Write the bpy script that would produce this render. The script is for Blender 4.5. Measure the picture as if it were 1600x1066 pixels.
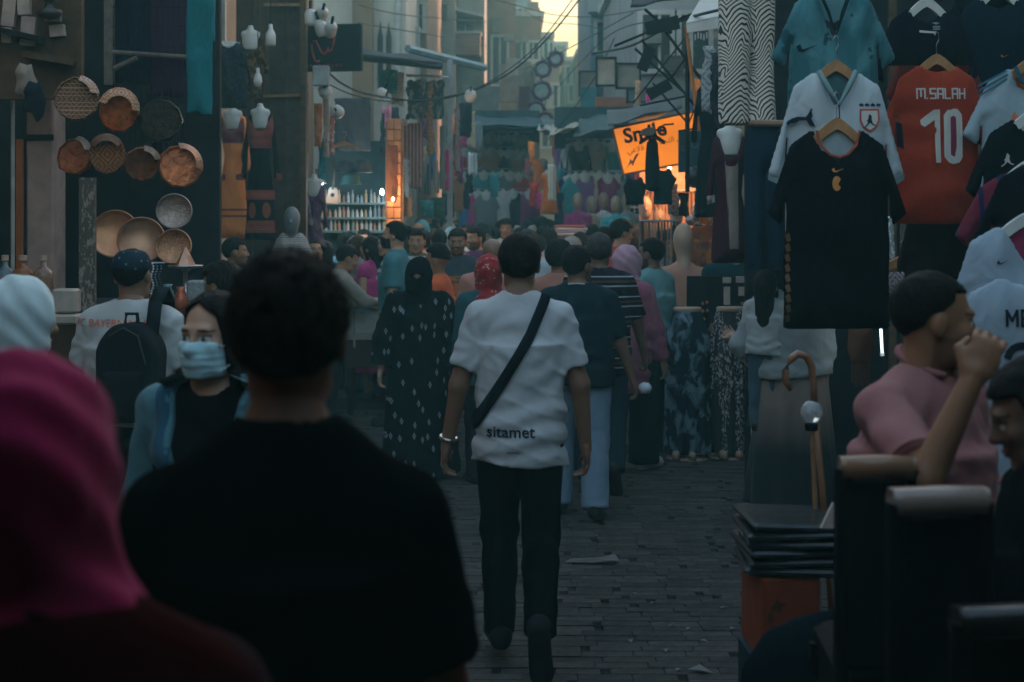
import bpy, math, random
import numpy as np
from mathutils import Matrix, Vector
from mathutils.bvhtree import BVHTree

sc = bpy.context.scene
for _o in list(bpy.data.objects):
    bpy.data.objects.remove(_o)
C = sc.collection
R = math.radians
F = 2222.0            # focal length in photograph pixels (50 mm on 36 mm, 1600 px wide)
EYE = 1.86            # camera height
HOR = 335.0           # row of the horizon in the photograph

# ------------------------------------------------------------------ camera
cam_d = bpy.data.cameras.new('camera')
cam = bpy.data.objects.new('camera', cam_d)
C.objects.link(cam)
cam.location = (0, 0, EYE)
cam.rotation_euler = (R(90), 0, 0)
cam_d.lens = 50
cam_d.sensor_width = 36
cam_d.shift_y = -(533 - HOR) / 1600
cam_d.clip_start = 0.05
cam_d.clip_end = 1000
cam_d.dof.use_dof = True
cam_d.dof.focus_distance = 7.5
cam_d.dof.aperture_fstop = 3.4
sc.camera = cam

# ------------------------------------------------------------------ sky, sun, exposure
SUN_EL, SUN_AZ = 1.5, 36.0       # low evening sun ahead, to the right of the street, behind the houses
w = bpy.data.worlds.new('World')
sc.world = w
w.use_nodes = True
wn = w.node_tree
sky = wn.nodes.new('ShaderNodeTexSky')
sky.sky_type = 'NISHITA'
sky.sun_disc = False
sky.sun_elevation = R(SUN_EL)
sky.sun_rotation = R(SUN_AZ)
sky.air_density = 1.0
sky.dust_density = 10.0
sky.ozone_density = 1.0
wn.links.new(sky.outputs[0], wn.nodes['Background'].inputs[0])
wn.nodes['Background'].inputs[1].default_value = 0.15
sun_d = bpy.data.lights.new('sun', 'SUN')
sun_d.energy = 0.5
sun_d.angle = R(12)
sun_d.color = (1.0, 0.58, 0.42)
sun = bpy.data.objects.new('sun', sun_d)
C.objects.link(sun)
_az, _el = R(SUN_AZ), R(SUN_EL)
_dir = Vector((math.sin(_az) * math.cos(_el), math.cos(_az) * math.cos(_el), math.sin(_el)))
sun.rotation_euler = (-_dir).to_track_quat('-Z', 'Y').to_euler()
sun.location = (10, 20, 30)
sc.view_settings.view_transform = 'Standard'
sc.view_settings.look = 'None'
sc.view_settings.gamma = 1
sc.view_settings.exposure = 4.45
sc.view_settings.use_curve_mapping = False
sc.cycles.use_denoising = True
sc.cycles.max_bounces = 6
sc.cycles.volume_bounces = 1
sc.cycles.sample_clamp_indirect = 4.0

# ------------------------------------------------------------------ small maths
def at(px, py, d):
    """point on the line of sight through a photograph pixel, d metres up the street"""
    return Vector(((px - 800) * d / F, d, EYE - (py - HOR) * d / F))
def A(*v):
    return np.array(v, dtype=np.float32)
rng = random.Random(7)

# ------------------------------------------------------------------ materials
MATS = {}
def _nodes(name):
    m = bpy.data.materials.new(name)
    m.use_nodes = True
    nt = m.node_tree
    b = nt.nodes['Principled BSDF']
    return m, nt, b
def _math(nt, op, a, b=None, clamp=False):
    n = nt.nodes.new('ShaderNodeMath'); n.operation = op; n.use_clamp = clamp
    for i, v in enumerate((a, b)):
        if v is None: continue
        if hasattr(v, 'links'): nt.links.new(v, n.inputs[i])
        else: n.inputs[i].default_value = v
    return n.outputs[0]
def _mix(nt, fac, c1, c2, mode='MIX'):
    n = nt.nodes.new('ShaderNodeMix'); n.data_type = 'RGBA'; n.blend_type = mode
    for i, v in ((0, fac), (6, c1), (7, c2)):
        if hasattr(v, 'links'): nt.links.new(v, n.inputs[i])
        elif i == 0: n.inputs[0].default_value = v
        else: n.inputs[i].default_value = (*v[:3], 1)
    return n.outputs[2]
def _noise(nt, co, scale, detail=3, rough=.5, dist=0):
    n = nt.nodes.new('ShaderNodeTexNoise')
    n.inputs['Scale'].default_value = scale; n.inputs['Detail'].default_value = detail
    n.inputs['Roughness'].default_value = rough; n.inputs['Distortion'].default_value = dist
    if co is not None: nt.links.new(co, n.inputs['Vector'])
    return n.outputs['Fac']
def _map(nt, co, scale):
    n = nt.nodes.new('ShaderNodeMapping'); nt.links.new(co, n.inputs[0])
    n.inputs['Scale'].default_value = scale
    return n.outputs[0]
def _bump(nt, b, h, strength, dist=.01):
    n = nt.nodes.new('ShaderNodeBump'); n.inputs['Strength'].default_value = strength
    n.inputs['Distance'].default_value = dist
    nt.links.new(h, n.inputs['Height']); nt.links.new(n.outputs[0], b.inputs['Normal'])
def _obj(nt):
    return nt.nodes.new('ShaderNodeTexCoord').outputs['Object']
def _sep(nt, co):
    n = nt.nodes.new('ShaderNodeSeparateXYZ'); nt.links.new(co, n.inputs[0])
    return n.outputs

def plain(color, rough=.7, metal=0.0, var=.25, scale=9.0, bump=.15, spec=.35, coat=0.0, name='painted'):
    """painted, wooden, plaster or metal surface with uneven tone"""
    key = ('p', tuple(round(c, 3) for c in color), rough, metal, var, scale, bump, coat)
    if key in MATS: return MATS[key]
    m, nt, b = _nodes(name)
    co = _obj(nt)
    n1 = _noise(nt, co, scale, 5, .62)
    n2 = _noise(nt, co, scale * .17, 3)
    f = _math(nt, 'ADD', _math(nt, 'MULTIPLY', n1, .6), _math(nt, 'MULTIPLY', n2, .4))
    lo = [c * (1 - var * 1.6) for c in color]; hi = [min(1, c * (1 + var)) for c in color]
    n = nt.nodes.new('ShaderNodeMapRange'); nt.links.new(f, n.inputs[0])
    n.inputs[1].default_value = .32; n.inputs[2].default_value = .68
    nt.links.new(_mix(nt, n.outputs[0], lo, hi), b.inputs['Base Color'])
    r = nt.nodes.new('ShaderNodeMapRange'); nt.links.new(n1, r.inputs[0])
    r.inputs[3].default_value = max(.02, rough - .12); r.inputs[4].default_value = min(1, rough + .12)
    nt.links.new(r.outputs[0], b.inputs['Roughness'])
    b.inputs['Metallic'].default_value = metal
    b.inputs['Specular IOR Level'].default_value = spec if (rough < .5 or metal > 0) else spec * min(1.0, max(max(color), .02) / .15)
    b.inputs['Coat Weight'].default_value = coat
    if bump: _bump(nt, b, n1, bump, .01)
    MATS[key] = m
    return m

def cloth(color, pat=None, c2=None, c3=None, s=1.0, rough=.9, wr=.5):
    """woven cloth: weave relief, soft wrinkles, and an optional printed or woven pattern"""
    key = ('c', tuple(round(c, 3) for c in color), pat, c2, c3, s, rough, wr)
    if key in MATS: return MATS[key]
    m, nt, b = _nodes('cloth')
    co = _obj(nt)
    base = None
    if pat == 'stripes':          # horizontal woven stripes, uneven widths
        z = _sep(nt, co)[2]
        ramp = nt.nodes.new('ShaderNodeValToRGB'); ramp.color_ramp.interpolation = 'CONSTANT'
        nt.links.new(_math(nt, 'FRACT', _math(nt, 'MULTIPLY', z, s)), ramp.inputs[0])
        c3_ = c3 or color
        seq = [(0, color), (.34, c2), (.42, color), (.56, c3_), (.66, color), (.82, c2), (.88, color)]
        el = ramp.color_ramp.elements
        while len(el) < len(seq): el.new(.5)
        for e, (p_, c_) in zip(el, seq): e.position = p_; e.color = (*c_[:3], 1)
        base = ramp.outputs[0]
    elif pat == 'bands':          # even two tone bands
        z = _sep(nt, co)[2]
        base = _mix(nt, _math(nt, 'GREATER_THAN', _math(nt, 'FRACT', _math(nt, 'MULTIPLY', z, s)), .5), color, c2)
    elif pat == 'vbands':
        x = _sep(nt, co)[0]
        ramp = nt.nodes.new('ShaderNodeValToRGB'); ramp.color_ramp.interpolation = 'CONSTANT'
        nt.links.new(_math(nt, 'FRACT', _math(nt, 'MULTIPLY', x, s)), ramp.inputs[0])
        seq = [(0, color), (.3, c2), (.45, color), (.6, c3 or c2), (.8, color), (.9, c2)]
        el = ramp.color_ramp.elements
        while len(el) < len(seq): el.new(.5)
        for e, (p_, c_) in zip(el, seq): e.position = p_; e.color = (*c_[:3], 1)
        base = ramp.outputs[0]
    elif pat == 'diamonds':       # scattered upright lozenges
        v = nt.nodes.new('ShaderNodeTexVoronoi'); v.distance = 'MANHATTAN'; v.voronoi_dimensions = '2D'
        x, y, z = _sep(nt, co); cb_ = nt.nodes.new('ShaderNodeCombineXYZ')
        nt.links.new(_math(nt, 'MULTIPLY', _math(nt, 'ADD', x, _math(nt, 'MULTIPLY', y, .4)), 12 * s), cb_.inputs[0]); nt.links.new(_math(nt, 'MULTIPLY', z, 5.6 * s), cb_.inputs[1])
        nt.links.new(cb_.outputs[0], v.inputs['Vector'])
        v.inputs['Scale'].default_value = 1.0; v.inputs['Randomness'].default_value = 1.0
        keep = _math(nt, 'GREATER_THAN', _sep(nt, v.outputs['Color'])[0], .25)
        f = _math(nt, 'MULTIPLY', _math(nt, 'LESS_THAN', v.outputs['Distance'], .2), keep)
        f = _math(nt, 'MULTIPLY', f, _math(nt, 'GREATER_THAN', v.outputs['Distance'], .05))
        base = _mix(nt, f, color, c2)
    elif pat == 'zebra':
        x, y, z = _sep(nt, co)
        nn = _noise(nt, _map(nt, co, (5 * s, 3 * s, 3 * s)), 1.4, 2)
        fan = _math(nt, 'PINGPONG', _math(nt, 'ADD', _math(nt, 'MULTIPLY', x, 9 * s), _math(nt, 'MULTIPLY', nn, 1.2)), 1)
        seg = _math(nt, 'PINGPONG', _math(nt, 'ADD', _math(nt, 'MULTIPLY', z, 3.1 * s), _math(nt, 'MULTIPLY', nn, .8)), 1)
        q = _math(nt, 'ADD', _math(nt, 'ADD', _math(nt, 'MULTIPLY', z, 3.4 * s), _math(nt, 'MULTIPLY', _math(nt, 'POWER', fan, 1.6), .28)), _math(nt, 'MULTIPLY', seg, _math(nt, 'MULTIPLY', fan, .35)))
        q = _math(nt, 'ADD', q, _math(nt, 'MULTIPLY', nn, .35))
        f = _math(nt, 'GREATER_THAN', _math(nt, 'FRACT', _math(nt, 'MULTIPLY', q, 8)), .6)
        base = _mix(nt, f, color, c2)
    elif pat == 'mottle':         # tie dye, camouflage, printed foliage
        n1 = _noise(nt, _map(nt, co, (1, 1, .7)), 7 * s, 4, .55, .6)
        mr = nt.nodes.new('ShaderNodeMapRange'); nt.links.new(n1, mr.inputs[0])
        mr.inputs[1].default_value = .5; mr.inputs[2].default_value = .6
        base = _mix(nt, mr.outputs[0], color, c2)
        if c3:
            n2 = _noise(nt, co, 13 * s, 3, .5, .3)
            base = _mix(nt, _math(nt, 'GREATER_THAN', n2, .6), base, c3)
    elif pat == 'speckle':
        n1 = _noise(nt, _map(nt, co, (1, 1, .5)), 55 * s, 3, .7)
        n2 = _noise(nt, _map(nt, co, (1, 1, .12)), 9, 2)
        f = _math(nt, 'MULTIPLY', _math(nt, 'GREATER_THAN', n1, .54), _math(nt, 'GREATER_THAN', n2, .45))
        base = _mix(nt, f, color, c2)
    elif pat == 'dots':
        v = nt.nodes.new('ShaderNodeTexVoronoi')
        nt.links.new(_map(nt, co, (s, s, s)), v.inputs['Vector']); v.inputs['Scale'].default_value = 38
        base = _mix(nt, _math(nt, 'LESS_THAN', v.outputs['Distance'], .22), color, c2)
    elif pat == 'carpet':         # woven rug: mirrored lattice
        x, y, z = _sep(nt, co)
        a = _math(nt, 'PINGPONG', _math(nt, 'MULTIPLY', x, 6 * s), 1)
        c = _math(nt, 'PINGPONG', _math(nt, 'MULTIPLY', z, 5 * s), 1)
        f = _math(nt, 'FRACT', _math(nt, 'MULTIPLY', _math(nt, 'ADD', a, c), 2.2))
        base = _mix(nt, _math(nt, 'GREATER_THAN', f, .5), color, c2)
        base = _mix(nt, _math(nt, 'GREATER_THAN', _math(nt, 'FRACT', _math(nt, 'MULTIPLY', c, 3)), .8), base, c3 or c2)
    elif pat == 'fade':           # dip dyed, pale above, dark below
        mr = nt.nodes.new('ShaderNodeMapRange'); nt.links.new(_sep(nt, co)[2], mr.inputs[0])
        mr.inputs[1].default_value = .42; mr.inputs[2].default_value = .72
        base = _mix(nt, mr.outputs[0], c2, color)
    n1 = _noise(nt, co, 14, 4, .6)
    mr = nt.nodes.new('ShaderNodeMapRange'); nt.links.new(n1, mr.inputs[0])
    mr.inputs[3].default_value = .9; mr.inputs[4].default_value = 1.08
    g = nt.nodes.new('ShaderNodeCombineXYZ')
    for i in range(3): nt.links.new(mr.outputs[0], g.inputs[i])
    nt.links.new(_mix(nt, 1.0, base if base is not None else color, g.outputs[0], 'MULTIPLY'), b.inputs['Base Color'])
    b.inputs['Roughness'].default_value = rough
    b.inputs['Specular IOR Level'].default_value = .15 * min(1.0, max(max(color), .004) / .12)
    b.inputs['Sheen Weight'].default_value = .06 if max(color) > .1 else 0.0
    fold = _noise(nt, _map(nt, co, (4.2, 4.2, 3.0)), 1.3, 3, .45, .7)
    weave = _noise(nt, co, 260, 2)
    h = _math(nt, 'ADD', _math(nt, 'MULTIPLY', fold, 1.0), _math(nt, 'MULTIPLY', weave, .03))
    _bump(nt, b, h, wr, .05)
    MATS[key] = m
    return m

def skin_mat(color):
    key = ('s', tuple(round(c, 3) for c in color))
    if key in MATS: return MATS[key]
    m, nt, b = _nodes('skin')
    co = _obj(nt)
    at_ = nt.nodes.new('ShaderNodeAttribute'); at_.attribute_name = 'Col'
    n1 = _noise(nt, co, 22, 4, .6)
    c = _mix(nt, n1, [x * .8 for x in color], [min(1, x * 1.15) for x in color])
    nt.links.new(_mix(nt, at_.outputs['Alpha'], c, at_.outputs['Color']), b.inputs['Base Color'])
    b.inputs['Roughness'].default_value = .55
    b.inputs['Specular IOR Level'].default_value = .35
    _bump(nt, b, _noise(nt, co, 160, 3), .12, .004)
    MATS[key] = m
    return m

def glow(color, strength):
    key = ('e', tuple(color), strength)
    if key in MATS: return MATS[key]
    m, nt, b = _nodes('lit')
    b.inputs['Base Color'].default_value = (*color, 1)
    b.inputs['Emission Color'].default_value = (*color, 1)
    b.inputs['Emission Strength'].default_value = strength
    MATS[key] = m
    return m

def glass(color, rough=.08):
    key = ('g', tuple(color), rough)
    if key in MATS: return MATS[key]
    m, nt, b = _nodes('glass')
    b.inputs['Base Color'].default_value = (*color, 1)
    b.inputs['Roughness'].default_value = rough
    b.inputs['Transmission Weight'].default_value = .75
    b.inputs['IOR'].default_value = 1.4
    MATS[key] = m
    return m

HAIR = plain((.012, .010, .009), .6, var=.3, scale=70, bump=.6, name='hair')
GREYHAIR = plain((.05, .048, .045), .7, var=.5, scale=70, bump=.6, name='hair')
BROWNHAIR = plain((.05, .025, .012), .6, var=.3, scale=70, bump=.6, name='hair')

# ------------------------------------------------------------------ objects
def tag(o, label=None, cat=None, group=None, kind=None):
    if label: o['label'] = label
    if cat: o['category'] = cat
    if group: o['group'] = group
    if kind: o['kind'] = kind
    return o
def link(o, parent=None):
    C.objects.link(o)
    if parent is not None: o.parent = parent
    return o
def empty(name, loc=(0, 0, 0), rz=0.0, label=None, cat=None, group=None):
    o = bpy.data.objects.new(name, None)
    o.empty_display_size = .1
    o.location = loc
    o.rotation_euler = (0, 0, rz)
    link(o)
    return tag(o, label, cat, group)
def mesh_of(name, V, Fs, smooth=False, col=None):
    me = bpy.data.meshes.new(name)
    if isinstance(Fs, np.ndarray):
        n = len(V); q = len(Fs)
        me.vertices.add(n); me.vertices.foreach_set('co', np.asarray(V, np.float32).ravel())
        me.loops.add(q * 4); me.loops.foreach_set('vertex_index', Fs.astype(np.int32).ravel())
        me.polygons.add(q)
        me.polygons.foreach_set('loop_start', np.arange(0, q * 4, 4, dtype=np.int32))
        me.polygons.foreach_set('loop_total', np.full(q, 4, dtype=np.int32))
        me.update(calc_edges=True)
    else:
        me.from_pydata([tuple(v) for v in V], [], Fs)
        me.update()
    if smooth:
        me.polygons.foreach_set('use_smooth', np.ones(len(me.polygons), dtype=bool))
    if col is not None:
        a = me.color_attributes.new('Col', 'FLOAT_COLOR', 'POINT')
        a.data.foreach_set('color', np.asarray(col, np.float32).ravel())
    return me
def ob(name, me, mat, parent=None, loc=None, rot=None, label=None, cat=None, group=None, kind=None, scale=None):
    """one mesh object; the material sits on the object so that copies may share mesh data"""
    o = bpy.data.objects.new(name, me)
    link(o, parent)
    if not me.materials: me.materials.append(None)
    o.material_slots[0].link = 'OBJECT'
    o.material_slots[0].material = mat
    if loc is not None: o.location = loc
    if rot is not None: o.rotation_euler = rot
    if scale is not None: o.scale = scale
    return tag(o, label, cat, group, kind)

class MB:
    """collects boxes, tubes, lathes and slabs into one mesh"""
    def __init__(s): s.V = []; s.Fs = []
    def add(s, V, Fs):
        o = len(s.V); s.V += [tuple(v) for v in V]; s.Fs += [[i + o for i in f] for f in Fs]; return s
    def box(s, c, size, rz=0.0, rx=0.0, ry=0.0, bev=0.0):
        hx, hy, hz = size[0] / 2, size[1] / 2, size[2] / 2
        M = Matrix.Rotation(rz, 3, 'Z') @ Matrix.Rotation(ry, 3, 'Y') @ Matrix.Rotation(rx, 3, 'X')
        c = Vector(c)
        if bev <= 0:
            V = [c + M @ Vector((x, y, z)) for x in (-hx, hx) for y in (-hy, hy) for z in (-hz, hz)]
            return s.add(V, [[0, 1, 3, 2], [4, 6, 7, 5], [0, 4, 5, 1], [2, 3, 7, 6], [0, 2, 6, 4], [1, 5, 7, 3]])
        b = min(bev, hx * .9, hy * .9, hz * .9)
        ring = [(-hx + b, -hy), (hx - b, -hy), (hx, -hy + b), (hx, hy - b), (hx - b, hy), (-hx + b, hy), (-hx, hy - b), (-hx, -hy + b)]
        V = []
        for z, k in ((-hz, 1 - b / min(hx, hy)), (-hz + b, 1), (hz - b, 1), (hz, 1 - b / min(hx, hy))):
            for x, y in ring:
                if k != 1:
                    x = math.copysign(max(abs(x) - b, 0), x); y = math.copysign(max(abs(y) - b, 0), y)
                V.append(c + M @ Vector((x, y, z)))
        Fs = [[0, 7, 6, 5, 4, 3, 2, 1], list(range(24, 32))]
        for r in range(3):
            for i in range(8):
                j = (i + 1) % 8
                Fs.append([r * 8 + i, r * 8 + j, r * 8 + 8 + j, r * 8 + 8 + i])
        return s.add(V, Fs)
    def tube(s, pts, r, n=8, cap=True):
        pts = [Vector(p) for p in pts]
        rs = r if isinstance(r, (list, tuple)) else [r] * len(pts)
        V = []; Fs = []
        up = Vector((0, 0, 1))
        for i, p in enumerate(pts):
            t = (pts[min(i + 1, len(pts) - 1)] - pts[max(i - 1, 0)])
            t = t.normalized() if t.length > 1e-9 else Vector((0, 0, 1))
            u = t.cross(up if abs(t.z) < .95 else Vector((1, 0, 0))).normalized(); v = t.cross(u)
            for k in range(n):
                a = 2 * math.pi * k / n
                V.append(p + (u * math.cos(a) + v * math.sin(a)) * rs[i])
        for i in range(len(pts) - 1):
            for k in range(n):
                k2 = (k + 1) % n
                Fs.append([i * n + k, i * n + k2, (i + 1) * n + k2, (i + 1) * n + k])
        if cap:
            Fs.append(list(range(n))[::-1]); Fs.append([(len(pts) - 1) * n + k for k in range(n)])
        return s.add(V, Fs)
    def lathe(s, prof, c=(0, 0, 0), n=24, axis='Z', sx=1.0, sy=1.0, jit=0.0, seed=0):
        rr = random.Random(seed)
        V = []; Fs = []; c = Vector(c)
        for (r, h) in prof:
            for k in range(n):
                a = 2 * math.pi * k / n
                q = r * (1 + (rr.uniform(-jit, jit) if jit else 0))
                x, y = q * math.cos(a) * sx, q * math.sin(a) * sy
                hh = h + (rr.uniform(-jit, jit) * .1 if jit else 0)
                V.append(c + (Vector((x, y, hh)) if axis == 'Z' else Vector((x, hh, y)) if axis == 'Y' else Vector((hh, x, y))))
        for i in range(len(prof) - 1):
            for k in range(n):
                k2 = (k + 1) % n
                Fs.append([i * n + k, i * n + k2, (i + 1) * n + k2, (i + 1) * n + k])
        Fs.append(list(range(n))[::-1]); Fs.append([(len(prof) - 1) * n + k for k in range(n)])
        return s.add(V, Fs)
    def slab(s, poly, y0, y1):
        """outline in x,z extruded in y"""
        n = len(poly)
        V = [(x, y0, z) for x, z in poly] + [(x, y1, z) for x, z in poly]
        Fs = [list(range(n)), list(range(n, 2 * n))[::-1]] + [[i, i + n, (i + 1) % n + n, (i + 1) % n] for i in range(n)]
        return s.add(V, Fs)
    def mesh(s, name='mesh', smooth=False): return mesh_of(name, s.V, s.Fs, smooth)
    def ob(s, name, mat, parent=None, smooth=False, **k): return ob(name, s.mesh(name, smooth), mat, parent, **k)

# ------------------------------------------------------------------ distance fields and surface nets
def nrm(q): return np.sqrt(np.einsum('ij,ij->i', q, q))
def rc(P, a, b, r1, r2=None):
    r2 = r1 if r2 is None else r2
    a = np.asarray(a, np.float32); b = np.asarray(b, np.float32); ab = b - a
    t = np.clip(((P - a) @ ab) / max(float(ab @ ab), 1e-9), 0, 1)
    return nrm(P - a - t[:, None] * ab) - (r1 + (r2 - r1) * t)
def el(P, c, r, Mi=None):
    q = P - np.asarray(c, np.float32)
    if Mi is not None: q = q @ Mi
    r = np.asarray(r, np.float32)
    k0 = nrm(q / r); k1 = nrm(q / (r * r)) + 1e-6
    return k0 * (k0 - 1) / k1
def smin(a, b, k=.03):
    h = np.clip(.5 + .5 * (b - a) / k, 0, 1)
    return b + (a - b) * h - k * h * (1 - h)
def smax(a, b, k=.01): return -smin(-a, -b, k)
def union(k, *ds):
    d = ds[0]
    for e in ds[1:]: d = smin(d, e, k)
    return d
def folds(P, seed, f=1.0):
    r = np.random.RandomState(seed); o = 0
    for i in range(5):
        k = r.normal(size=3) * A(26, 26, 16) * f
        o = o + np.sin(P @ k.astype(np.float32) + r.uniform(0, 6.28) + 1.3 * np.sin(P @ (r.normal(size=3) * 9 * f).astype(np.float32)))
    return o / 5
def surf(f, lo, hi, h):
    B = 4
    lo = np.asarray(lo, np.float32) - 2 * h; hi = np.asarray(hi, np.float32) + 2 * h
    nb = np.maximum(np.ceil((hi - lo) / (h * B)).astype(int), 1)
    ax = [lo[i] + (np.arange(nb[i]) * B + B / 2) * h for i in range(3)]
    G = np.stack(np.meshgrid(*ax, indexing='ij'), -1).reshape(-1, 3).astype(np.float32)
    fc = f(G).reshape(nb)
    act = np.abs(fc) < h * B * 1.9
    n = nb * B
    up = lambda a: a.repeat(B, 0).repeat(B, 1).repeat(B, 2)
    m = up(act)
    for axn in range(3):
        s = np.zeros_like(m)
        sl = [slice(None)] * 3; sr = [slice(None)] * 3
        sl[axn] = slice(1, None); sr[axn] = slice(None, -1)
        s[tuple(sl)] = m[tuple(sr)]; m = m | s
    D = up(np.where(fc < 0, -1., 1.).astype(np.float32))
    I = np.argwhere(m)
    D[m] = f(lo + I.astype(np.float32) * np.float32(h))
    return nets(D, lo, h)
def nets(D, lo, h):
    S = D < 0
    cs = [(i, j, k) for i in (0, 1) for j in (0, 1) for k in (0, 1)]
    sh = tuple(x - 1 for x in D.shape)
    cnt = np.zeros(sh, np.int8)
    for i, j, k in cs:
        cnt += S[i:i + sh[0], j:j + sh[1], k:k + sh[2]]
    act = (cnt > 0) & (cnt < 8)
    I = np.argwhere(act)
    idx = np.full(sh, -1, np.int32); idx[act] = np.arange(len(I))
    val = {c: D[I[:, 0] + c[0], I[:, 1] + c[1], I[:, 2] + c[2]] for c in cs}
    pos = np.zeros((len(I), 3), np.float32); num = np.zeros(len(I), np.float32)
    for a in cs:
        for axn in range(3):
            if a[axn]: continue
            b = list(a); b[axn] = 1; b = tuple(b)
            va, vb = val[a], val[b]
            x = (va < 0) != (vb < 0)
            t = np.where(x, va / np.where(x, va - vb, 1), 0)
            p = np.tile(A(*a), (len(I), 1)); p[:, axn] += t
            pos += p * x[:, None]; num += x
    V = lo + (I + pos / np.maximum(num, 1)[:, None]) * h
    Q = []
    for axn in range(3):
        sl = [slice(None)] * 3; sr = [slice(None)] * 3
        sl[axn] = slice(None, -1); sr[axn] = slice(1, None)
        a = S[tuple(sl)]; b = S[tuple(sr)]
        E = np.argwhere(a != b)
        o1, o2 = [(1, 2), (2, 0), (0, 1)][axn]
        ok = (E[:, o1] > 0) & (E[:, o2] > 0) & (E[:, o1] < D.shape[o1] - 1) & (E[:, o2] < D.shape[o2] - 1)
        E = E[ok]
        def cell(d1, d2):
            e = E.copy(); e[:, o1] += d1; e[:, o2] += d2
            return idx[e[:, 0], e[:, 1], e[:, 2]]
        q = np.stack([cell(-1, -1), cell(0, -1), cell(0, 0), cell(-1, 0)], 1)
        fl = ~a[E[:, 0], E[:, 1], E[:, 2]]
        q[fl] = q[fl][:, ::-1]
        Q.append(q)
    Q = np.concatenate(Q)
    return V.astype(np.float32), Q[(Q >= 0).all(1)]
def cat(*parts):
    V = []; Q = []; n = 0
    for v, q in parts:
        V.append(v); Q.append(q + n); n += len(v)
    return np.concatenate(V), np.concatenate(Q)

def poly_sd(P2, poly):
    """signed distance to a closed outline in the plane"""
    poly = np.asarray(poly, np.float32); d = np.full(len(P2), 1e9, np.float32); ins = np.zeros(len(P2), bool)
    for i in range(len(poly)):
        a = poly[i]; b = poly[(i + 1) % len(poly)]; e = b - a
        w_ = P2 - a; t = np.clip((w_ @ e) / max(float(e @ e), 1e-9), 0, 1)
        q = w_ - t[:, None] * e; d = np.minimum(d, np.einsum('ij,ij->i', q, q))
        c = ((a[1] > P2[:, 1]) != (b[1] > P2[:, 1]))
        if abs(e[1]) > 1e-9: ins ^= c & (P2[:, 0] < e[0] * (P2[:, 1] - a[1]) / e[1] + a[0])
    d = np.sqrt(d)
    return np.where(ins, -d, d)
def puffed(poly, T=.04, h=.012, soft=.06, seed=0, amp=.012, bend=0.0):
    """a hanging or stuffed piece of cloth with the given outline: full in the middle, thin at the edge"""
    p = np.asarray(poly)
    def f(P):
        d2 = poly_sd(P[:, [0, 2]], poly)
        y0 = amp * folds(P * A(1, 0, 1), seed, .8) + bend * np.square(P[:, 0])
        th = T * (1 - np.exp(np.minimum(d2, 0) / soft)) + .004
        return smax(d2, (np.abs(P[:, 1] - y0) - th) * .8, .006)
    lo = (p[:, 0].min(), -T - amp - .05, p[:, 1].min()); hi = (p[:, 0].max(), T + amp + .05, p[:, 1].max())
    return surf(f, lo, hi, h)

# ------------------------------------------------------------------ lettering
def text_geo(s, size, font=None, align='CENTER', extrude=0.0, bold=0.0):
    cu = bpy.data.curves.new('t', 'FONT'); cu.body = s; cu.size = size; cu.align_x = align
    cu.extrude = extrude; cu.resolution_u = 3; cu.offset = bold
    o = bpy.data.objects.new('t', cu); C.objects.link(o)
    dg = bpy.context.evaluated_depsgraph_get()
    me = o.evaluated_get(dg).to_mesh()
    V = [(v.co.x, 0.0, v.co.y) for v in me.vertices]; Fs = [list(p.vertices) for p in me.polygons]
    o.evaluated_get(dg).to_mesh_clear()
    bpy.data.objects.remove(o); bpy.data.curves.remove(cu)
    return V, Fs
def onto(bvh, V, side=-1, off=.004, far=1.0, fallback=0.0):
    """lay flat lettering (x,z) onto a surface seen along +-y"""
    out = []
    for x, y, z in V:
        hit = bvh.ray_cast(Vector((x, side * far, z)), Vector((0, -side, 0)))
        yy = hit[0].y if hit[0] is not None else fallback
        out.append((x, yy + side * off, z))
    return out
def dense(V, Fs, n=1):
    """split long faces so that lettering bends with the cloth"""
    import bmesh
    bm = bmesh.new(); vs = [bm.verts.new(v) for v in V]
    for f in Fs:
        try: bm.faces.new([vs[i] for i in f])
        except ValueError: pass
    bmesh.ops.triangulate(bm, faces=bm.faces[:])
    for _ in range(n):
        bmesh.ops.subdivide_edges(bm, edges=bm.edges[:], cuts=1, use_grid_fill=True)
    bm.verts.index_update()
    V2 = [tuple(v.co) for v in bm.verts]; F2 = [[v.index for v in f.verts] for f in bm.faces]
    bm.free()
    return V2, F2
def print_on(bvh, parts, name, mat, parent, side=-1, off=.004, n=1):
    """printed marks (x,z outlines or text) laid on a garment; parts = list of (V, F)"""
    b = MB()
    for V, Fs in parts: b.add(V, Fs)
    V, Fs = dense(b.V, b.Fs, n)
    V = onto(bvh, V, side, off)
    return ob(name, mesh_of(name, V, Fs), mat, parent)
def shift(g, dx, dz, s=1.0, mx=False):
    V, Fs = g
    return [((-x if mx else x) * s + dx, y, z * s + dz) for x, y, z in V], Fs
def outline(pts): return [(x, 0, z) for x, z in pts], [list(range(len(pts)))]

# ================================================================== THE SETTING
ASPHALT = plain((.045, .043, .041), .9, var=.3, scale=6, bump=.4, name='worn_paving')
ground = MB().box((0, 12, -.06), (110, 98, .10)).ob('ground', ASPHALT, kind='structure')
tag(ground, 'dark worn ground of the market street')
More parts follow.
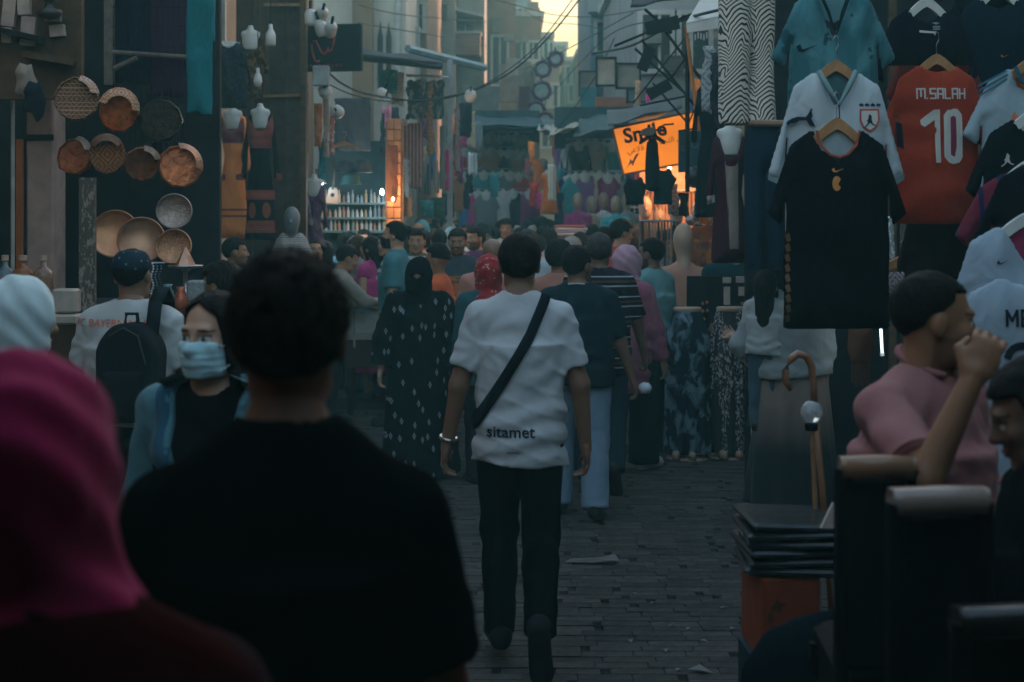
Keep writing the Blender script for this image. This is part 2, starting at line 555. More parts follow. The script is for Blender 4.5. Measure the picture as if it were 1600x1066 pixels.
# bricks of the lane: rows run across the street; the nearest ones are single pieces
pav = MB().box((-.2, 9.2, -.006), (5.6, 10.4, .012)).ob('pavement', plain((.014, .014, .014), .95, bump=.3, name='joint_sand'), kind='structure')
tag(pav, 'grey brick paving of the market lane')
BR = [plain(c, .85, var=.35, scale=30, bump=.6, spec=.12, name='brick_grey') for c in
      ((.062, .058, .053), (.054, .051, .048), (.072, .066, .06), (.046, .046, .045), (.058, .053, .047))]
BRD = plain((.014, .015, .016), .8, var=.3, scale=30, bump=.5, name='brick_dark')
RW = .074
brick_full = MB().box((0, 0, 0), (.2185, RW - .005, .03), bev=.004).mesh('brick')
brick_long = MB().box((0, 0, 0), (.182, RW - .005, .03), bev=.004).mesh('brick')
brick_small = MB().box((0, 0, 0), (.032, RW - .006, .022), bev=.003).mesh('brick_insert')
cand = []
r_ = random.Random(3)
row = 0
y = 5.0
while y < 13.4:
    x = -2.6 + r_.uniform(0, .22)
    while x < 2.3:
        if r_.random() < .22:
            cand.append((x + .088, y, 1)); cand.append((x + .088 + .088 + .02, y, 2)); x += .22
        else:
            cand.append((x + .107, y, 0)); x += .22
    y += RW
def _vis(c):
    px = 800 + c[0] * F / c[1]; py = HOR + EYE * F / c[1]
    hid = px < 560 or px > 1185 or py > 1075 or (735 < px < 895) or px < 560 + max(0, py - 690) * .55
    return hid
cand.sort(key=lambda c: (_vis(c), c[1]))
fieldV = [MB() for _ in range(4)]
for i, (x, y, k) in enumerate(cand):
    zt = r_.uniform(-.002, .003); rz = r_.uniform(-.012, .012)
    if i < 300:
        me = (brick_full, brick_long, brick_small)[k]
        ob('brick' if k < 2 else 'brick_insert', me, BRD if k == 2 else r_.choice(BR), pav, loc=(x, y, .002 + zt), rot=(r_.uniform(-.01, .01), r_.uniform(-.006, .006), rz))
    else:
        sz = ((.2185, RW - .005, .03), (.182, RW - .005, .03), (.032, RW - .006, .022))[k]
        fieldV[3 if k == 2 else r_.randrange(3)].box((x, y, .002 + zt), sz, rz=rz)
for i, m_ in enumerate(fieldV):
    m_.ob('brick_field' if i < 3 else 'brick_insert_field', BRD if i == 3 else BR[i], pav, kind='stuff')

# ------------------------------------------------------------------ buildings
PL_TAN = plain((.30, .25, .20), .9, var=.3, scale=1.6, bump=.3, name='plaster')
PL_PALE = plain((.50, .43, .36), .9, var=.2, scale=1.6, bump=.3, name='plaster')
PL_GREY = plain((.27, .26, .25), .9, var=.25, scale=1.6, bump=.3, name='plaster')
PL_BROWN = plain((.26, .16, .10), .9, var=.3, scale=1.6, bump=.3, name='plaster')
PL_BLUE = plain((.14, .20, .22), .9, var=.3, scale=1.6, bump=.3, name='plaster')
WIN = plain((.02, .025, .03), .25, var=.3, bump=0, name='dark_window')
TRIM = plain((.42, .39, .35), .8, var=.2, name='trim')
IRON = plain((.02, .02, .02), .6, var=.3, name='iron')
WOOD = plain((.10, .055, .03), .7, var=.4, scale=14, bump=.4, name='dark_wood')
WOODL = plain((.28, .15, .07), .6, var=.35, scale=14, bump=.3, name='wood')

def building(name, x0, x1, y0, y1, hgt, mat, label, wins=(), cat_='building', roof=None, z0=0.0):
    """a plastered block; windows are listed on the face towards the street as (face, u, z, w, h)"""
    b = empty(name, ((x0 + x1) / 2, y0, 0), 0, label, cat_)
    ox, oy = (x0 + x1) / 2, y0
    MB().box(((x0 + x1) / 2 - ox, (y0 + y1) / 2 - oy, z0 + hgt / 2), (x1 - x0, y1 - y0, hgt)).ob('wall', mat, b)
    MB().box(((x0 + x1) / 2 - ox, (y0 + y1) / 2 - oy, z0 + hgt + .08), (x1 - x0 + .2, y1 - y0 + .2, .16)).ob('parapet', roof or TRIM, b)
    for (face, u, z, ww, hh) in wins:
        fr = MB(); t = .07
        if face == 'S':
            p = lambda du, dz, dep: (u + du - ox, y0 - oy - dep, z + dz); ex = lambda a, c, d_: (a, d_, c)
        elif face == 'E':
            p = lambda du, dz, dep: (x1 - ox + dep, u + du - oy, z + dz); ex = lambda a, c, d_: (d_, a, c)
        else:
            p = lambda du, dz, dep: (x0 - ox - dep, u + du - oy, z + dz); ex = lambda a, c, d_: (d_, a, c)
        wo = MB().box(p(0, 0, .015), ex(ww, hh, .03)).ob('window', WIN, b)
        for sx in (-1, 1): fr.box(p(sx * (ww / 2 + t / 2), 0, .03), ex(t, hh + 2 * t, .09))
        for sz in (-1, 1): fr.box(p(0, sz * (hh / 2 + t / 2), .03), ex(ww, t, .088))
        fr.box(p(0, 0, .03), ex(.04, hh, .05))
        fr.ob('frame', TRIM, wo)
    return b

# houses flanking the camera and the near stalls (mostly out of frame; they close the street)
building('market_house', -9, -3.6, -14, 11.4, 5.4, PL_BROWN, 'brown plastered house behind the brassware stall', [('E', 6, 3, 1, 1.2)])
building('market_house', 3.5, 9, -14, 11.5, 5.4, PL_TAN, 'tan plastered house behind the football shirts', [('W', 6, 3, 1, 1.2)])
building('market_house', -9, -3.0, 11.8, 21.5, 5.6, PL_BROWN, 'brown house behind the hanging dresses and the black sign', [('E', 14, 4.2, 1, 1.2), ('E', 18, 4.2, 1, 1.2)])
# pale house with two lancet windows (upper left of centre)
bp = building('lancet_house', -5.4, -1.80, 24.2, 30.5, 6.9, PL_PALE, 'pale plastered house with two narrow pointed windows', [('E', 27, 4.6, .8, 1.4)])
for px in (594.5, 607.5):
    q = at(px, 80, 24.2); hw = 4.2 * 24.2 / F; zt = at(px, 34, 24.2).z; zm = at(px, 58, 24.2).z
    o = MB().slab([(-hw, -.4), (hw, -.4), (hw, zm - q.z), (hw * .4, (zm + zt) / 2 - q.z), (0, zt - q.z), (-hw * .4, (zm + zt) / 2 - q.z), (-hw, zm - q.z)], -.03, .0).ob('window', WIN, bp, loc=(q.x + 3.6, -.002, q.z))
    MB().box((0, -.05, -.44), (hw * 2.6, .1, .06)).ob('sill', TRIM, o)
MB().tube([(at(622, 0, 24.2).x + 3.6, -.06, 2.0), (at(622, 0, 24.2).x + 3.6, -.06, 6.9)], .05).ob('drain_pipe', TRIM, bp)
MB().box((at(568, 0, 24.2).x + 3.6, -.1, 4.4), (.34, .2, 5)).ob('corner_strip', PL_BROWN, bp)
building('brick_house', -3.9, -1.62, 27.0, 33, 7.2, PL_BROWN, 'narrow brown brick house between two pale ones', [('S', -1.78, 5.6, .16, .5)])
# tan house with the arched balcony window
d_ = 33.0
x0, x1 = at(655, 0, d_).x, at(711, 0, d_).x
th = building('tan_house', -6.5, x1, d_, d_ + 7, 7.9, PL_TAN, 'tan house with a plain wall and small dark window', [('S', at(667, 0, d_).x, at(0, 44, d_).z, .2, .3)])
d2 = 34.0
bx0, bx1 = x1 + .01, at(757, 0, d2).x
bh = building('balcony_house', bx0, bx1, d2, d2 + 6, 8.1, PL_TAN, 'house with an arched window and shaded balcony', [])
ox_ = (bx0 + bx1) / 2
aw = MB()
c_ = at(727, 44, d2)
arc = [(math.cos(a) * .21, math.sin(a) * .21) for a in np.linspace(0, math.pi, 13)]
wo = MB().slab([(x, z) for x, z in arc], -.03, 0).ob('window', plain((.09, .12, .16), .3, var=.2, bump=0), bh, loc=(c_.x - ox_, -.004, at(0, 51, d2).z))
MB().box((0, -.05, -.03), (.5, .1, .05)).box((0, -.045, .1), (.035, .03, .2)).ob('frame', TRIM, wo)
MB().slab([(-.36, .0), (.36, -.16), (.36, -.11), (-.36, .06)], -.7, 0).ob('canopy', TRIM, bh, loc=(at(733, 0, d2).x - ox_, 0, at(0, 22, d2).z))
ba = MB().box((0, -.35, 0), (.62, .7, .5)).ob('balcony', PL_BROWN, bh, loc=(at(731, 0, d2).x - ox_, 0, at(0, 74, d2).z))
MB().box((0, -.35, .27), (.68, .76, .05)).ob('rail', TRIM, ba)
br = building('brown_house', at(757, 0, 38).x, at(806, 0, 38).x, 38, 44, 8.6, PL_BROWN, 'brown house with a tall dark recessed balcony', [('S', at(781, 0, 38).x, at(0, 95, 38).z, .36, 1.25), ('S', at(770, 0, 38).x, at(0, 175, 38).z, .25, .3)])
building('grey_tower_house', at(790, 0, 47).x, at(827, 0, 47).x, 47, 52, 9.2, PL_GREY, 'grey upper house rising at the left edge of the sky', [('S', at(808, 0, 47).x, 8.4, .3, .5)])
building('stepped_house', at(806, 0, 43).x, at(845, 0, 43).x, 43, 49, at(0, 26, 43).z, PL_BROWN, 'stepped brown house with a low roof below the sky', [('S', at(815, 0, 43).x, at(0, 80, 43).z, .35, .5), ('S', at(833, 0, 43).x, at(0, 80, 43).z, .3, .5)])
MB().box((0, 0, .18), (.5, .5, .36)).box((.02, 0, .46), (.36, .36, .2)).ob('roof_tank', PL_BROWN, None, loc=(at(833, 0, 43).x, 45, at(0, 26, 43).z + .16), label='small reddish tank on the roof of the stepped house', cat='tank')
for k, (a, b_, top, dd, nm) in enumerate(((843, 862, 58, 50, 'pale far house left of the open sky'), (858, 884, 72, 54, 'middle far house under the open sky'), (880, 912, 96, 52, 'low far house under the open sky'), (905, 934, 84, 48, 'far house at the right foot of the sky'))):
    xa, xb = at(a, 0, dd).x, at(b_, 0, dd).x
    building('far_house', xa, xb, dd, dd + 6, at(0, top, dd).z, PL_TAN, nm, [('S', xa + (xb - xa) * .35, at(0, top + 22, dd).z, .3, .6), ('S', xa + (xb - xa) * .7, at(0, top + 22, dd).z, .3, .6), ('S', xa + (xb - xa) * .5, at(0, top + 50, dd).z, .3, .6)])
building('lane_end_house', at(836, 0, 41).x, at(874, 0, 41).x, 41, 46, at(0, 104, 41).z, PL_TAN, 'tan house closing the lane below the sky', [('S', at(850, 0, 41).x, at(0, 150, 41).z, .3, .6), ('S', at(864, 0, 41).x, at(0, 150, 41).z, .25, .6), ('S', at(857, 0, 41).x, at(0, 210, 41).z, .35, .7)])
# closing houses left and right in depth
building('row_house', -12, at(640, 0, 52).x, 44, 60, 9, PL_TAN, 'tan houses closing the far left', [])
# right side
rb = building('panel_house', at(923, 0, 30).x, 6.5, 30, 36, 7.4, PL_BLUE, 'blue grey house with sheet panels right of the sky', [('S', at(985, 0, 30).x, 5.4, .5, .7), ('S', at(948, 0, 30).x, 5.6, .4, .6)])
building('upper_house', at(916, 0, 31).x - .02, at(960, 0, 31).x, 29.7, 29.98, 1.2, PL_GREY, 'projecting grey upper storey at the sky edge', [], z0=at(0, 22, 30).z)
building('back_house', at(1000, 0, 21).x, 8.5, 21, 29.5, 6, PL_GREY, 'grey house behind the orange shop sign', [('S', at(1030, 0, 21).x, 4.4, .5, .8), ('S', at(1080, 0, 21).x, 4.4, .5, .8)])
building('side_house', 3.0, 9, 12, 20.6, 5, PL_BROWN, 'dark house behind the striped trousers', [('W', 15, 3.6, 1, 1.2)])
# street end behind the camera
building('street_end_house', -12, 12, -22, -15, 6, PL_TAN, 'house closing the street behind the viewer', [])
# sheet panels on the right hand houses
for k, (a, b_, t, bo, dd, mt, nm) in enumerate(((932, 962, 91, 134, 20.5, (.33, .27, .21), 'square beige sheet panel hung under the sky'), (963, 1000, 100, 138, 20.6, (.24, .21, .17), 'wide brownish panel beside the square beige one'), (980, 1016, 139, 160, 20.4, (.10, .13, .14), 'dark framed board above the orange sign'), (905, 933, 112, 150, 29.6, (.25, .19, .15), 'worn brown sheet board below the sky gap'))):
    q = at((a + b_) / 2, (t + bo) / 2, dd); sx = (b_ - a) * dd / F; sz = (bo - t) * dd / F
    e = empty('panel', q, R((-4, 3, -2, 3)[k]), nm, 'panel')
    MB().box((0, 0, 0), (sx, .03, sz)).ob('sheet', plain(mt, .85, var=.3, scale=4), e)
    fm = MB()
    for s_ in (-1, 1):
        fm.box((s_ * sx / 2, -.01, 0), (.03, .05, sz + .03)); fm.box((0, -.01, s_ * sz / 2), (sx - .03, .048, .03))
    fm.ob('frame', IRON, e)

# unseen canvas added over the street behind the viewer to shade the nearest people
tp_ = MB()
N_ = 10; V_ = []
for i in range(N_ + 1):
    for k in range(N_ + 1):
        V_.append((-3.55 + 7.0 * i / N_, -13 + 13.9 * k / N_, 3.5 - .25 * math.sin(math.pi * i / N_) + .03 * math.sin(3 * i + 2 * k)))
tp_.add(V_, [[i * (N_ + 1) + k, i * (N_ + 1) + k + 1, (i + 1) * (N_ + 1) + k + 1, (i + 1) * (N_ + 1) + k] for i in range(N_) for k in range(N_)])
to_ = tp_.ob('added_shade_canvas', cloth((.07, .06, .05)), smooth=True, label='unseen dark canvas added behind the viewer to shade the foreground', cat='canopy')
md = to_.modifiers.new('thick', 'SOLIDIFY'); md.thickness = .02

# ------------------------------------------------------------------ haze (evening smoke hanging in the street)
hz = MB().box((0, 12.2, 4.3), (114, 101, 10.6)).mesh('haze')
hm = bpy.data.materials.new('haze'); hm.use_nodes = True
hn = hm.node_tree; hn.nodes.remove(hn.nodes['Principled BSDF'])
pv = hn.nodes.new('ShaderNodeVolumePrincipled')
pv.inputs['Color'].default_value = (.40, .92, .90, 1)
pv.inputs['Density'].default_value = .0062
pv.inputs['Anisotropy'].default_value = .2
hn.links.new(pv.outputs[0], hn.nodes['Material Output'].inputs['Volume'])
hzo = ob('haze', hz, hm, kind='stuff')
tag(hzo, 'thin teal evening haze filling the street')

# ================================================================== PEOPLE: templates
def head_sd(P, female=False):
    fw = .94 if female else 1.0
    skull = el(P, (0, -.014, .03), (.076, .096, .088))
    face = el(P, (0, .022, -.03), (.064 * fw, .07, .088))
    d = union(.025, skull, face)
    d = smin(d, rc(P, (-.035 * fw, .045, -.082), (.035 * fw, .045, -.082), .026), .03)          # jaw
    d = smin(d, rc(P, (-.008, .078, -.1), (.008, .078, -.1), .016), .022)                       # chin
    d = smin(d, rc(P, (-.036, .079, .026), (.036, .079, .026), .012), .016)                     # brow
    d = smin(d, rc(P, (0, .088, .014), (0, .108, -.026), .007, .012), .012)                     # nose
    d = smin(d, rc(P, (-.012, .092, -.03), (.012, .092, -.03), .009), .01)
    for s in (-1, 1):
        d = smin(d, el(P, (s * .042 * fw, .062, -.022), (.024, .022, .022)), .02)               # cheek
        d = smax(d, -(nrm(P - A(s * .032, .106, .004)) - .019), .014)                           # socket
        d = np.minimum(d, nrm(P - A(s * .032, .0765, .003)) - .0135)                            # eyeball
        d = smin(d, rc(P, (s * .046, .076, .012), (s * .018, .083, .013), .0048), .004)         # lid
        d = smin(d, el(P, (s * .077, -.008, -.008), (.011, .02, .031)), .008)                   # ear
    d = smin(d, el(P, (0, .091, -.056), (.022, .011, .006)), .006)
    d = smin(d, el(P, (0, .089, -.067), (.019, .012, .007)), .006)
    d = smin(d, rc(P, (0, -.012, -.06), (0, -.03, -.2), .047 if female else .054), .03)
    return d
def head_col(V, female, beard):
    n = len(V); c = np.zeros((n, 4), np.float32)
    x, y, z = np.abs(V[:, 0]), V[:, 1], V[:, 2]
    front = y > .045
    def put(m, rgb, a=1.0): c[m, :3] = rgb; c[m, 3] = a
    if beard:
        m = (z < -.036) & (z > -.125) & (y > -.01) & ~((x < .021) & (z > -.074) & (z < -.05)) & (z < -.03 - .0 * x)
        put(m, (.018, .013, .011), .85 if beard == 2 else .5)
        m = (x < .03) & (z < -.038) & (z > -.05) & front
        put(m, (.018, .013, .011), .8)
    m = front & (x < .024) & (z < -.048) & (z > -.075) & (y > .088)
    put(m, (.20, .07, .06), .7)
    m = front & (z > .0225 + .12 * np.maximum(0, .03 - x)) & (z < .0315 - .25 * np.maximum(0, x - .035)) & (x > .014) & (x < .054)
    put(m, (.012, .009, .008), .92)
    e = np.sqrt((x - .032) ** 2 + (z - .003) ** 2)
    m = (np.abs(z - .003) < .0085) & (np.abs(x - .032) < .016) & (y > .074)
    put(m, (.6, .56, .52))
    put(m & (e < .0072), (.02, .012, .008))
    put((np.abs(z - .0125) < .003) & (np.abs(x - .032) < .018) & (y > .07), (.02, .014, .012), .85)
    return c
HEADS = {}
def head(female, beard, h):
    k = (female, beard, h)
    if k not in HEADS:
        V, Q = surf(lambda P: head_sd(P, female), (-.1, -.12, -.2), (.1, .13, .13), h)
        HEADS[k] = (V, Q, head_col(V, female, beard))
    return HEADS[k]

def hair_sd(style, seed=0):
    def f(P):
        x, y, z = P[:, 0], P[:, 1], P[:, 2]
        rough = .0028 * folds(P, seed, 7) + .003 * folds(P, seed + 1, 3)
        sk = el(P, (0, -.014, .03), (.076, .096, .088))
        line = -.003 + .8 * y - z
        line = np.maximum(line, np.where(y > .03, .062 - z - .25 * np.abs(x) * 0, -1))
        ear = .034 - nrm((P - A(0, -.004, -.012)) * A(.0, 1, .9)) 
        if style == 'short': return smax(smax(sk - .014 - rough, line, .012), ear, .006)
        if style == 'crop': return smax(smax(sk - .0065 - rough * .8, np.maximum(line + .012, np.where(np.abs(x) > .03, .078 - z - 1.0 * (.05 - y), -1)), .004), ear, .004)
        if style == 'fade':
            return smax(sk - .012 - np.clip(z - .05, 0, .1) * .22 - rough, np.maximum(line + .01, .03 - z + .2 * np.minimum(0, y)), .01)
        if style == 'full': return smax(smax(sk - .026 - rough * 1.8, line - .004, .02), ear, .01)
        if style == 'curly':
            return smax(sk - .013 - .006 * folds(P, seed + 2, 5) - .004 * folds(P, seed + 3, 9), line - .012, .02)
        if style == 'balding':
            top = z - .06
            return smax(smax(smax(sk - .009 - rough, line, .01), top, .01), ear, .006)
        if style in ('long', 'pony', 'bun', 'sidelock'):
            cap = smax(smax(sk - .013 - rough, np.maximum(line + .008, .07 - z - 1.4 * (.07 - y)) + .034 * np.clip(1 - np.abs(x - .008) / .06, 0, 1) * (y > .02), .008), -1 * (sk + .012), .004)
            if style in ('long', 'sidelock'):
                for sx_ in ((-1, 1) if style == 'long' else (-1,)): cap = smin(cap, rc(P, (sx_ * .066, .035, .06), (sx_ * .083, .0, -.17), .02, .016) - rough, .02)
                d = rc(P, (0, -.06, 0), (0, -.085, -.26), .085, .06)
                d = smax(d, y - .03, .02)
                return smin(cap, d - .006 * folds(P * A(1, 1, .2), seed, 4), .03)
            if style == 'bun': return smin(cap, nrm(P - A(0, -.125, .05)) - .036 - rough, .015)
            return smin(cap, rc(P, (0, -.1, .03), (0, -.13, -.2), .034, .018) - rough, .02)
        return sk
    return f
HAIRS = {}
def hair(style, h, seed=0):
    k = (style, h, seed)
    if k not in HEADS: pass
    if k not in HAIRS:
        HAIRS[k] = surf(hair_sd(style, seed), (-.13, -.19, -.36 if style in ('long', 'pony', 'sidelock') else -.12), (.13, .13, .18), h)
    return HAIRS[k]

def hand_sd(curl):
    kn = [(.031, .068), (.011, .076), (-.010, .072), (-.030, .056)]
    def f(P):
        d = el(P, (0, 0, -.052), (.016, .043, .056))
        d = smin(d, rc(P, (0, 0, .03), (0, 0, -.02), .026, .024), .02)
        for i, (y, L) in enumerate(kn):
            p = A(-.002, y * 1.03, -.094); a = R(12 + 70 * curl); v = A(-math.sin(a), 0, -math.cos(a))
            for j, (fr, r) in enumerate(((.45, .0095), (.32, .0085), (.25, .0075))):
                q = p + v * L * fr
                dd = rc(P, p, q, r, r - .001)
                d = smin(d, dd, .004 if j else .008)
                a += R(14 + 75 * curl); v = A(-math.sin(a), 0, -math.cos(a)); p = q
        d = smin(d, rc(P, (0, .026, -.022), (-.008, .055, -.056), .0145, .0115), .01)
        d = smin(d, rc(P, (-.008, .055, -.056), (-.02 - .02 * curl, .056 - .02 * curl, -.086), .011, .0085), .004)
        return d
    return f
HANDS = {}
def hand(curl, h):
    k = (curl, h)
    if k not in HANDS: HANDS[k] = surf(hand_sd(curl), (-.11, -.06, -.2), (.04, .09, .06), h)
    return HANDS[k]

def hijab_sd(kind='open', seed=0, long_=.0):
    def f(P):
        o = .005 * folds(P * A(1, 1, .5), seed, 1.6) + .0035 * np.sin((P[:, 2] * 1.0 + P[:, 1] * .8 + .25 * np.abs(P[:, 0])) * 75 + 2.2 * folds(P, seed + 2, .8))
        d = el(P, (0, -.012, .012), (.1, .125, .128))
        d = smin(d, rc(P, (0, .0, -.1), (0, -.015, -.2), .088, .115), .06)
        d = smin(d, el(P, (0, -.01, -.235 - long_ * .4), (.19, .125, .1 + long_)), .06)
        if kind == 'slit': d = smin(d, el(P, (0, .045, -.055), (.085, .098, .125)), .03)
        d = d - o
        if kind == 'open':
            d = smax(d, -el(P, (0, .125, -.012), (.058, .07, .085)), .012)
        elif kind == 'slit':
            d = smax(d, -el(P, (0, .135, .008), (.056, .06, .019)), .005)
        return d
    return f

# ------------------------------------------------------------------ skeleton and clothes
def norm(v):
    v = np.asarray(v, np.float32); return v / max(float(np.linalg.norm(v)), 1e-6)
def skel(H, w, pose):
    s = H / 1.72; a = R(pose.get('lean', 2)); bend = R(pose.get('side', 0))
    def up(x, y, z):
        z2 = z - .95
        return A(x + z2 * math.sin(bend), y * math.cos(a) + z2 * math.sin(a), .95 + z2 * math.cos(a) - y * math.sin(a))
    J = dict(pel=A(0, 0, .95), bel=up(0, .008, 1.09), che=up(0, 0, 1.28), nek=up(0, -.012, 1.46), hed=up(0, .012, 1.607))
    sw = .168 * (.5 + .5 * w)
    for n, sx in (('L', -1), ('R', 1)):
        J['sh' + n] = up(sx * sw, 0, 1.385 + pose.get('shrug' + n, 0))
        u, f = pose.get('a' + n, ((sx * .13, -.02, -1), (sx * .05, .14, -1)))
        J['el' + n] = J['sh' + n] + norm(u) * .285
        J['wr' + n] = J['el' + n] + norm(f) * .25
        J['fd' + n] = norm(f)
        J['hp' + n] = A(sx * .088 * (.5 + .5 * w), 0, .915)
        u, l, t = pose.get('l' + n, ((sx * .04, .02, -1), (0, -.03, -1), (sx * .15, 1, 0)))
        J['kn' + n] = J['hp' + n] + norm(u) * .415
        J['an' + n] = J['kn' + n] + norm(l) * .41
        J['toe' + n] = norm(t)
    low = min(min(J['an' + n][2] - .082, (J['an' + n] + J['toe' + n] * .17)[2] - .062) for n in 'LR')
    for k in J:
        if k[:2] not in ('fd',) and k[:3] != 'toe':
            J[k] = (J[k] - A(0, 0, low)) * np.float32(s)
    J['s'] = s; J['w'] = w
    return J
def torso_sd(P, J, inf=0.0, female=False, belly=0.0):
    s, w = J['s'], J['w']
    d = el(P, J['che'], A((.16 if not female else .145) * w + inf, .108 * w + inf, .2 + inf) * s)
    d = smin(d, el(P, J['bel'] + A(0, belly * .3, 0) * s, A((.14 if not female else .125) * w + inf, .1 * w + belly + inf, .17 + inf) * s), .06 * s)
    d = smin(d, el(P, J['pel'], A((.15 if not female else .165) * w + inf, .112 * w + inf, .125 + inf) * s), .06 * s)
    d = smin(d, rc(P, J['shL'] * A(.86, 1, 1), J['shR'] * A(.86, 1, 1), (.05 + inf * .8) * s), .05 * s)
    for n in 'LR':
        d = smin(d, rc(P, J['nek'], J['sh' + n] * A(.9, 1, 1), (.04 + inf * .6) * s, (.046 + inf * .8) * s), .05 * s)
    if female:
        for sx in (-1, 1): d = smin(d, el(P, J['che'] + A(sx * .07, .085, .0) * s, A(.062 + inf, .055 + inf, .06 + inf) * s), .04 * s)
    return d
def arm_sd(P, J, n, inf=0.0, upto=2.0, taper=1.0):
    s = J['s']; w = .7 + .3 * J['w']
    a, b, c = J['sh' + n], J['el' + n], J['wr' + n]
    d = rc(P, a, b, (.053 * w + inf) * s, (.04 * w + inf * taper) * s)
    if upto > 1: d = smin(d, rc(P, b, c, (.041 * w + inf * taper) * s, (.027 + inf * taper) * s), .02 * s)
    return d
def leg_sd(P, J, n, inf=0.0, flare=0.0):
    s = J['s']; w = J['w']
    a, b, c = J['hp' + n], J['kn' + n], J['an' + n]
    d = rc(P, a, b, (.083 * w + inf) * s, (.056 + inf + flare * .4) * s)
    m = b + (c - b) * .3
    d = smin(d, rc(P, b, c, (.053 + inf + flare * .4) * s, (.037 + inf + flare) * s), .03 * s)
    d = smin(d, el(P, m + A(0, -.018, 0) * s, A(.05 + inf, .05 + inf, .1 + inf) * s), .03 * s)
    return d
def bbox(J, keys, pad):
    p = np.stack([J[k] for k in keys]); return p.min(0) - pad, p.max(0) + pad

def top_geo(J, t, h, female, seed):
    s = J['s']; inf = t.get('fit', .016); hem = t.get('hem', .84) * s; sl = t.get('sleeve', .62); kind = t.get('kind', 'tee')
    belly = t.get('belly', 0.0)
    def f(P):
        d = torso_sd(P, J, inf, female, belly)
        zc = P[:, 2]
        if kind in ('tee', 'long', 'open'):
            # straight drop of the cloth from chest to hem
            g = np.clip((zc - J['bel'][2]) / (.3 * s), -1.2, 0)
            cx = J['bel'][0] * 0; cy = (J['bel'][1] - J['pel'][1]) * np.clip((zc - J['pel'][2]) / (.14 * s), 0, 1)
            ax = (.164 * J['w'] + inf + .006 - .012 * g * t.get('loose', 1.0)) * s * (1.05 if female else 1); ay = (.114 * J['w'] + inf + .019 + belly * .7 - .010 * g) * s
            k0 = np.sqrt(((P[:, 0] - cx) / ax) ** 2 + ((P[:, 1] - cy - belly * .25) / ay) ** 2)
            dr = (k0 - 1) * np.minimum(ax, ay)
            dr = np.maximum(dr, zc - J['che'][2])
            d = smin(d, dr, .05 * s)
            d = smax(d, hem + .01 * np.sin(P[:, 0] * 9 + seed) - zc, .008)
        elif kind == 'abaya':
            g = np.clip((J['bel'][2] - zc) / (.95 * s), 0, 1.1)
            th = np.arctan2(P[:, 0], P[:, 1]); fo = 1 + .06 * g * np.sin(th * 7 + 2 * np.sin(zc * 3 + seed))
            ax = (.165 * J['w'] + .03 + .11 * g) * s * fo; ay = (.135 * J['w'] + .03 + .10 * g) * s * fo
            k0 = np.sqrt((P[:, 0] / ax) ** 2 + (P[:, 1] / ay) ** 2)
            dr = np.maximum((k0 - 1) * np.minimum(ax, ay), zc - J['che'][2])
            d = smin(d, dr, .07 * s)
            d = smax(d, t.get('hem', .06) * s - zc, .008)
        for n in 'LR':
            if sl <= 0: continue
            if kind in ('abaya',) or sl > 1:
                a = arm_sd(P, J, n, inf + (.02 if kind == 'abaya' else .004), 2, 1.1)
                e = J['el' + n] + (J['wr' + n] - J['el' + n]) * min(sl - 1, 1) if sl > 1 else J['el' + n]
                ax_ = norm(J['wr' + n] - J['el' + n])
                a = smax(a, (P - e) @ ax_, .006)
            else:
                a = rc(P, J['sh' + n], J['el' + n], (.05 + inf) * s * (.75 + .25 * J['w']), (.05 + inf * 1.1) * s)
                e = J['sh' + n] + (J['el' + n] - J['sh' + n]) * sl
                a = smax(a, (P - e) @ norm(J['el' + n] - J['sh' + n]), .006)
            d = smin(d, a, .03 * s)
        nk = J['nek'] + A(0, .012, .045) * s
        d = smax(d, -el(P, nk, A(.068, .07 + t.get('v', 0) * .3, .042 + t.get('v', 0)) * s), .006)
        d = smax(d, zc - (J['nek'][2] + .055 * s), .006)
        am = t.get('amp', .006)
        low = .55 + .8 * np.clip((J['che'][2] + .02 - zc) / (.3 * s), 0, 1)
        d = d - am * .55 * low * folds(P * A(1, 1, 1.15), seed, .8)
        for k_, (al, fr, sg) in enumerate(((.95, 26, 1), (-.9, 24, -1), (1.25, 31, 1))):      # long narrow creases
            u_ = (P[:, 0] * math.cos(al) + zc * math.sin(al)) * fr / s + seed * 1.3 + k_ + .9 * np.sin(zc * 7 / s + seed + k_) + .6 * np.sin(P[:, 0] * 9 / s)
            w_ = np.clip(.25 + sg * P[:, 0] / (.2 * s), 0, 1) if k_ < 2 else np.clip((J['che'][2] - zc) / (.2 * s), 0, 1)
            d = d - am * .5 * w_ * ((1 - np.abs(np.sin(u_))) ** 3 - .2)
        # creases pulling from the armpits and bunching above the hem
        for n in 'LR':
            c_ = J['sh' + n] * A(.92, 1, 1) - A(0, 0, .11) * s
            dx, dz_ = P[:, 0] - c_[0], zc - c_[2]; r_c = np.sqrt(dx * dx + dz_ * dz_) / s
            win = np.clip((r_c - .03) / .08, 0, 1) * np.clip((.36 - r_c) / .16, 0, 1)
            d = d - am * .27 * win * np.sin(np.arctan2(dz_, dx) * (11 if n == 'L' else 9) + seed * 1.7 + (0 if n == 'L' else 2) + 1.9 * np.sin(r_c * 22 + seed))
        if kind != 'abaya':
            wz = np.clip((J['bel'][2] + .02 * s - zc) / (.08 * s), 0, 1) * np.clip((zc - hem) / (.05 * s), .15, 1)
            d = d - am * .6 * wz * np.sin(zc / s * 62 + 2.6 * np.sin(P[:, 0] / s * 11 + seed) + 5 * P[:, 0])
        return d * .82
    keys = ['pel', 'che', 'nek', 'shL', 'shR', 'elL', 'elR', 'wrL', 'wrR']
    lo, hi = bbox(J, keys, .26 * s)
    lo[2] = min(lo[2], hem - .05) if kind != 'abaya' else -.02; hi[2] = J['nek'][2] + .12
    if sl <= 1: lo[2] = min(hem - .03, lo[2] + .1)
    return surf(f, lo, hi, h)
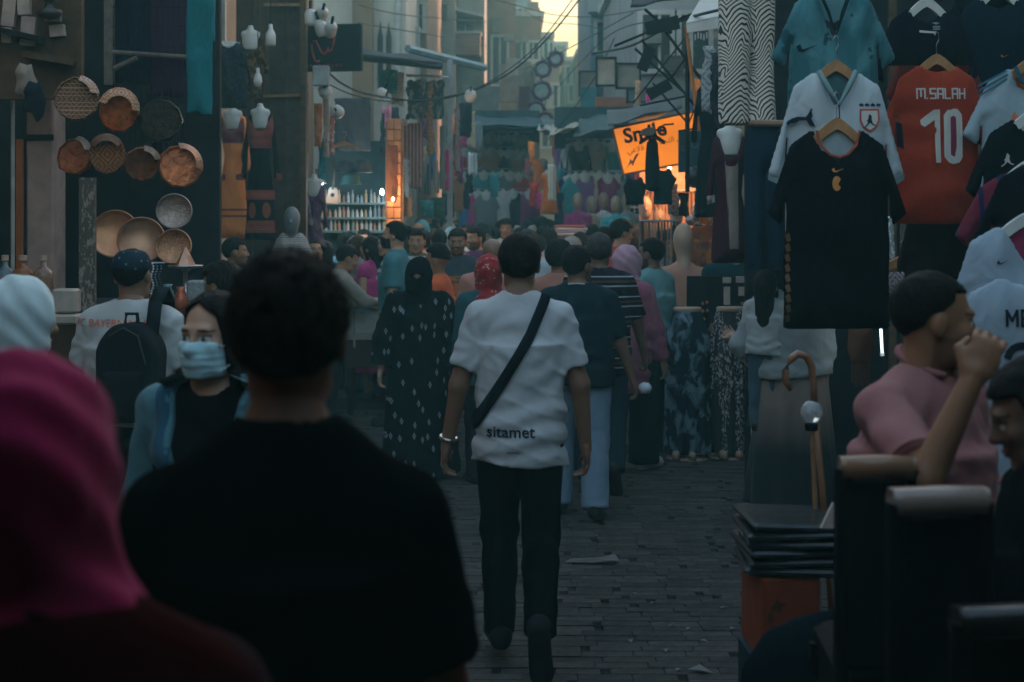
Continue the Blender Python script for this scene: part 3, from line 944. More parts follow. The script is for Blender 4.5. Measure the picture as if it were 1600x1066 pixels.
def bottom_geo(J, t, h, female, seed):
    s = J['s']; kind = t.get('kind', 'trousers'); inf = t.get('fit', .014)
    zt = J['pel'][2] + (.07 if kind != 'skirt' else .12) * s
    def f(P):
        zc = P[:, 2]
        if kind == 'skirt':
            g = np.clip((J['pel'][2] - zc) / (.85 * s), 0, 1.1)
            th = np.arctan2(P[:, 0], P[:, 1]); fo = 1 + (.03 + .05 * g) * np.sin(th * 9 + 1.5 * np.sin(zc * 2 + seed))
            ax = (.165 * J['w'] + .012 + t.get('flare', .12) * g) * s * fo; ay = (.125 * J['w'] + .014 + t.get('flare', .12) * g) * s * fo
            k0 = np.sqrt((P[:, 0] / ax) ** 2 + (P[:, 1] / ay) ** 2)
            d = (k0 - 1) * np.minimum(ax, ay)
            return np.maximum(np.maximum(d, zc - zt), t.get('hem', .1) * s - zc) * .8
        d = el(P, J['pel'], A((.152 if not female else .166) * J['w'] + inf, .114 * J['w'] + inf, .15) * s)
        for n in 'LR':
            l = leg_sd(P, J, n, inf + (.02 if kind == 'wide' else 0), t.get('flare', .018 if kind != 'wide' else .05))
            ax_ = norm(J['an' + n] - J['kn' + n])
            e = J['an' + n] + ax_ * (.02 * s)
            l = smax(l, (P - e) @ ax_, .008)
            d = smin(d, l, .03 * s)
        d = smax(d, zc - zt, .008)
        kn = .004 + .003 * np.clip(1 - np.abs(zc - .32 * s) / (.3 * s), 0, 1)
        return (d - kn * folds(P * A(1, 1, 1.8), seed, 1.1)) * .85
    lo, hi = bbox(J, ['pel', 'hpL', 'hpR', 'knL', 'knR', 'anL', 'anR'], .25 * s)
    lo[2] = -.02; hi[2] = zt + .03
    return surf(f, lo, hi, h)
def shoe_geo(J, n, h, sole=True):
    s = J['s']; an = J['an' + n]; fd = J['toe' + n]; up = A(0, 0, 1); upf = norm(up - (up @ fd) * fd)
    heel = an - upf * .04 * s - fd * .035 * s; toe = heel + fd * .2 * s
    def f(P):
        d = rc(P, heel, toe, .042 * s, .05 * s)
        d = smin(d, rc(P, heel + upf * .03 * s, heel + upf * .06 * s + fd * .02 * s, .04 * s), .03 * s)
        d = smin(d, rc(P, heel + upf * .03 * s, heel + fd * .1 * s + upf * .015 * s, .04 * s, .035 * s), .02 * s)
        d = smax(d, -((P - heel) @ upf) - .036 * s, .006)
        return smax(d, (P - heel) @ upf - .085 * s, .006)
    p = np.stack([heel, toe, an]); return surf(f, p.min(0) - .07, p.max(0) + .07, h)
def body_geo(J, h, female, spec):
    s = J['s']
    def f(P):
        d = torso_sd(P, J, 0, female, spec.get('belly', 0) * .8)
        d = smin(d, rc(P, J['nek'] - A(0, 0, .03), J['nek'] + (J['hed'] - J['nek']) * .45, .053 * s, .05 * s), .035 * s)
        for n in 'LR':
            d = smin(d, arm_sd(P, J, n), .03 * s)
            d = smin(d, leg_sd(P, J, n), .02 * s)
            hd = J['an' + n] + J['toe' + n] * .1 * s - A(0, 0, .035) * s
            d = smin(d, rc(P, J['an' + n] - A(0, 0, .02) * s, hd, .034 * s, .026 * s), .02 * s)
        return d
    lo, hi = bbox(J, [k for k in J if len(k) in (3, 4) and k not in ('toeL', 'toeR') and k[:2] != 'fd'], .2 * s)
    lo[2] = -.02; hi[2] = J['hed'][2] - .02
    V, Q = surf(f, lo, hi, h)
    c = np.zeros((len(V), 4), np.float32)
    return V, Q, c
def rot_mat(yaw, pitch, roll=0):
    return np.array((Matrix.Rotation(yaw, 3, 'Z') @ Matrix.Rotation(pitch, 3, 'X') @ Matrix.Rotation(roll, 3, 'Y')), np.float32)
def hand_frame(J, n, thumb):
    z = -J['fd' + n]; y = A(*thumb); y = norm(y - (y @ z) * z); x = np.cross(y, z)
    M = np.stack([x, y, z], 1)
    return M
PCACHE = {}
LAST = {}
def person(px, d, H, yaw, label, top=None, bottom=None, hair_=('short', HAIR), skin=(.27, .15, .095), pose=None, w=1.0, female=False,
           beard=0, h=None, cover=None, shoes=(.03, .03, .03), seed=0, cap=None, group=None, hh=None, x=None, key=None, belly=0.0, dz=0.0, extra_head=None):
    """one person: an Empty on the ground with body, clothes, hair and shoes as parts. yaw 0 looks up the street, 180 towards the viewer"""
    pose = pose or {}
    if h is None: h = .012 if d < 8 else .015 if d < 12 else .02
    if hh is None: hh = .0065 if d < 12 else .009
    X = at(px, 0, d).x if x is None else x
    e = empty('person', (X, d, dz), R(yaw), label, 'person', group)
    ck = key
    G = PCACHE.get(ck) if ck else None
    if G is None:
        J = skel(H, w, pose); s = J['s']; hs = (.55 + .45 * s)
        G = {'J': J, 'hs': hs}
        V, Q, c = body_geo(J, h, female, {'belly': belly})
        hv, hq, hc = head(female, beard, hh)
        HM = rot_mat(R(pose.get('hy', 0)), R(pose.get('hp', 0)), R(pose.get('hr', 0)))
        G['HM'] = HM
        put = lambda v: (v * hs) @ HM.T + J['hed']
        G['put'] = put
        parts = [(V, Q), (put(hv), hq)]; cols = [c, hc]
        for n, mir in (('L', -1), ('R', 1)):
            gv, gq = hand(pose.get('curl' + n, .25), .0055 if d < 7 else .008 if d < 12 else .012)
            gv = gv * A(mir, 1, 1) * s
            if mir < 0: gq = gq[:, ::-1]
            M = hand_frame(J, n, pose.get('thumb' + n, (0, 1, .05)))
            parts.append((gv @ M.T + J['wr' + n], gq)); cols.append(np.zeros((len(gv), 4), np.float32))
        VV, QQ = cat(*parts)
        G['body'] = mesh_of('body', VV, QQ, True, np.concatenate(cols))
        if hair_ and not cover:
            hv2, hq2 = hair(hair_[0], hh * .95, seed % 3)
            G['hair'] = mesh_of('hair', put(hv2), hq2, True)
        if cover:
            v, q = surf(hijab_sd(cover.get('kind', 'open'), seed, cover.get('long', 0)), (-.24, -.2, -.42 - cover.get('long', 0)), (.24, .2, .16), cover.get('h', .008 if d < 12 else .012))
            G['cover'] = mesh_of('hijab', put(v), q, True)
        if top:
            v, q = top_geo(J, dict(top, belly=belly), h * .9, female, seed); G['top'] = mesh_of('top', v, q, True); G['topVQ'] = (v, q)
        if bottom:
            v, q = bottom_geo(J, bottom, h, female, seed + 3); G['bottom'] = mesh_of('bottom', v, q, True)
        for n in 'LR':
            v, q = shoe_geo(J, n, .01 if d < 8 else .014); G['shoe' + n] = mesh_of('shoe', v, q, True)
        if ck: PCACHE[ck] = G
    ob('body', G['body'], skin_mat(skin), e)
    if 'hair' in G and hair_: ob('hair', G['hair'], hair_[1], e)
    if 'cover' in G and cover: ob('hijab' if cover.get('kind', 'open') != 'slit' else 'niqab', G['cover'], cover['mat'], e)
    if top: ob({'abaya': 'abaya', 'long': 'shirt'}.get(top.get('kind'), 'shirt'), G['top'], top['mat'], e)
    if bottom: ob({'skirt': 'skirt'}.get(bottom.get('kind'), 'trousers'), G['bottom'], bottom['mat'], e)
    for n in 'LR': ob('shoe', G['shoe' + n], plain(shoes, .6, bump=.2, name='shoe_leather'), e)
    LAST.clear(); LAST.update(G)
    return e
def bvh_of(vq):
    v, q = vq; return BVHTree.FromPolygons([tuple(map(float, a)) for a in v], [tuple(int(i) for i in f) for f in q])
def ribbon(bvh, pts, width, name, mat, parent, side=-1, off=.006, n=24, th=.004):
    """a flat strap lying on a surface seen along y; pts in x,z"""
    b = MB(); L = []
    for i in range(n + 1):
        t = i / n * (len(pts) - 1); k = min(int(t), len(pts) - 2); u = t - k
        p = np.array(pts[k]) * (1 - u) + np.array(pts[k + 1]) * u
        dv = np.array(pts[k + 1]) - np.array(pts[k]); nv = np.array([-dv[1], dv[0]]); nv = nv / np.linalg.norm(nv)
        L.append([(p[0] + nv[0] * s_ * width / 2, 0, p[1] + nv[1] * s_ * width / 2) for s_ in (-1, 0, 1)])
    V = []
    for q in [q for r in L for q in r]:
        hit = bvh.ray_cast(Vector((q[0], side, q[2])), Vector((0, -side, 0)))
        if hit[0] is not None: V.append((q[0], hit[0].y + side * off, q[2]))
        else:
            c_, n_, _i, _d = bvh.find_nearest(Vector(q)); V.append(tuple(c_ + n_ * off))
    last = None
    V2 = [(x_, y_ + side * th, z_) for x_, y_, z_ in V]
    m = len(V); Fs = []
    for i in range(n):
        for k in range(2):
            a = i * 3 + k; Fs.append([a + m, a + 1 + m, a + 4 + m, a + 3 + m])
        Fs.append([i * 3, i * 3 + m, i * 3 + 3 + m, i * 3 + 3]); Fs.append([i * 3 + 2, i * 3 + 5, i * 3 + 5 + m, i * 3 + 2 + m])
    return ob(name, mesh_of(name, V + V2, Fs, True), mat, parent)

def add_strands(e, G, style, hh, seed, n, lo, hi, mat, rs=2):
    """short loose hairs standing off the hair so that its edge is soft"""
    hv, hq = hair(style, hh * .95, seed % 3)
    pv_ = G['put'](hv); rr = np.random.RandomState(rs)
    cen = G['J']['hed'] + A(0, -.014, .03); cb = MB()
    for i in rr.choice(len(pv_), min(n, len(pv_)), replace=False):
        p = pv_[i]; n_ = norm(p - cen)
        a = p - n_ * .003; L = rr.uniform(lo, hi); t_ = norm(np.cross(n_, rr.normal(size=3)))
        m1 = a + n_ * L * .6 + t_ * L * .3; m2 = a + n_ * L * .9 + t_ * rr.uniform(-.5, .9) * L
        u_ = norm(np.cross(n_, t_)) * .0009
        cb.add([a - u_, a + u_, m1 + u_, m1 - u_, m2], [[0, 1, 2, 3], [3, 2, 4]])
    tag(cb.ob('loose_hair', mat, e), kind='stuff')

# ================================================================== PEOPLE: the ones near the viewer
# --- dark haired man in black, back of the head close to the lens
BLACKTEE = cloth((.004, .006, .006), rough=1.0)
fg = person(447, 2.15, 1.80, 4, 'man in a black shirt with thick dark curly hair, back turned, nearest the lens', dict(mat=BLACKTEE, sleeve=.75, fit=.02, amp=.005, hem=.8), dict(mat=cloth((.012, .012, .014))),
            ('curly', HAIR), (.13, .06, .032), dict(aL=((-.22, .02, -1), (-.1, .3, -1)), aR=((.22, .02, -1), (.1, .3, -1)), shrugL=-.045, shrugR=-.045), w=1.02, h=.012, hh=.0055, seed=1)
G0 = dict(LAST)
add_strands(fg, G0, 'curly', .0055, 1, 3000, .006, .014, HAIR)

# --- woman in a magenta headscarf, left edge, very close
person(28, 1.5, 1.70, 8, 'woman in a magenta headscarf and dark red wrap, cut by the left edge', dict(mat=cloth((.02, .008, .01)), kind='abaya', sleeve=1.95, fit=.03), None,
       None, (.3, .17, .11), dict(shrugL=-.05, shrugR=-.05), w=1.04, female=True, cover=dict(kind='none', mat=cloth((.27, .010, .065), rough=.95), h=.008, long=.05), h=.014, seed=4)
wrp = MB()
e_ = bpy.data.objects['person.001'] if 'person.001' in bpy.data.objects else None
vq = LAST['topVQ']; 
def shawl(J, h):
    s = J['s']
    def f(P):
        d = torso_sd(P, J, .04, True)
        for n in 'LR': d = smin(d, rc(P, J['sh' + n], J['el' + n], .1 * s, .105 * s), .05)
        low = J['che'][2] - .16 * s + .5 * np.abs(P[:, 0]) * 0 + .03 * np.sin(P[:, 0] * 8)
        return smax(smax(d - .008 * folds(P, 8, 1), low - P[:, 2], .01), P[:, 2] - J['nek'][2] - .02, .01)
    lo, hi = bbox(J, ['che', 'nek', 'shL', 'shR', 'elL', 'elR'], .22)
    return surf(f, lo, hi, h)
v, q = shawl(LAST['J'], .014)
ob('wrap', mesh_of('wrap', v, q, True), cloth((.022, .003, .003), rough=.95), bpy.context.scene.objects[-1] if False else LAST.get('e') or [o for o in C.objects if o.type == 'EMPTY'][-1])

# --- masked woman in a denim jacket facing the viewer
DENIM = cloth((.085, .20, .235), wr=.8)
mw = person(340, 4.0, 1.635, 170, 'woman in a pale blue face mask and open denim jacket, facing the viewer', dict(mat=cloth((.006, .007, .009)), kind='long', sleeve=.5, fit=.006, v=.05, hem=.8, amp=.003), dict(mat=cloth((.03, .05, .07))),
            ('sidelock', HAIR), (.50, .29, .19), dict(aL=((-.2, .0, -1), (-.06, .25, -1)), aR=((.2, 0, -1), (.1, .25, -1)), hy=-15, hp=-2), w=1.0, female=True, h=.011, hh=.0042, seed=6, shoes=(.2, .2, .2))
G1 = dict(LAST); J1 = G1['J']
def jacket(P):
    d = top_sd_cache(P)
    return d
def jk(J, h):
    s = J['s']
    def f(P):
        d = torso_sd(P, J, .026, True)
        for n in 'LR':
            a = arm_sd(P, J, n, .026, 2, 1.0)
            a = smax(a, (P - J['wr' + n]) @ norm(J['wr' + n] - J['el' + n]), .006)
            d = smin(d, a, .03)
        d = smax(d, .86 * s - P[:, 2], .008)
        # open front
        gap = .055 + .05 * np.clip((P[:, 2] - 1.2 * s) / .25, 0, 1)
        d = smax(d, np.minimum(gap - np.abs(P[:, 0]), P[:, 1] - .03), .008)
        d = smax(d, -el(P, J['nek'] + A(0, .012, .04) * s, A(.075, .075, .05) * s), .006)
        d = smax(d, P[:, 2] - (J['nek'][2] + .05 * s), .006)
        return (d - .007 * folds(P * A(1, 1, 1.6), 3, 1.2)) * .85
    lo, hi = bbox(J, ['pel', 'nek', 'shL', 'shR', 'elL', 'elR', 'wrL', 'wrR'], .2)
    hi[2] = J['nek'][2] + .1
    return surf(f, lo, hi, h)
v, q = jk(J1, .010)
jo = ob('jacket', mesh_of('jacket', v, q, True), DENIM, mw)
bj = bvh_of((v, q))
def collar(x0):
    m = MB()
    s = x0
    pts = [(s * .075, 1.425), (s * .135, 1.40), (s * .118, 1.335), (s * .07, 1.36)]
    return outline(pts)
for sx in (-1, 1):
    V_, F_ = dense(*collar(sx), 2); V_ = onto(bj, V_, 1, .012, fallback=.1)
    pc = ob('collar_flap', mesh_of('collar_flap', V_, F_, True), DENIM, jo)
    V_, F_ = dense(*outline([(sx * .075, 1.22), (sx * .16, 1.23), (sx * .16, 1.19), (sx * .12, 1.165), (sx * .075, 1.18)]), 2); V_ = onto(bj, V_, 1, .008, fallback=.12)
    ob('pocket_flap', mesh_of('pocket_flap', V_, F_, True), DENIM, jo)
bagstrap = ribbon(bj, [(.125, 1.43), (.105, 1.3), (.085, 1.1), (.08, .95)], .05, 'bag_strap', cloth((.03, .10, .15)), None, side=1, off=.012)
bagstrap.location = mw.location; bagstrap.rotation_euler = mw.rotation_euler
tag(bagstrap, 'dark blue bag strap over the shoulder of the denim jacket', 'bag strap')
# surgical mask with pleats
def mask_sd(P):
    d = head_sd(P, True) - .007
    sh = smax(np.abs(P[:, 0]) - .064, np.abs(P[:, 2] + .057) - .052, .012)
    d = smax(d, sh, .008)
    d = smax(d, .022 - P[:, 1], .004)
    fill = el(P, (0, .066, -.055), (.052, .042, .05))
    d = smin(d, smax(fill, sh, .006), .02)
    return d + .0007 * np.sin(P[:, 2] * 300) * (np.abs(P[:, 2] + .06) < .03)
v, q = surf(mask_sd, (-.09, 0, -.13), (.09, .15, .02), .0038)
mo = ob('face_mask', mesh_of('face_mask', G1['put'](v), q, True), cloth((.42, .66, .70), wr=.25), mw)
lp = MB()
for sx in (-1, 1):
    for z_ in (-.02, -.09):
        lp.tube([G1['put'](A(sx * .062, .055, z_)[None])[0], G1['put'](A(sx * .078, .03, z_ * .8)[None])[0], G1['put'](A(sx * .086, -.012, z_ * .4)[None])[0]], .0018, 5)
lp.ob('ear_loop', cloth((.6, .7, .7)), mo)

# --- man with skullcap, football shirt and backpack
SHIRT_W = cloth((.46, .48, .47), wr=.35)
bm_ = person(203, 6.5, 1.70, -6, 'man in a white football shirt and embroidered skullcap, wearing a backpack', dict(mat=SHIRT_W, sleeve=.72, fit=.022, hem=.92, amp=.011, loose=1.6), dict(mat=cloth((.016, .018, .022))),
             ('crop', HAIR), (.24, .13, .085), dict(aL=((-.28, .1, -1), (-.02, .5, -1)), aR=((.3, .1, -1), (.05, .4, -1))), w=1.12, h=.0105, hh=.006, seed=9)
G2 = dict(LAST); J2 = G2['J']
def cap_sd(P):
    d = el(P, (0, -.014, .045), (.084, .104, .082)) - .004
    return smax(smax(d, .028 + .25 * P[:, 1] * 0 - P[:, 2], .006), P[:, 2] - .118, .012)
v, q = surf(cap_sd, (-.11, -.14, 0), (.11, .12, .16), .006)
ob('skullcap', mesh_of('skullcap', G2['put'](v), q, True), cloth((.015, .03, .045), 'dots', (.14, .22, .26), s=1.0), bm_)
bt = bvh_of(G2['topVQ'])
LET_O = plain((.75, .16, .06), .7, bump=0, name='print')
print_on(bt, [shift(text_geo('FC BAYERN MÜN', .05), -.045, 1.352)], 'lettering', LET_O, bm_, side=-1, off=.005, n=1)
V_, F_ = dense(*outline([(-.255 + .02 * math.cos(a), 1.28 + .024 * math.sin(a)) for a in np.linspace(0, 6.0, 10)]), 1)
# backpack
bp_ = empty('backpack', bm_.location, bm_.rotation_euler[2], 'black backpack on the back of the man in the skullcap', 'backpack')
def pack_sd(P):
    q = np.abs(P - A(.085, -.205, 1.165)) - A(.105, .055, .185)
    d = nrm(np.maximum(q, 0)) + np.minimum(q.max(1), 0) - .035
    d = smax(d, P[:, 2] - 1.39 + 4.5 * (P[:, 0] - .085) ** 2 * 1.3, .03)
    return d - .006 * folds(P, 4, 1.1)
v, q = surf(pack_sd, (-.08, -.34, .92), (.25, -.08, 1.45), .011)
BAG = cloth((.012, .017, .02), rough=.8)
ob('bag_body', mesh_of('bag_body', v, q, True), BAG, bp_)
def pocket_sd(P):
    q = np.abs(P - A(.085, -.30, 1.07)) - A(.075, .012, .085)
    return nrm(np.maximum(q, 0)) + np.minimum(q.max(1), 0) - .018
v, q = surf(pocket_sd, (-.04, -.36, .94), (.21, -.25, 1.2), .01)
ob('front_pocket', mesh_of('front_pocket', v, q, True), BAG, bp_)
MB().tube([(.02, -.298, 1.33), (.085, -.302, 1.365), (.15, -.298, 1.33), (.185, -.29, 1.2)], .004, 6).ob('zip', plain((.04, .045, .05), .4), bp_)
MB().tube([(.055, -.2, 1.37), (.06, -.2, 1.42), (.11, -.2, 1.42), (.115, -.2, 1.37)], .009, 6).ob('grab_handle', BAG, bp_)
for sx in (.165,):
    st = MB(); pts = [(sx, -.17, 1.32), (sx * .95 + .005, -.11, 1.47), (sx * .9 + .01, -.01, 1.525), (sx * .9, .09, 1.46), (sx * .9, .15, 1.3), (sx, .13, 1.12), (sx + .0, .0, 1.02), (sx, -.15, 1.0)]
    for i in range(len(pts) - 1):
        a, b_ = Vector(pts[i]), Vector(pts[i + 1])
        st.add([a + Vector((-.03, 0, 0)), a + Vector((.03, 0, 0)), b_ + Vector((.03, 0, 0)), b_ + Vector((-.03, 0, 0))], [[0, 1, 2, 3]])
    so = st.ob('strap', BAG, bp_, smooth=True)
    md = so.modifiers.new('thick', 'SOLIDIFY'); md.thickness = .012; md.offset = 0

# --- woman in a white hijab at the left edge
person(14, 4.35, 1.655, -62, 'woman in a white headscarf at the left edge, looking right', dict(mat=cloth((.05, .06, .07)), kind='abaya', sleeve=1.95, fit=.02), None, None, (.30, .17, .11),
       dict(hp=-6), female=True, cover=dict(kind='open', mat=cloth((.50, .60, .60)), h=.008), h=.014, seed=14)

# --- man in the white T-shirt walking away, centre
TEE = cloth((.42, .44, .45), wr=.3)
walk = dict(aL=((-.30, -.04, -1), (-.20, .14, -1)), aR=((.30, -.03, -1), (.10, .12, -1)),
            lL=((.015, .2, -1), (.0, -.08, -1), (-.12, 1, -.02)), lR=((-.0, -.02, -1), (-.03, -.66, -.84), (.08, .34, -.94)), lean=4)
wt = person(812, 5.85, 1.725, 1, 'man in a white T-shirt and black trousers walking away in the middle', dict(mat=TEE, sleeve=.74, fit=.013, hem=.84, amp=.010, loose=1.2), dict(mat=cloth((.004, .006, .007)), fit=.017, flare=.010),
            ('short', HAIR), (.20, .105, .065), walk, w=.98, h=.0095, hh=.006, seed=22, shoes=(.014, .014, .016))
G3 = dict(LAST); J3 = G3['J']
b3 = bvh_of(G3['topVQ'])
LET_K = plain((.012, .025, .04), .8, bump=0, name='print')
print_on(b3, [shift(text_geo('sitamet', .066, bold=.0009), -.04, .965)], 'lettering', LET_K, wt, side=-1, off=.0045, n=1)
print_on(b3, [outline([(-.055, .905), (-.03, .907), (-.005, .905), (-.005, .902), (-.03, .904), (-.055, .902)])], 'small_print', LET_K, wt, side=-1, off=.0045, n=1)
sl = ribbon(b3, [(.115, 1.54), (.04, 1.37), (-.07, 1.19), (-.155, 1.06), (-.21, .985)], .042, 'sling_strap', cloth((.008, .013, .017)), None, side=-1, off=.009)
add_strands(wt, G3, 'short', .006, 22, 1800, .004, .010, HAIR)
sl.location = wt.location; sl.rotation_euler = wt.rotation_euler
tag(sl, 'black sling strap slanting across the white T-shirt', 'bag strap')
wr_ = J3['wrL'] - J3['fdL'] * .02
cf = MB(); M_ = hand_frame(J3, 'L', (0, 1, 0))
ring = [wr_ + M_ @ A(.034 * math.cos(a), .038 * math.sin(a), 0) for a in np.linspace(0, 2 * math.pi, 15)]
cf.tube(ring, .007, 6); cf.ob('wrist_watch', plain((.35, .33, .3), .25, metal=.9, bump=0), wt)

# --- woman in black patterned abaya and niqab
person(655, 10.0, 1.54, 176, 'veiled woman in a black robe with white lozenge print, walking towards the viewer', dict(mat=cloth((.006, .010, .011), 'diamonds', (.20, .24, .25), s=1.35), kind='abaya', sleeve=1.85, fit=.03, amp=.008), None, None, (.46, .27, .18),
       dict(aL=((-.36, .05, -1), (-.12, .1, -1)), aR=((.36, .05, -1), (.12, .1, -1)), hp=-4), w=1.05, female=True, cover=dict(kind='slit', mat=cloth((.004, .006, .007)), h=.008), h=.013, seed=31)

# --- navy polo man, right of the white T-shirt
wlk2 = dict(aL=((-.2, -.1, -1), (-.1, .1, -1)), aR=((.3, .15, -1), (.32, .25, -1)), lL=((-.04, .2, -1), (0, -.1, -1), (-.1, 1, 0)), lR=((.05, -.12, -1), (.02, -.3, -1), (.1, .9, -.3)))
NAVY = cloth((.010, .024, .032))
pm = person(902, 8.7, 1.65, -8, 'stout man in a navy polo and pale jeans beside the white T-shirt', dict(mat=NAVY, sleeve=.85, fit=.022, hem=.86, amp=.007), dict(mat=cloth((.16, .23, .30), 'mottle', (.22, .30, .37), s=.5), fit=.02, flare=.03),
            ('short', HAIR), (.20, .105, .065), dict(wlk2, hy=-30), w=1.25, belly=.03, seed=41, beard=1, h=.013)
MB().tube([A(-.05, -.06, 0) + LAST['J']['nek'] + A(0, 0, .03), A(0, -.075, .0) + LAST['J']['nek'] + A(0, 0, .035), A(.05, -.06, 0) + LAST['J']['nek'] + A(0, 0, .03)], .006, 5).ob('collar_stripe', cloth((.35, .4, .4)), pm)
# --- striped polo man
person(936, 9.5, 1.66, -6, 'man in a dark striped polo and dark jeans behind the navy polo', dict(mat=cloth((.016, .014, .02), 'stripes', (.30, .34, .34), (.10, .055, .045), s=7.5), sleeve=.9, fit=.022, hem=.82), dict(mat=cloth((.02, .04, .055)), fit=.018, flare=.02),
       ('short', GREYHAIR), (.18, .10, .065), dict(aR=((.3, .2, -1), (.2, .35, -1)), lL=((-.04, .15, -1), (0, -.05, -1), (-.1, 1, 0)), lR=((.05, -.06, -1), (.0, -.55, -1), (.1, .5, -.8)), curlR=.6), w=1.15, seed=43)
wpk = MB().lathe([(.0, -.03), (.03, -.028), (.042, -.005), (.04, .02), (.02, .035), (0, .037)], n=14, jit=.06, seed=2).ob('paper_bundle', plain((.6, .62, .65), .7, bump=.3), None, smooth=True, loc=at(1008, 607, 9.35), label='crumpled white packet held beside the striped polo', cat='packet')
# --- pink hijab woman
person(977, 10.3, 1.63, -38, 'woman in a pale pink headscarf and rose top with white shoes', dict(mat=cloth((.24, .075, .115), 'mottle', (.30, .11, .15), s=2.0), kind='long', sleeve=1.95, fit=.02, hem=.62), dict(mat=cloth((.007, .008, .010)), kind='wide'), None, (.30, .17, .12),
       dict(aR=((.25, .15, -1), (.15, .2, -1)), hy=-14, lL=((-.04, -.1, -1), (0, -.2, -1), (-.1, 1, 0)), lR=((.05, .22, -1), (0, 0, -1), (.1, 1, .05))), female=True, cover=dict(mat=cloth((.42, .24, .30)), h=.0085), seed=47, shoes=(.55, .52, .5))
# --- teal T-shirt man in profile
tm = person(1022, 11.0, 1.67, 48, 'bearded man in a pale teal T-shirt and neck chain, turned left', dict(mat=cloth((.13, .26, .265)), sleeve=.82, fit=.02, hem=.84, amp=.008), dict(mat=cloth((.012, .013, .016))), ('short', HAIR), (.19, .10, .065),
            dict(hy=10, aR=((.2, .05, -1), (.0, .2, -1)), aL=((-.2, .3, -1), (.3, .7, .5))), w=1.1, beard=2, seed=51)
nk = LAST['J']['nek']
MB().tube([nk + A(.062 * math.sin(a), -.012 + .062 * math.cos(a), .035 + .02 * math.cos(a + math.pi)) for a in np.linspace(0, 6.28, 19)], .004, 5).ob('neck_chain', plain((.6, .55, .4), .25, metal=1, bump=0), tm)

# --- man in a pink shirt leaning at the right, hand to his face
PINK = cloth((.31, .13, .125), wr=.5)
person(1428, 3.65, 1.715, -138, 'man in a dusty pink shirt leaning on chairs, rubbing his face', dict(mat=PINK, sleeve=.8, fit=.014, hem=.82, amp=.011, v=.02, loose=1.4), dict(mat=cloth((.012, .013, .015))),
       ('crop', HAIR), (.26, .12, .06), dict(aR=((.55, .75, -.42), (-.31, .28, .9)), aL=((-.2, .05, -1), (.0, .2, -1)), thumbR=(.3, -.6, .5), curlR=.65, hy=48, hp=-6, lean=4), w=1.12, belly=.02, beard=1, h=.0105, hh=.006, seed=57)
J5 = LAST['J']; nk5 = J5['nek']; pm5 = [o for o in C.objects if o.type == 'EMPTY'][-1]
MB().tube([nk5 + A(.066 * math.sin(a), .012 + .07 * math.cos(a), .038 - .03 * math.cos(a)) for a in np.linspace(.35, 5.93, 17)], .011, 6).ob('collar', PINK, pm5, smooth=True)
add_strands(pm5, LAST, 'crop', .006, 57, 2200, .003, .007, HAIR)
for n_ in 'LR':
    c5 = J5['sh' + n_] + (J5['el' + n_] - J5['sh' + n_]) * .78; ax5 = norm(J5['el' + n_] - J5['sh' + n_]); u5 = norm(np.cross(ax5, A(0, 0, 1) if abs(ax5[2]) < .9 else A(1, 0, 0))); v5 = np.cross(ax5, u5)
    MB().tube([c5 + (u5 * math.cos(a) + v5 * math.sin(a)) * .068 for a in np.linspace(0, 2 * math.pi, 17)], .006, 6, False).ob('sleeve_hem', PINK, pm5, smooth=True)
# --- boy in black, right edge
person(1640, 3.1, 1.535, 80, 'dark haired boy in black at the right edge, looking down', dict(mat=cloth((.008, .009, .011)), sleeve=.8), dict(mat=cloth((.01, .01, .012))), ('short', HAIR), (.15, .08, .05), dict(hp=-22), w=.95, seed=61, h=.013, hh=.0065)
# --- grey dressed woman carrying a child
person(1238, 8.7, 1.62, 12, 'woman in a grey blouse and long dip dyed skirt, head hidden by the black shirt', dict(mat=cloth((.23, .25, .25)), kind='long', sleeve=1.25, fit=.028, hem=.93, amp=.008), dict(mat=cloth((.20, .15, .125), 'fade', (.014, .018, .022)), kind='skirt', flare=.08), None, (.28, .16, .11),
       dict(aL=((-.5, .2, -1), (.1, .8, .1))), w=1.3, female=True, cover=dict(mat=cloth((.02, .02, .025))), seed=63, h=.014)
ch = person(1196, 8.62, .95, -20, 'small black haired child held at the left of the grey blouse', dict(mat=cloth((.34, .36, .36)), sleeve=.7), dict(mat=cloth((.05, .08, .11))), ('long', HAIR), (.32, .18, .125), dict(aR=((.3, .0, -1), (.2, .1, -1))), w=1.15, female=True, seed=65, dz=.54, h=.012)

# ================================================================== PEOPLE: the middle distance
DARK = cloth((.014, .016, .02)); JEAN = cloth((.05, .08, .12))
T = lambda c, **k: dict(mat=c if hasattr(c, 'name') else cloth(c), fit=.02, **k)
SK1, SK2, SK3 = (.38, .18, .09), (.28, .13, .065), (.48, .26, .16)
# arm reaching to the left stall, head hidden behind the masked woman's friend
person(352, 7.3, 1.60, 74, 'dark haired vendor stretching an arm to the left stall', T((.02, .022, .026), sleeve=.7), dict(mat=DARK), ('full', HAIR), SK1, dict(aR=((.2, .75, -.55), (-.05, 1, .12)), aL=((-.2, .2, -1), (0, .6, -.6))), seed=70)
person(362, 12.0, 1.66, -78, 'man in black with an orange collar seen in profile beside the dresses', T((.014, .014, .016), kind='long', sleeve=1.9), dict(mat=DARK), ('short', HAIR), SK1, dict(), seed=71, beard=1)
person(489, 14.2, 1.60, -150, 'man with a lit face looking up behind the curly hair', T((.03, .03, .04)), dict(mat=DARK), ('crop', HAIR), SK1, dict(hp=12), seed=72)
person(512, 12.7, 1.60, -70, 'man in a beige shirt bent over the white counter', T((.26, .22, .18), kind='long', sleeve=1.3), dict(mat=DARK), ('short', HAIR), SK1, dict(lean=16, hp=-22, aR=((.15, .7, -.7), (-.1, 1, -.1)), aL=((-.15, .6, -.8), (.1, 1, -.2)), curlR=.6), seed=73)
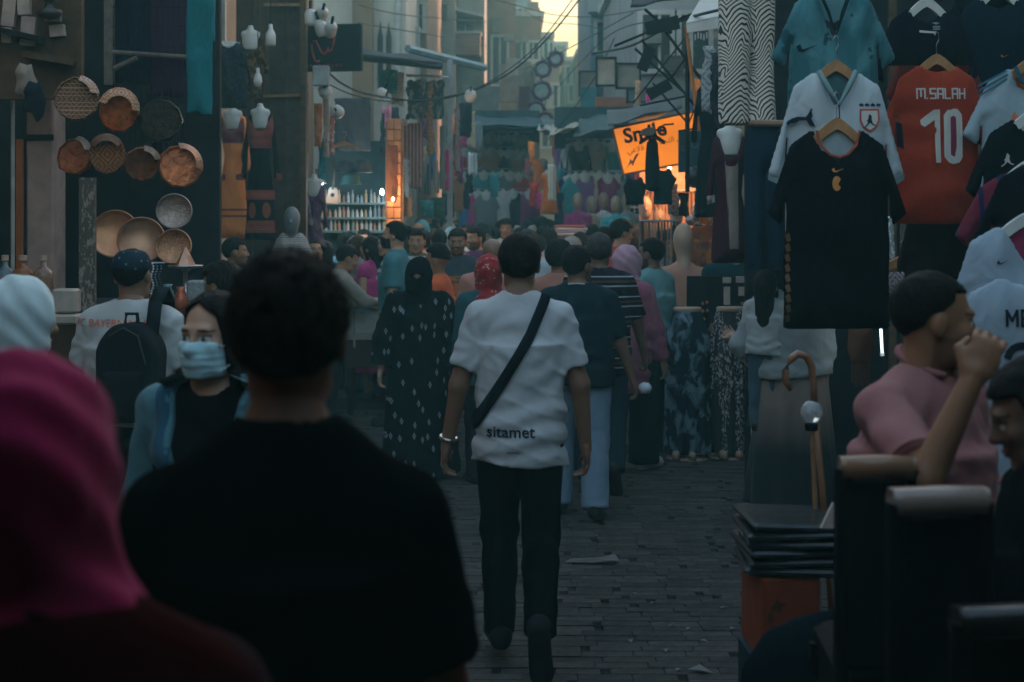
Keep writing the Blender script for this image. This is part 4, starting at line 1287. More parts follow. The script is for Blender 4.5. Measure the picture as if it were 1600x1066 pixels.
person(556, 14.6, 1.64, -60, 'woman with long brown hair in a grey top at the counter', T((.22, .21, .2), kind='long', sleeve=1.8), dict(mat=JEAN), ('long', BROWNHAIR), SK3, dict(), female=True, seed=74)
person(583, 14.2, 1.63, 66, 'black haired woman in a magenta dress turned to the left', T((.40, .03, .16), kind='tee', sleeve=.25, hem=.5), dict(mat=cloth((.40, .03, .16)), kind='skirt', hem=.3), ('long', HAIR), SK3, dict(hp=-12, aR=((.35, -.1, -1), (-.1, .5, -.8))), female=True, seed=75)
km = person(622, 12.5, 1.80, 84, 'tall man in a teal T-shirt with black face mask and tied hair', T((.06, .19, .21), sleeve=.75, hem=.8), dict(mat=DARK), ('bun', HAIR), SK3, dict(), seed=76)
def mk_sd(P):
    d = head_sd(P, False) - .006
    d = smax(d, smax(np.abs(P[:, 0]) - .066, np.abs(P[:, 2] + .06) - .05, .01), .006)
    return smin(smax(d, .015 - P[:, 1], .004), el(P, (0, .07, -.055), (.05, .045, .05)), .02)
v, q = surf(mk_sd, (-.09, 0, -.13), (.09, .15, .02), .007)
ob('face_mask', mesh_of('face_mask', LAST['put'](v), q, True), cloth((.01, .012, .014)), km)
person(652, 13.6, 1.72, 176, 'man in a white and teal hooped shirt behind the tall masked man', T(cloth((.50, .52, .48), 'bands', (.03, .08, .09), s=14)), dict(mat=JEAN), ('short', HAIR), SK1, dict(), seed=77)
person(606, 14.2, 1.68, 150, 'person in a blue hooped shirt half hidden by the teal T-shirt', T(cloth((.40, .45, .45), 'bands', (.03, .09, .11), s=14)), dict(mat=JEAN), ('short', HAIR), SK1, dict(), seed=78)
person(688, 11.4, 1.60, 80, 'boy in a bright orange polo with faded hair, in profile', T((.60, .10, .025), sleeve=.8), dict(mat=DARK), ('fade', HAIR), SK2, dict(aR=((.2, .1, -1), (-.1, .6, -.7))), seed=79)
gm = person(716, 13.0, 1.73, 172, 'man in a grey T-shirt with an orange square print, facing the viewer', T((.045, .055, .065), hem=.82), dict(mat=DARK), ('short', HAIR), SK2, dict(hp=-6, hy=6), w=1.1, beard=1, seed=80)
bg = bvh_of(LAST['topVQ'])
V_, F_ = dense(*outline([(-.095, 1.30), (.095, 1.30), (.095, .98), (-.095, .98)]), 3)
sq = ob('print_panel', mesh_of('print_panel', onto(bg, V_, 1, .004), F_), cloth((.55, .16, .03), 'mottle', (.35, .09, .02), s=3), gm)
mk_ = MB()
for k_ in range(5): mk_.add(*outline([(-.035 + k_ * .014, 1.24), (-.027 + k_ * .014, 1.24), (-.027 + k_ * .014, 1.265), (-.035 + k_ * .014, 1.265)]))
V_, F_ = dense(mk_.V, mk_.Fs, 0)
ob('print_mark', mesh_of('print_mark', onto(bg, V_, 1, .008), F_), LET_K, gm)
person(747, 15.2, 1.72, 130, 'bearded man in a purple shirt looking left', T((.10, .03, .10)), dict(mat=DARK), ('short', HAIR), SK1, dict(), beard=2, seed=81)
person(770, 10.6, 1.68, 6, 'bald man in a salmon shirt with his back turned', T((.42, .17, .13), hem=.82), dict(mat=JEAN), None, (.24, .13, .085), dict(), w=1.2, seed=82)
rd = person(764, 9.8, 1.565, 8, 'woman in a red dotted headscarf and dark teal jacket', T((.022, .075, .085), kind='long', sleeve=1.9, hem=.75), dict(mat=DARK), None, SK1, dict(), w=1.08, female=True, cover=dict(kind='none', mat=cloth((.30, .02, .025), 'dots', (.55, .35, .3), s=.8), h=.009), seed=83)
person(824, 13.0, 1.72, -8, 'grey haired man in a pale blue shirt with his back turned', T((.40, .46, .48), hem=.8), dict(mat=DARK), ('short', GREYHAIR), SK2, dict(), w=1.2, seed=84)
person(791, 18.0, 1.80, 178, 'man in a white shirt with a flowery chest print, facing the viewer', T(cloth((.40, .40, .36), 'mottle', (.62, .6, .55), s=2.5)), dict(mat=DARK), ('full', HAIR), SK2, dict(), seed=85)
person(872, 10.2, 1.665, -20, 'man in a peach shirt between white T-shirt and navy polo', T((.36, .16, .115)), dict(mat=JEAN), ('full', HAIR), SK2, dict(), seed=86)
person(893, 13.4, 1.64, -14, 'woman in a sand headscarf seen from behind', T((.03, .035, .04), kind='long', sleeve=1.9), dict(mat=DARK), None, SK3, dict(), female=True, cover=dict(kind='open', mat=cloth((.33, .27, .23)), h=.011), seed=87)
person(945, 14.5, 1.72, -8, 'man in a crisp white shirt beyond the striped polo', T((.52, .55, .57), hem=.8), dict(mat=DARK), ('full', HAIR), SK2, dict(), w=1.08, seed=88)
person(967, 13.8, 1.80, -70, 'man in a red shirt and pale mask looking right', T((.36, .035, .03)), dict(mat=DARK), ('full', HAIR), SK3, dict(hp=-8), seed=89)
person(705, 16.2, 1.70, -10, 'woman in a grey blue headscarf behind the orange print', T((.05, .08, .09), kind='long', sleeve=1.9), dict(mat=DARK), None, SK3, dict(), female=True, cover=dict(mat=cloth((.12, .22, .25)), h=.012), seed=90)
person(686, 14.8, 1.70, 10, 'man in a washed pink shirt behind the orange polo', T((.42, .20, .18)), dict(mat=DARK), ('short', HAIR), SK1, dict(), w=1.15, seed=91)
person(651, 17.5, 1.76, -30, 'balding man in an orange red jacket under the lamps', T((.45, .07, .03), kind='long', sleeve=1.9), dict(mat=DARK), ('balding', GREYHAIR), SK1, dict(), seed=92)
# further back: shared figures, each in its own clothes
def far_person(px, d, H, yaw, label, top, key, hairmat=HAIR, cov=None, skin=SK1):
    base = {'man': dict(), 'woman': dict(female=True), 'stout': dict(w=1.22), 'longhair': dict(female=True)}[key]
    c = dict(kind='open', mat=cov, h=.013) if key == 'woman' else None
    st = {'man': 'short', 'stout': 'full', 'longhair': 'long'}.get(key, 'short')
    e = person(px, d, 1.72, yaw, label, T(top, kind='long' if key != 'man' else 'tee', sleeve=1.9 if key != 'man' else .75), dict(mat=DARK), (st, hairmat) if key != 'woman' else None, skin, dict(hy=6), h=.022, hh=.010,
               cover=c, key='far_' + key, seed=7, group='shoppers in the far crowd', **base)
    s = H / 1.72; e.scale = (s, s, s)
    return e
FAR = [
 (730, 21, 1.72, 170, 'tall far shopper with a bare forehead in dark green', (.03, .07, .06), 'man', None),
 (757, 22, 1.62, 190, 'far shopper in dull violet behind the purple shirt', (.10, .06, .11), 'stout', None),
 (776, 20, 1.66, 5, 'far shopper in slate blue beside the flowery print', (.06, .09, .12), 'man', None),
 (808, 24, 1.66, 180, 'far woman in a cream headscarf above the grey haired man', (.10, .10, .10), 'woman', (.50, .48, .42)),
 (833, 22, 1.68, 175, 'far woman in a tan headscarf facing the viewer', (.16, .14, .11), 'woman', (.38, .30, .24)),
 (848, 19, 1.70, 10, 'far man in dark brown right of the tan headscarf', (.07, .045, .035), 'man', None),
 (858, 16, 1.68, -4, 'shopper in a mint shirt left of the sand headscarf', (.22, .34, .33), 'stout', None),
 (868, 17.5, 1.70, 8, 'shopper in a deep teal shirt beside the mint one', (.03, .12, .12), 'man', None),
 (879, 23, 1.66, 160, 'far woman in a plum headscarf near the white bundles', (.08, .04, .08), 'woman', (.16, .07, .13)),
 (912, 20, 1.67, 172, 'far woman in a grey headscarf near the stacked clothes', (.06, .06, .07), 'woman', (.28, .27, .26)),
 (925, 17, 1.74, -12, 'tall shopper in black left of the crisp white shirt', (.02, .02, .025), 'man', None),
 (955, 18.5, 1.66, 0, 'shopper in washed violet between white shirt and red shirt', (.18, .10, .18), 'man', None),
 (988, 15.5, 1.66, 30, 'shopper in black above the pink headscarf', (.015, .016, .02), 'longhair', None),
 (1003, 17, 1.66, 185, 'shopper in pale green grey near the belt rack', (.22, .27, .26), 'man', None),
 (668, 20, 1.66, 20, 'far shopper in turquoise below the striped scarves', (.05, .18, .20), 'man', None),
 (677, 23, 1.70, 185, 'far shopper in grey below the patterned banner', (.14, .14, .14), 'stout', None),
 (697, 22, 1.66, 0, 'far shopper in a dark red top', (.18, .03, .03), 'longhair', None),
 (714, 25, 1.68, 10, 'far shopper in beige beneath the red dress', (.26, .22, .17), 'man', None),
 (742, 27, 1.68, 170, 'far woman in a sea green headscarf', (.05, .10, .10), 'woman', (.10, .26, .24)),
 (765, 29, 1.70, 0, 'far man in navy below the clothing rails', (.03, .04, .08), 'man', None),
 (785, 31, 1.72, 180, 'far man in ochre below the clothing rails', (.28, .17, .05), 'man', None),
 (800, 28, 1.66, 12, 'far shopper in cold grey left of the cream headscarf', (.16, .19, .2), 'stout', None),
 (820, 30, 1.70, 178, 'far man in dusty pink under the white shirts', (.34, .18, .17), 'man', None),
 (842, 33, 1.70, 0, 'far man in charcoal deep in the lane', (.04, .045, .05), 'man', None),
 (853, 36, 1.72, 180, 'far man in pale blue deep in the lane', (.24, .32, .36), 'stout', None),
 (864, 32, 1.64, 0, 'far woman in a white headscarf deep in the lane', (.08, .08, .09), 'woman', (.5, .52, .52)),
 (874, 38, 1.72, 0, 'far man in rust deep in the lane', (.28, .09, .03), 'man', None),
 (886, 30, 1.70, 175, 'far man in olive below the right hand rails', (.10, .11, .04), 'man', None),
 (900, 27, 1.66, 8, 'far woman in a navy headscarf below the right hand rails', (.05, .05, .07), 'woman', (.03, .05, .11)),
 (918, 29, 1.72, 180, 'far man in white below the right hand rails', (.46, .47, .47), 'man', None),
 (935, 25, 1.66, 14, 'far shopper in wine red below the right hand rails', (.20, .03, .06), 'longhair', None),
 (972, 22, 1.68, 180, 'far man in grey green under the orange sign', (.12, .16, .14), 'stout', None),
 (640, 18.5, 1.64, 15, 'shopper in a mustard top beneath the warm bulbs', (.36, .21, .05), 'longhair', None),
 (538, 16, 1.64, -20, 'shopper in dark grey left of the grey top', (.05, .055, .06), 'stout', None),
 (570, 16.8, 1.68, 160, 'shopper in pale lilac before the bottle shelves', (.28, .24, .32), 'man', None),
 (1040, 14.5, 1.66, 200, 'shopper in grey teal beside the beige mannequin head', (.12, .20, .21), 'man', None),
 (738, 17, 1.70, 165, 'man in a bright white shirt behind the purple one', (.55, .56, .55), 'man', None),
 (722, 19, 1.66, 8, 'woman in a rust headscarf behind the grey T-shirt', (.16, .10, .08), 'woman', (.40, .14, .05)),
 (783, 23, 1.66, 10, 'far shopper in bright red below the clothing rails', (.48, .03, .03), 'man', None),
 (812, 19, 1.68, 170, 'man in a mint green shirt over the grey haired man', (.24, .42, .36), 'man', None),
 (840, 15.5, 1.62, 6, 'shopper in coral right of the pale blue shirt', (.55, .18, .13), 'stout', None),
 (906, 15.8, 1.66, 0, 'shopper in cream right of the sand headscarf', (.5, .44, .34), 'man', None),
 (934, 20, 1.66, 175, 'far woman in a rose headscarf behind the white shirt', (.14, .06, .08), 'woman', (.48, .2, .24)),
 (662, 16, 1.66, 5, 'shopper in faded teal right of the hooped shirt', (.10, .28, .30), 'stout', None),
 (628, 16.5, 1.60, -20, 'shopper in dark violet behind the tall masked man', (.09, .05, .12), 'longhair', None),
 (596, 16, 1.60, 170, 'shopper in a pale yellow shirt behind the magenta dress', (.5, .42, .2), 'man', None),
 (508, 15, 1.58, 15, 'shopper in a black top left of the beige shirt', (.02, .02, .025), 'longhair', None),
 (548, 15.2, 1.66, -8, 'shopper in sky blue behind the beige shirt', (.2, .36, .46), 'stout', None),
]
for f in FAR:
    far_person(f[0], f[1], f[2], f[3], f[4], f[5], f[6], GREYHAIR if 'bare' in f[4] else HAIR, cloth(f[7]) if f[7] else None, [SK1, SK2, SK3][len(f[4]) % 3])

# the packed middle of the lane: one shopper for every pairing of clothing colour and place
TONES = {'white': (.55, .56, .55), 'red': (.5, .04, .03), 'turquoise': (.08, .34, .36), 'orange': (.6, .16, .03), 'sky blue': (.22, .38, .5), 'black': (.02, .02, .025), 'cream': (.52, .45, .34), 'pink': (.5, .2, .22), 'green': (.08, .24, .12), 'violet': (.2, .09, .24)}
SIDES = {'left side of the deep lane': (640, 730), 'middle of the deep lane': (735, 860), 'right side of the deep lane': (862, 985)}
r4 = random.Random(12)
for wh, (x0, x1) in SIDES.items():
    for k, (tn, tc) in enumerate(TONES.items()):
        hijab = k % 4 == 2
        px = x0 + (x1 - x0) * (k + r4.uniform(.1, .9)) / len(TONES); d = r4.uniform(18.5, 31)
        far_person(px, d, r4.uniform(1.66, 1.84), r4.choice((0, 8, -12, 170, 184, 60, -70)), ('woman with a headscarf' if hijab else 'shopper') + ' in ' + tn + ' on the ' + wh, tc, 'woman' if hijab else r4.choice(('man', 'stout', 'longhair')), HAIR, cloth(tuple(min(.6, x * .8 + .1) for x in tc)) if hijab else None, r4.choice((SK1, SK2, SK3)))

# ================================================================== GOODS: shapes shared by the stalls
def tee_poly(bw=.26, sw=.22, tip=.36, L=.74, slz=-.30, nk=.085, nd=.09, v=False):
    half = [(nk, -.005), (nk + .03, -.002), (sw, -.055), (tip, slz + .05), (max(tip - .10, bw + .012), slz), (bw - .01, -.23), (bw, -.45), (bw + .005, -L)]
    neck = [(-nk, -.005), (-nk * .72, -nd * .7), (0, -nd), (nk * .72, -nd * .7)] if not v else [(-nk, -.005), (-nk * .5, -nd * .55), (0, -nd), (nk * .5, -nd * .55)]
    return half + [(-x, z) for x, z in half[::-1]] + neck[1:]
def dress_poly(bw=.16, L=1.22, hemw=.19, tip=.22, slL=.56, waist=.13, sh=.145):
    half = [(.07, -.005), (sh, -.05), (tip - .004, -slL + .02), (max(tip - .06, waist + .036, bw + .004), -slL), (bw, -.24), (waist, -.42), (waist + .03, -.6), (hemw, -L)]
    return half + [(-x, z) for x, z in half[::-1]] + [(-.075, -.005), (0, -.13)]
def trouser_poly(wst=.19, L=1.02, leg=.11, gap=.02):
    half = [(wst, 0), (wst + .03, -.2), (gap + leg * 2 + .02, -.5), (gap + leg * 2, -L), (gap + .01, -L), (gap, -.5), (0, -.27)]
    return half + [(-x, z) for x, z in half[::-1][1:]]
def cloth_poly(w_, L, wob=.03, seed=0):
    r = random.Random(seed)
    a = [(w_ / 2 + r.uniform(-wob, wob) * .4, -L * t) for t in (0, .25, .5, .75, 1)]
    b = [(-w_ / 2 + r.uniform(-wob, wob) * .4, -L * t) for t in (1, .75, .5, .25, 0)]
    return a + [(w_ * .2, -L - wob * .6), (-w_ * .15, -L + wob * .4)] + b
HWOOD = plain((.42, .20, .08), .45, var=.25, scale=20, bump=.1, name='hanger_wood')
WHITEP = plain((.55, .55, .52), .5, var=.1, bump=.05, name='white_plastic')
STEEL = plain((.35, .36, .37), .35, metal=.9, var=.2, bump=.1, name='steel')
def hanger_geo(half=.2, drop=.075, th=.02):
    up = [(x, -drop * (abs(x) / half) ** 1.3 + .035) for x in np.linspace(-half, half, 13)]
    dn = [(x, z - (.045 if abs(x) < half * .9 else .03)) for x, z in up[::-1]]
    return up + dn
HANGER = MB().slab(hanger_geo(), -th_ / 2 if False else -.011, .011).mesh('hanger')
HOOK = MB().tube([(0, 0, .03), (0, 0, .075), (.022, 0, .095), (.02, 0, .125), (-.005, 0, .132), (-.02, 0, .118)], .003, 6).mesh('hook')
GC = {}
def garment(name, label, catg, px, py, d, poly, mat, yaw=0, T=.04, h=.013, seed=0, hanger=None, inner=None, collar=None, group=None, key=None, amp=.012, sx=1.0, trim=None):
    """a piece of clothing hanging at (px,py) d metres up the street: neck or waist at the origin, front to the viewer"""
    e = empty(name, at(px, py, d), R(yaw), label, catg, group)
    k = key or ('g', id(e))
    if k not in GC: GC[k] = puffed(poly, T, h, .06, seed, amp)
    vq = GC[k]
    mk = 'm%s' % (k,)
    if key and mk in GC: me = GC[mk]
    else: me = mesh_of('fabric', vq[0], vq[1], True); GC[mk] = me
    b = ob('fabric', me, mat, e)
    if sx != 1: b.scale = (sx, 1, 1)
    if inner is not None:
        MB().slab([(x * sx * 1.02, z) for x, z in ((-.095, -.004), (-.04, .012), (.04, .012), (.095, -.004), (.09, -.1), (0, -.14), (-.09, -.1))], .006, .012).ob('back_panel', inner, e)
    if collar is not None:
        nk, nd, cm = collar
        pts = [(-nk, 0), (-nk * .72, -nd * .7), (0, -nd), (nk * .72, -nd * .7), (nk, 0)]
        MB().tube([(x * sx, -.014 - .02 * (1 - abs(x) / nk), z) for x, z in pts], .009, 6).ob('collar', cm, e, smooth=True)
    if hanger is not None:
        ho = ob('hanger', HANGER, hanger, e, loc=(0, .0, .012), scale=(sx * .62, 1.2, 1))
        ob('hook', HOOK, STEEL, ho)
    return e, vq
def marks(e, vq, geo, mat, name='print', off=.005, n=1):
    return print_on(bvh_of(vq), geo, name, mat, e, -1, off, n)
def disc(cx, cz, r, n=14, r2=None): return outline([(cx + r * math.cos(a), cz + (r2 or r) * math.sin(a)) for a in np.linspace(0, 2 * math.pi, n, endpoint=False)])
def star(cx, cz, r): return outline([(cx + (r if i % 2 == 0 else r * .45) * math.sin(i * math.pi / 5), cz + (r if i % 2 == 0 else r * .45) * math.cos(i * math.pi / 5)) for i in range(10)])
SWOOSH = [(-.032, .004), (-.026, -.008), (-.012, -.011), (.036, .012), (-.008, -.003), (-.018, -.003), (-.022, .002), (-.02, .012)]
CAT = [(-.045, -.012), (-.03, -.004), (-.012, .002), (.012, .0), (.022, .012), (.03, .03), (.036, .028), (.03, .012), (.036, .002), (.03, -.006), (.036, -.026), (.046, -.034), (.026, -.03), (.016, -.012), (-.006, -.012), (-.02, -.02), (-.034, -.02), (-.04, -.026), (-.05, -.022), (-.042, -.014)]
LEAP = [(-.004, .05), (.004, .05), (.008, .03), (.016, .034), (.018, .03), (.008, .016), (.008, .0), (.03, -.022), (.05, -.03), (.048, -.036), (.026, -.03), (.0, -.012), (-.022, -.036), (-.042, -.05), (-.046, -.044), (-.02, -.022), (-.008, .0), (-.018, .002), (-.024, -.004), (-.026, .002), (-.014, .012), (-.004, .016), (-.004, .03)]
SHIELD = [(-.03, .035), (.03, .035), (.032, .0), (.022, -.025), (0, -.04), (-.022, -.025), (-.032, 0)]
P_WHITE = plain((.52, .50, .45), .7, var=.08, bump=0, name='print'); P_DARK = plain((.015, .02, .03), .7, bump=0, name='print')
P_RED = plain((.40, .06, .04), .7, bump=0, name='print'); P_GOLD = plain((.60, .24, .05), .5, bump=0, name='print'); P_GREY = plain((.22, .25, .27), .7, bump=0, name='print')

# bust form (neck and upper chest) and a head for display
def bust_sd(P):
    d = el(P, (0, 0, -.2), (.16, .09, .2)); d = smin(d, rc(P, (-.13, 0, -.07), (.13, 0, -.07), .045), .05)
    d = smin(d, rc(P, (0, 0, -.06), (0, .0, .06), .055, .048), .04)
    return smax(smax(d, P[:, 2] - .055, .006), -.3 - P[:, 2], .01)
v, q = surf(bust_sd, (-.2, -.12, -.32), (.2, .12, .1), .014); BUST = mesh_of('bust', v, q, True)
def dummyhead_sd(P):
    d = el(P, (0, 0, .02), (.077, .095, .112)); d = smin(d, el(P, (0, -.03, -.06), (.05, .055, .06)), .04)
    d = smin(d, rc(P, (0, -.09, .015), (0, -.103, -.012), .007, .012), .012)
    return smin(d, rc(P, (0, .015, -.06), (0, .02, -.2), .046, .055), .04)
v, q = surf(dummyhead_sd, (-.1, -.12, -.22), (.1, .12, .16), .009); DHEAD = mesh_of('head', v, q, True)
FORM = plain((.50, .50, .46), .45, var=.08, bump=.05, name='mannequin'); FORMB = plain((.42, .28, .20), .55, var=.1, bump=.05, name='mannequin')

# ================================================================== LEFT: brassware stall
st = empty('stall', (-2.7, 8.0, 0), 0, 'dark wooden brassware stall along the left side', 'stall')
MB().box((-.05, 1.15, 1.9), (1.75, .06, 3.8)).ob('back_panel', plain((.022, .026, .03), .85, var=.4, scale=5, name='dark_board'), st)
MB().box((-.05, .35, .66), (1.6, .9, 1.3), bev=.02).ob('counter', WOOD, st)
MB().box((-.05, .32, 1.325), (1.7, 1.0, .035), bev=.008).ob('counter_top', plain((.05, .06, .065), .5, var=.4), st)
POST = plain((.16, .13, .11), .8, var=.4, scale=16, bump=.3)
for px, wd in ((171, .05), (302, .03)):
    MB().box((at(px, 0, 8.15).x + 2.7, .15, 3.2), (wd, wd, 1.2)).ob('post', POST, st)
MB().tube([(at(172, 0, 8).x + 2.7, .05, at(0, 80, 8).z), (at(300, 0, 8).x + 2.7, .05, at(0, 89, 8).z)], .014, 8).ob('rail', POST, st)
MB().tube([(at(176, 0, 8).x + 2.7, .04, at(0, 106, 8).z), (at(212, 0, 8).x + 2.7, .03, at(0, 90, 8).z)], .016, 8).ob('brace', POST, st)
gm_ = MB()
for i in range(14): gm_.tube([(at(178 + i * 8.5, 0, 8.1).x + 2.7, .1, 2.0), (at(178 + i * 8.5, 0, 8.1).x + 2.7, .1, 3.4)], .0025, 4, False)
for i in range(12): gm_.tube([(at(176, 0, 8.1).x + 2.7, .102, 2.05 + i * .11), (at(292, 0, 8.1).x + 2.7, .102, 2.05 + i * .11)], .0025, 4, False)
tag(gm_.ob('wire_grid', IRON, st), kind='stuff')
# plastered pillar and the thin pipe beside it
pl = empty('pillar', at(62, 335, 8.4) * 1, 0, 'pinkish plaster pillar left of the hanging bowls', 'pillar'); pl.location.z = 0
MB().box((0, .12, 1.36), (.16, .24, 2.72), bev=.01).ob('shaft', plain((.46, .30, .25), .85, var=.25, scale=7, bump=.2), pl)
MB().box((0, -.004, at(0, 215, 8.4).z), (.166, .02, .035)).ob('band', IRON, pl)
MB().box((.0, .11, 2.80), (.26, .3, .14), bev=.02).ob('capital', WOOD, pl)
MB().tube([at(20, 335, 8.2) * 1 + Vector((0, 0, -1.8)), at(20, 60, 8.2)], .012, 8).ob('pipe', plain((.40, .36, .32), .5), label='thin pale pipe standing at the left edge', cat='pipe')
MB().box((0, 0, 1.75), (.035, .03, 1.1)).ob('wooden_strip', plain((.42, .12, .03), .6), loc=(at(31, 0, 8.35).x, 8.35, 0), label='orange wooden strip between pipe and pillar', cat='wood strip')
# carved screen with pale panels, upper left corner
cs = empty('carved_screen', at(50, 70, 8.0), 0, 'carved wooden screen with pale panels in the upper left corner', 'screen')
MB().box((-.02, .1, .3), (.55, .06, 1.2)).ob('board', WOOD, cs)
for i, (a, b_, c_, e__) in enumerate(((2, -20, 22, 40), (25, -10, 44, 22), (0, 42, 16, 66), (30, 25, 52, 70), (68, 14, 92, 32), (75, 38, 98, 56))):
    q0, q1 = at(a, b_, 8.0) - at(50, 70, 8.0), at(c_, e__, 8.0) - at(50, 70, 8.0)
    MB().box(((q0.x + q1.x) / 2, .04, (q0.z + q1.z) / 2), (abs(q1.x - q0.x), .04, abs(q1.z - q0.z)), ry=(.1, -.06, 0, .08, 0, -.1)[i]).ob('panel', plain((.50, .38, .32), .7, var=.3), cs)
MB().box((0, .0, 0), (.3, .12, .03), ry=.22).ob('ledge', IRON, cs, loc=(-.09, .0, .06))
MB().box((0, .0, 0), (.26, .14, .035), ry=.16).ob('ledge', WOOD, cs, loc=(.1, .0, -.08))
MB().lathe([(0, .0), (.05, .01), (.075, .04), (.03, .07), (.02, .1), (.05, .12), (.06, .17), (0, .18)], n=14).ob('lantern', plain((.05, .05, .05), .4, metal=.6), cs, loc=(.115, -.06, .13), smooth=True)
for i, (px, py, mt, nm) in enumerate(((40, 100, (.30, .235, .19), 'crumpled beige cloth bag hanging by the pillar'), (54, 128, (.015, .02, .03), 'black cloth bag hanging under the beige one'))):
    garment('cloth_bag', nm, 'bag', px, py, 7.9 - .05 * i, [(-.03, .01), (.01, -.005), (.035, .005), (.05, -.06), (.07, -.10), (.05, -.16 - .03 * i), (.015, -.2 - .03 * i), (-.02, -.17), (-.065, -.165), (-.05, -.09), (-.06, -.05)], cloth(mt, wr=1.0), T=.04, h=.009, seed=i + 5, amp=.03)
# hanging bowls
BOWLS = [(120, 155, 34, (.26, .12, .06), 'carpet', (.40, .22, .14), 'round embossed brown bowl with a star pattern, top left of the bowls'),
         (186, 172, 30, (.42, .13, .03), None, (.55, .2, .06), 'orange and white rimmed copper bowl hanging top centre'),
         (252, 188, 33, (.03, .035, .035), None, (.05, .05, .05), 'dark grey bowl hanging top right of the bowls'),
         (118, 245, 29, (.26, .09, .035), None, (.26, .16, .12), 'shiny brown crumpled bowl under the star patterned one'),
         (168, 241, 27, (.42, .15, .05), 'carpet', (.20, .09, .05), 'dimpled copper bowl hanging lower centre'),
         (222, 255, 27, (.24, .10, .05), None, (.32, .2, .14), 'tilted dark brown bowl between two copper ones'),
         (281, 260, 33, (.48, .19, .10), None, (.55, .26, .15), 'pale copper bowl with folded rim at the lower right')]
for i, (px, py, r, c, pat, c2, nm) in enumerate(BOWLS):
    d = 7.75 - .04 * (i % 3); rm = r * d / F
    e = empty('hanging_bowl', at(px, py, d), 0, nm, 'bowl', 'bowls hanging at the brassware stall')
    e.rotation_euler = (R((-8, 10, 0, -12, 6, 14, -6)[i]), R((0, 8, 0, 10, -4, -12, 14)[i]), R((8, 14, 4, -10, 10, 20, 18)[i]))
    mt = plain((min(1, c[0] * 1.15), c[1] * .85, c[2] * .6), .3, metal=.5, var=.55, scale=28, bump=.9) if not pat else cloth(c, 'carpet', tuple(x * .35 for x in c), c2, s=3.2, rough=.45)
    MB().lathe([(rm * 1.0, .0), (rm * 1.03, -.012), (rm * .96, -.02), (rm * .9, .02), (rm * .7, .055), (rm * .35, .075), (.002, .08), (rm * .38, .085), (rm * .75, .066), (rm * .97, .02)], axis='Y', n=11, jit=.035, seed=i, sy=1.12 if i in (1, 4) else 1.0).ob('bowl', mt, e)
    if i != 2:
        fl = MB(); a0, a1 = ((.2, 1.4), (.1, 2.9), (0, 1), (.4, 1.6), (.5, 2.6), (.1, 1.3), (.0, 1.9))[i]
        A_ = np.linspace(a0, a1, 9); V_ = []
        for a in A_: V_ += [(rm * 1.04 * math.cos(a), -.022, rm * 1.06 * math.sin(a) * (1.12 if i in (1, 4) else 1)), (rm * .66 * math.cos(a), -.05, rm * .68 * math.sin(a) + .01)]
        fl.add(V_, [[2 * k, 2 * k + 1, 2 * k + 3, 2 * k + 2] for k in range(8)])
        fo = fl.ob('folded_rim', cloth(c2, 'carpet', (.55, .42, .36), (.48, .16, .04), s=4, rough=.6) if i < 2 else plain(c2, .4, metal=.5, var=.4, scale=30, bump=.5), e)
        md = fo.modifiers.new('thick', 'SOLIDIFY'); md.thickness = .006
    MB().tube([(0, .0, rm * .95), (0, .02, rm * 1.5)], .004, 5).ob('loop', IRON, e)
# trays
TR = [(180, 366, 37, (.72, .34, .18), 'large plain copper tray leaning at the back left'), (221, 376, 36, (.55, .29, .18), 'dull copper tray overlapping the large one'), (272, 386, 27, (.72, .36, .20), 'small hammered copper tray on the right'), (272, 331, 27, (.5, .38, .32), 'round foil patterned tray above the small one')]
for i, (px, py, r, c, nm) in enumerate(TR):
    d = 8.35 - .12 * i; rm = r * d / F
    e = empty('tray', at(px, py, d), 0, nm, 'tray', 'trays at the brassware stall'); e.rotation_euler = (R(-12), 0, R((4, 10, 6, 14)[i]))
    MB().lathe([(.002, .0), (rm * .84, .0), (rm * .88, -.004), (rm * .95, -.016), (rm, -.014), (rm * 1.01, -.004), (rm * .97, .006), (.002, .012)], axis='Y', n=40).ob('dish', plain(c, .33, metal=.6, var=.35, scale=(5, 6, 60, 40)[i], bump=(.15, .2, 1.0, 1.0)[i]), e, smooth=True)
    MB().tube([(rm * .99 * math.cos(a), -.016, rm * .99 * math.sin(a)) for a in np.linspace(0, 2 * math.pi, 41)], .006, 6, False).ob('rim', plain(tuple(x * .7 for x in c), .35, metal=.85), e, smooth=True)
MB().box((0, 0, 0), (.085, .03, .72)).ob('mosaic_board', cloth((.10, .085, .075), 'speckle', (.32, .24, .19), s=.8, rough=.5), loc=at(137, 383, 7.6), label='upright board of glittering mosaic beside the trays', cat='board')
# goods on the counter
def bottle(px, py, d, hgt, r, liq, label, group=None):
    q = at(px, py, d); e = empty('bottle', q, 0, label, 'bottle', group)
    MB().lathe([(.002, 0), (r, 0), (r, hgt * .5), (r * .85, hgt * .62), (r * .3, hgt * .74), (r * .28, hgt * .9), (.002, hgt * .9)], n=18).ob('glass', glass(liq), e, smooth=True)
    MB().lathe([(.002, 0), (r * .36, 0), (r * .36, hgt * .13), (.002, hgt * .14)], n=12).ob('stopper', plain((.5, .35, .25), .4), e, loc=(0, 0, hgt * .89))
for i, (px, liq, nm) in enumerate(((8, (.35, .5, .55), 'clear glass bottle at the left edge of the counter'), (36, (.75, .25, .08), 'round bottle of orange oil on the counter'), (68, (.7, .42, .3), 'bottle of amber oil nearest the pillar'))):
    bottle(px, 462, 7.2, .2, (.05, .06, .05)[i], liq, nm)
MB().box((0, 0, .06), (.22, .16, .12), bev=.01).ob('box', plain((.05, .16, .2), .6), loc=at(40, 470, 7.3) + Vector((0, .1, -.12)), label='teal box under the bottles of oil', cat='box')
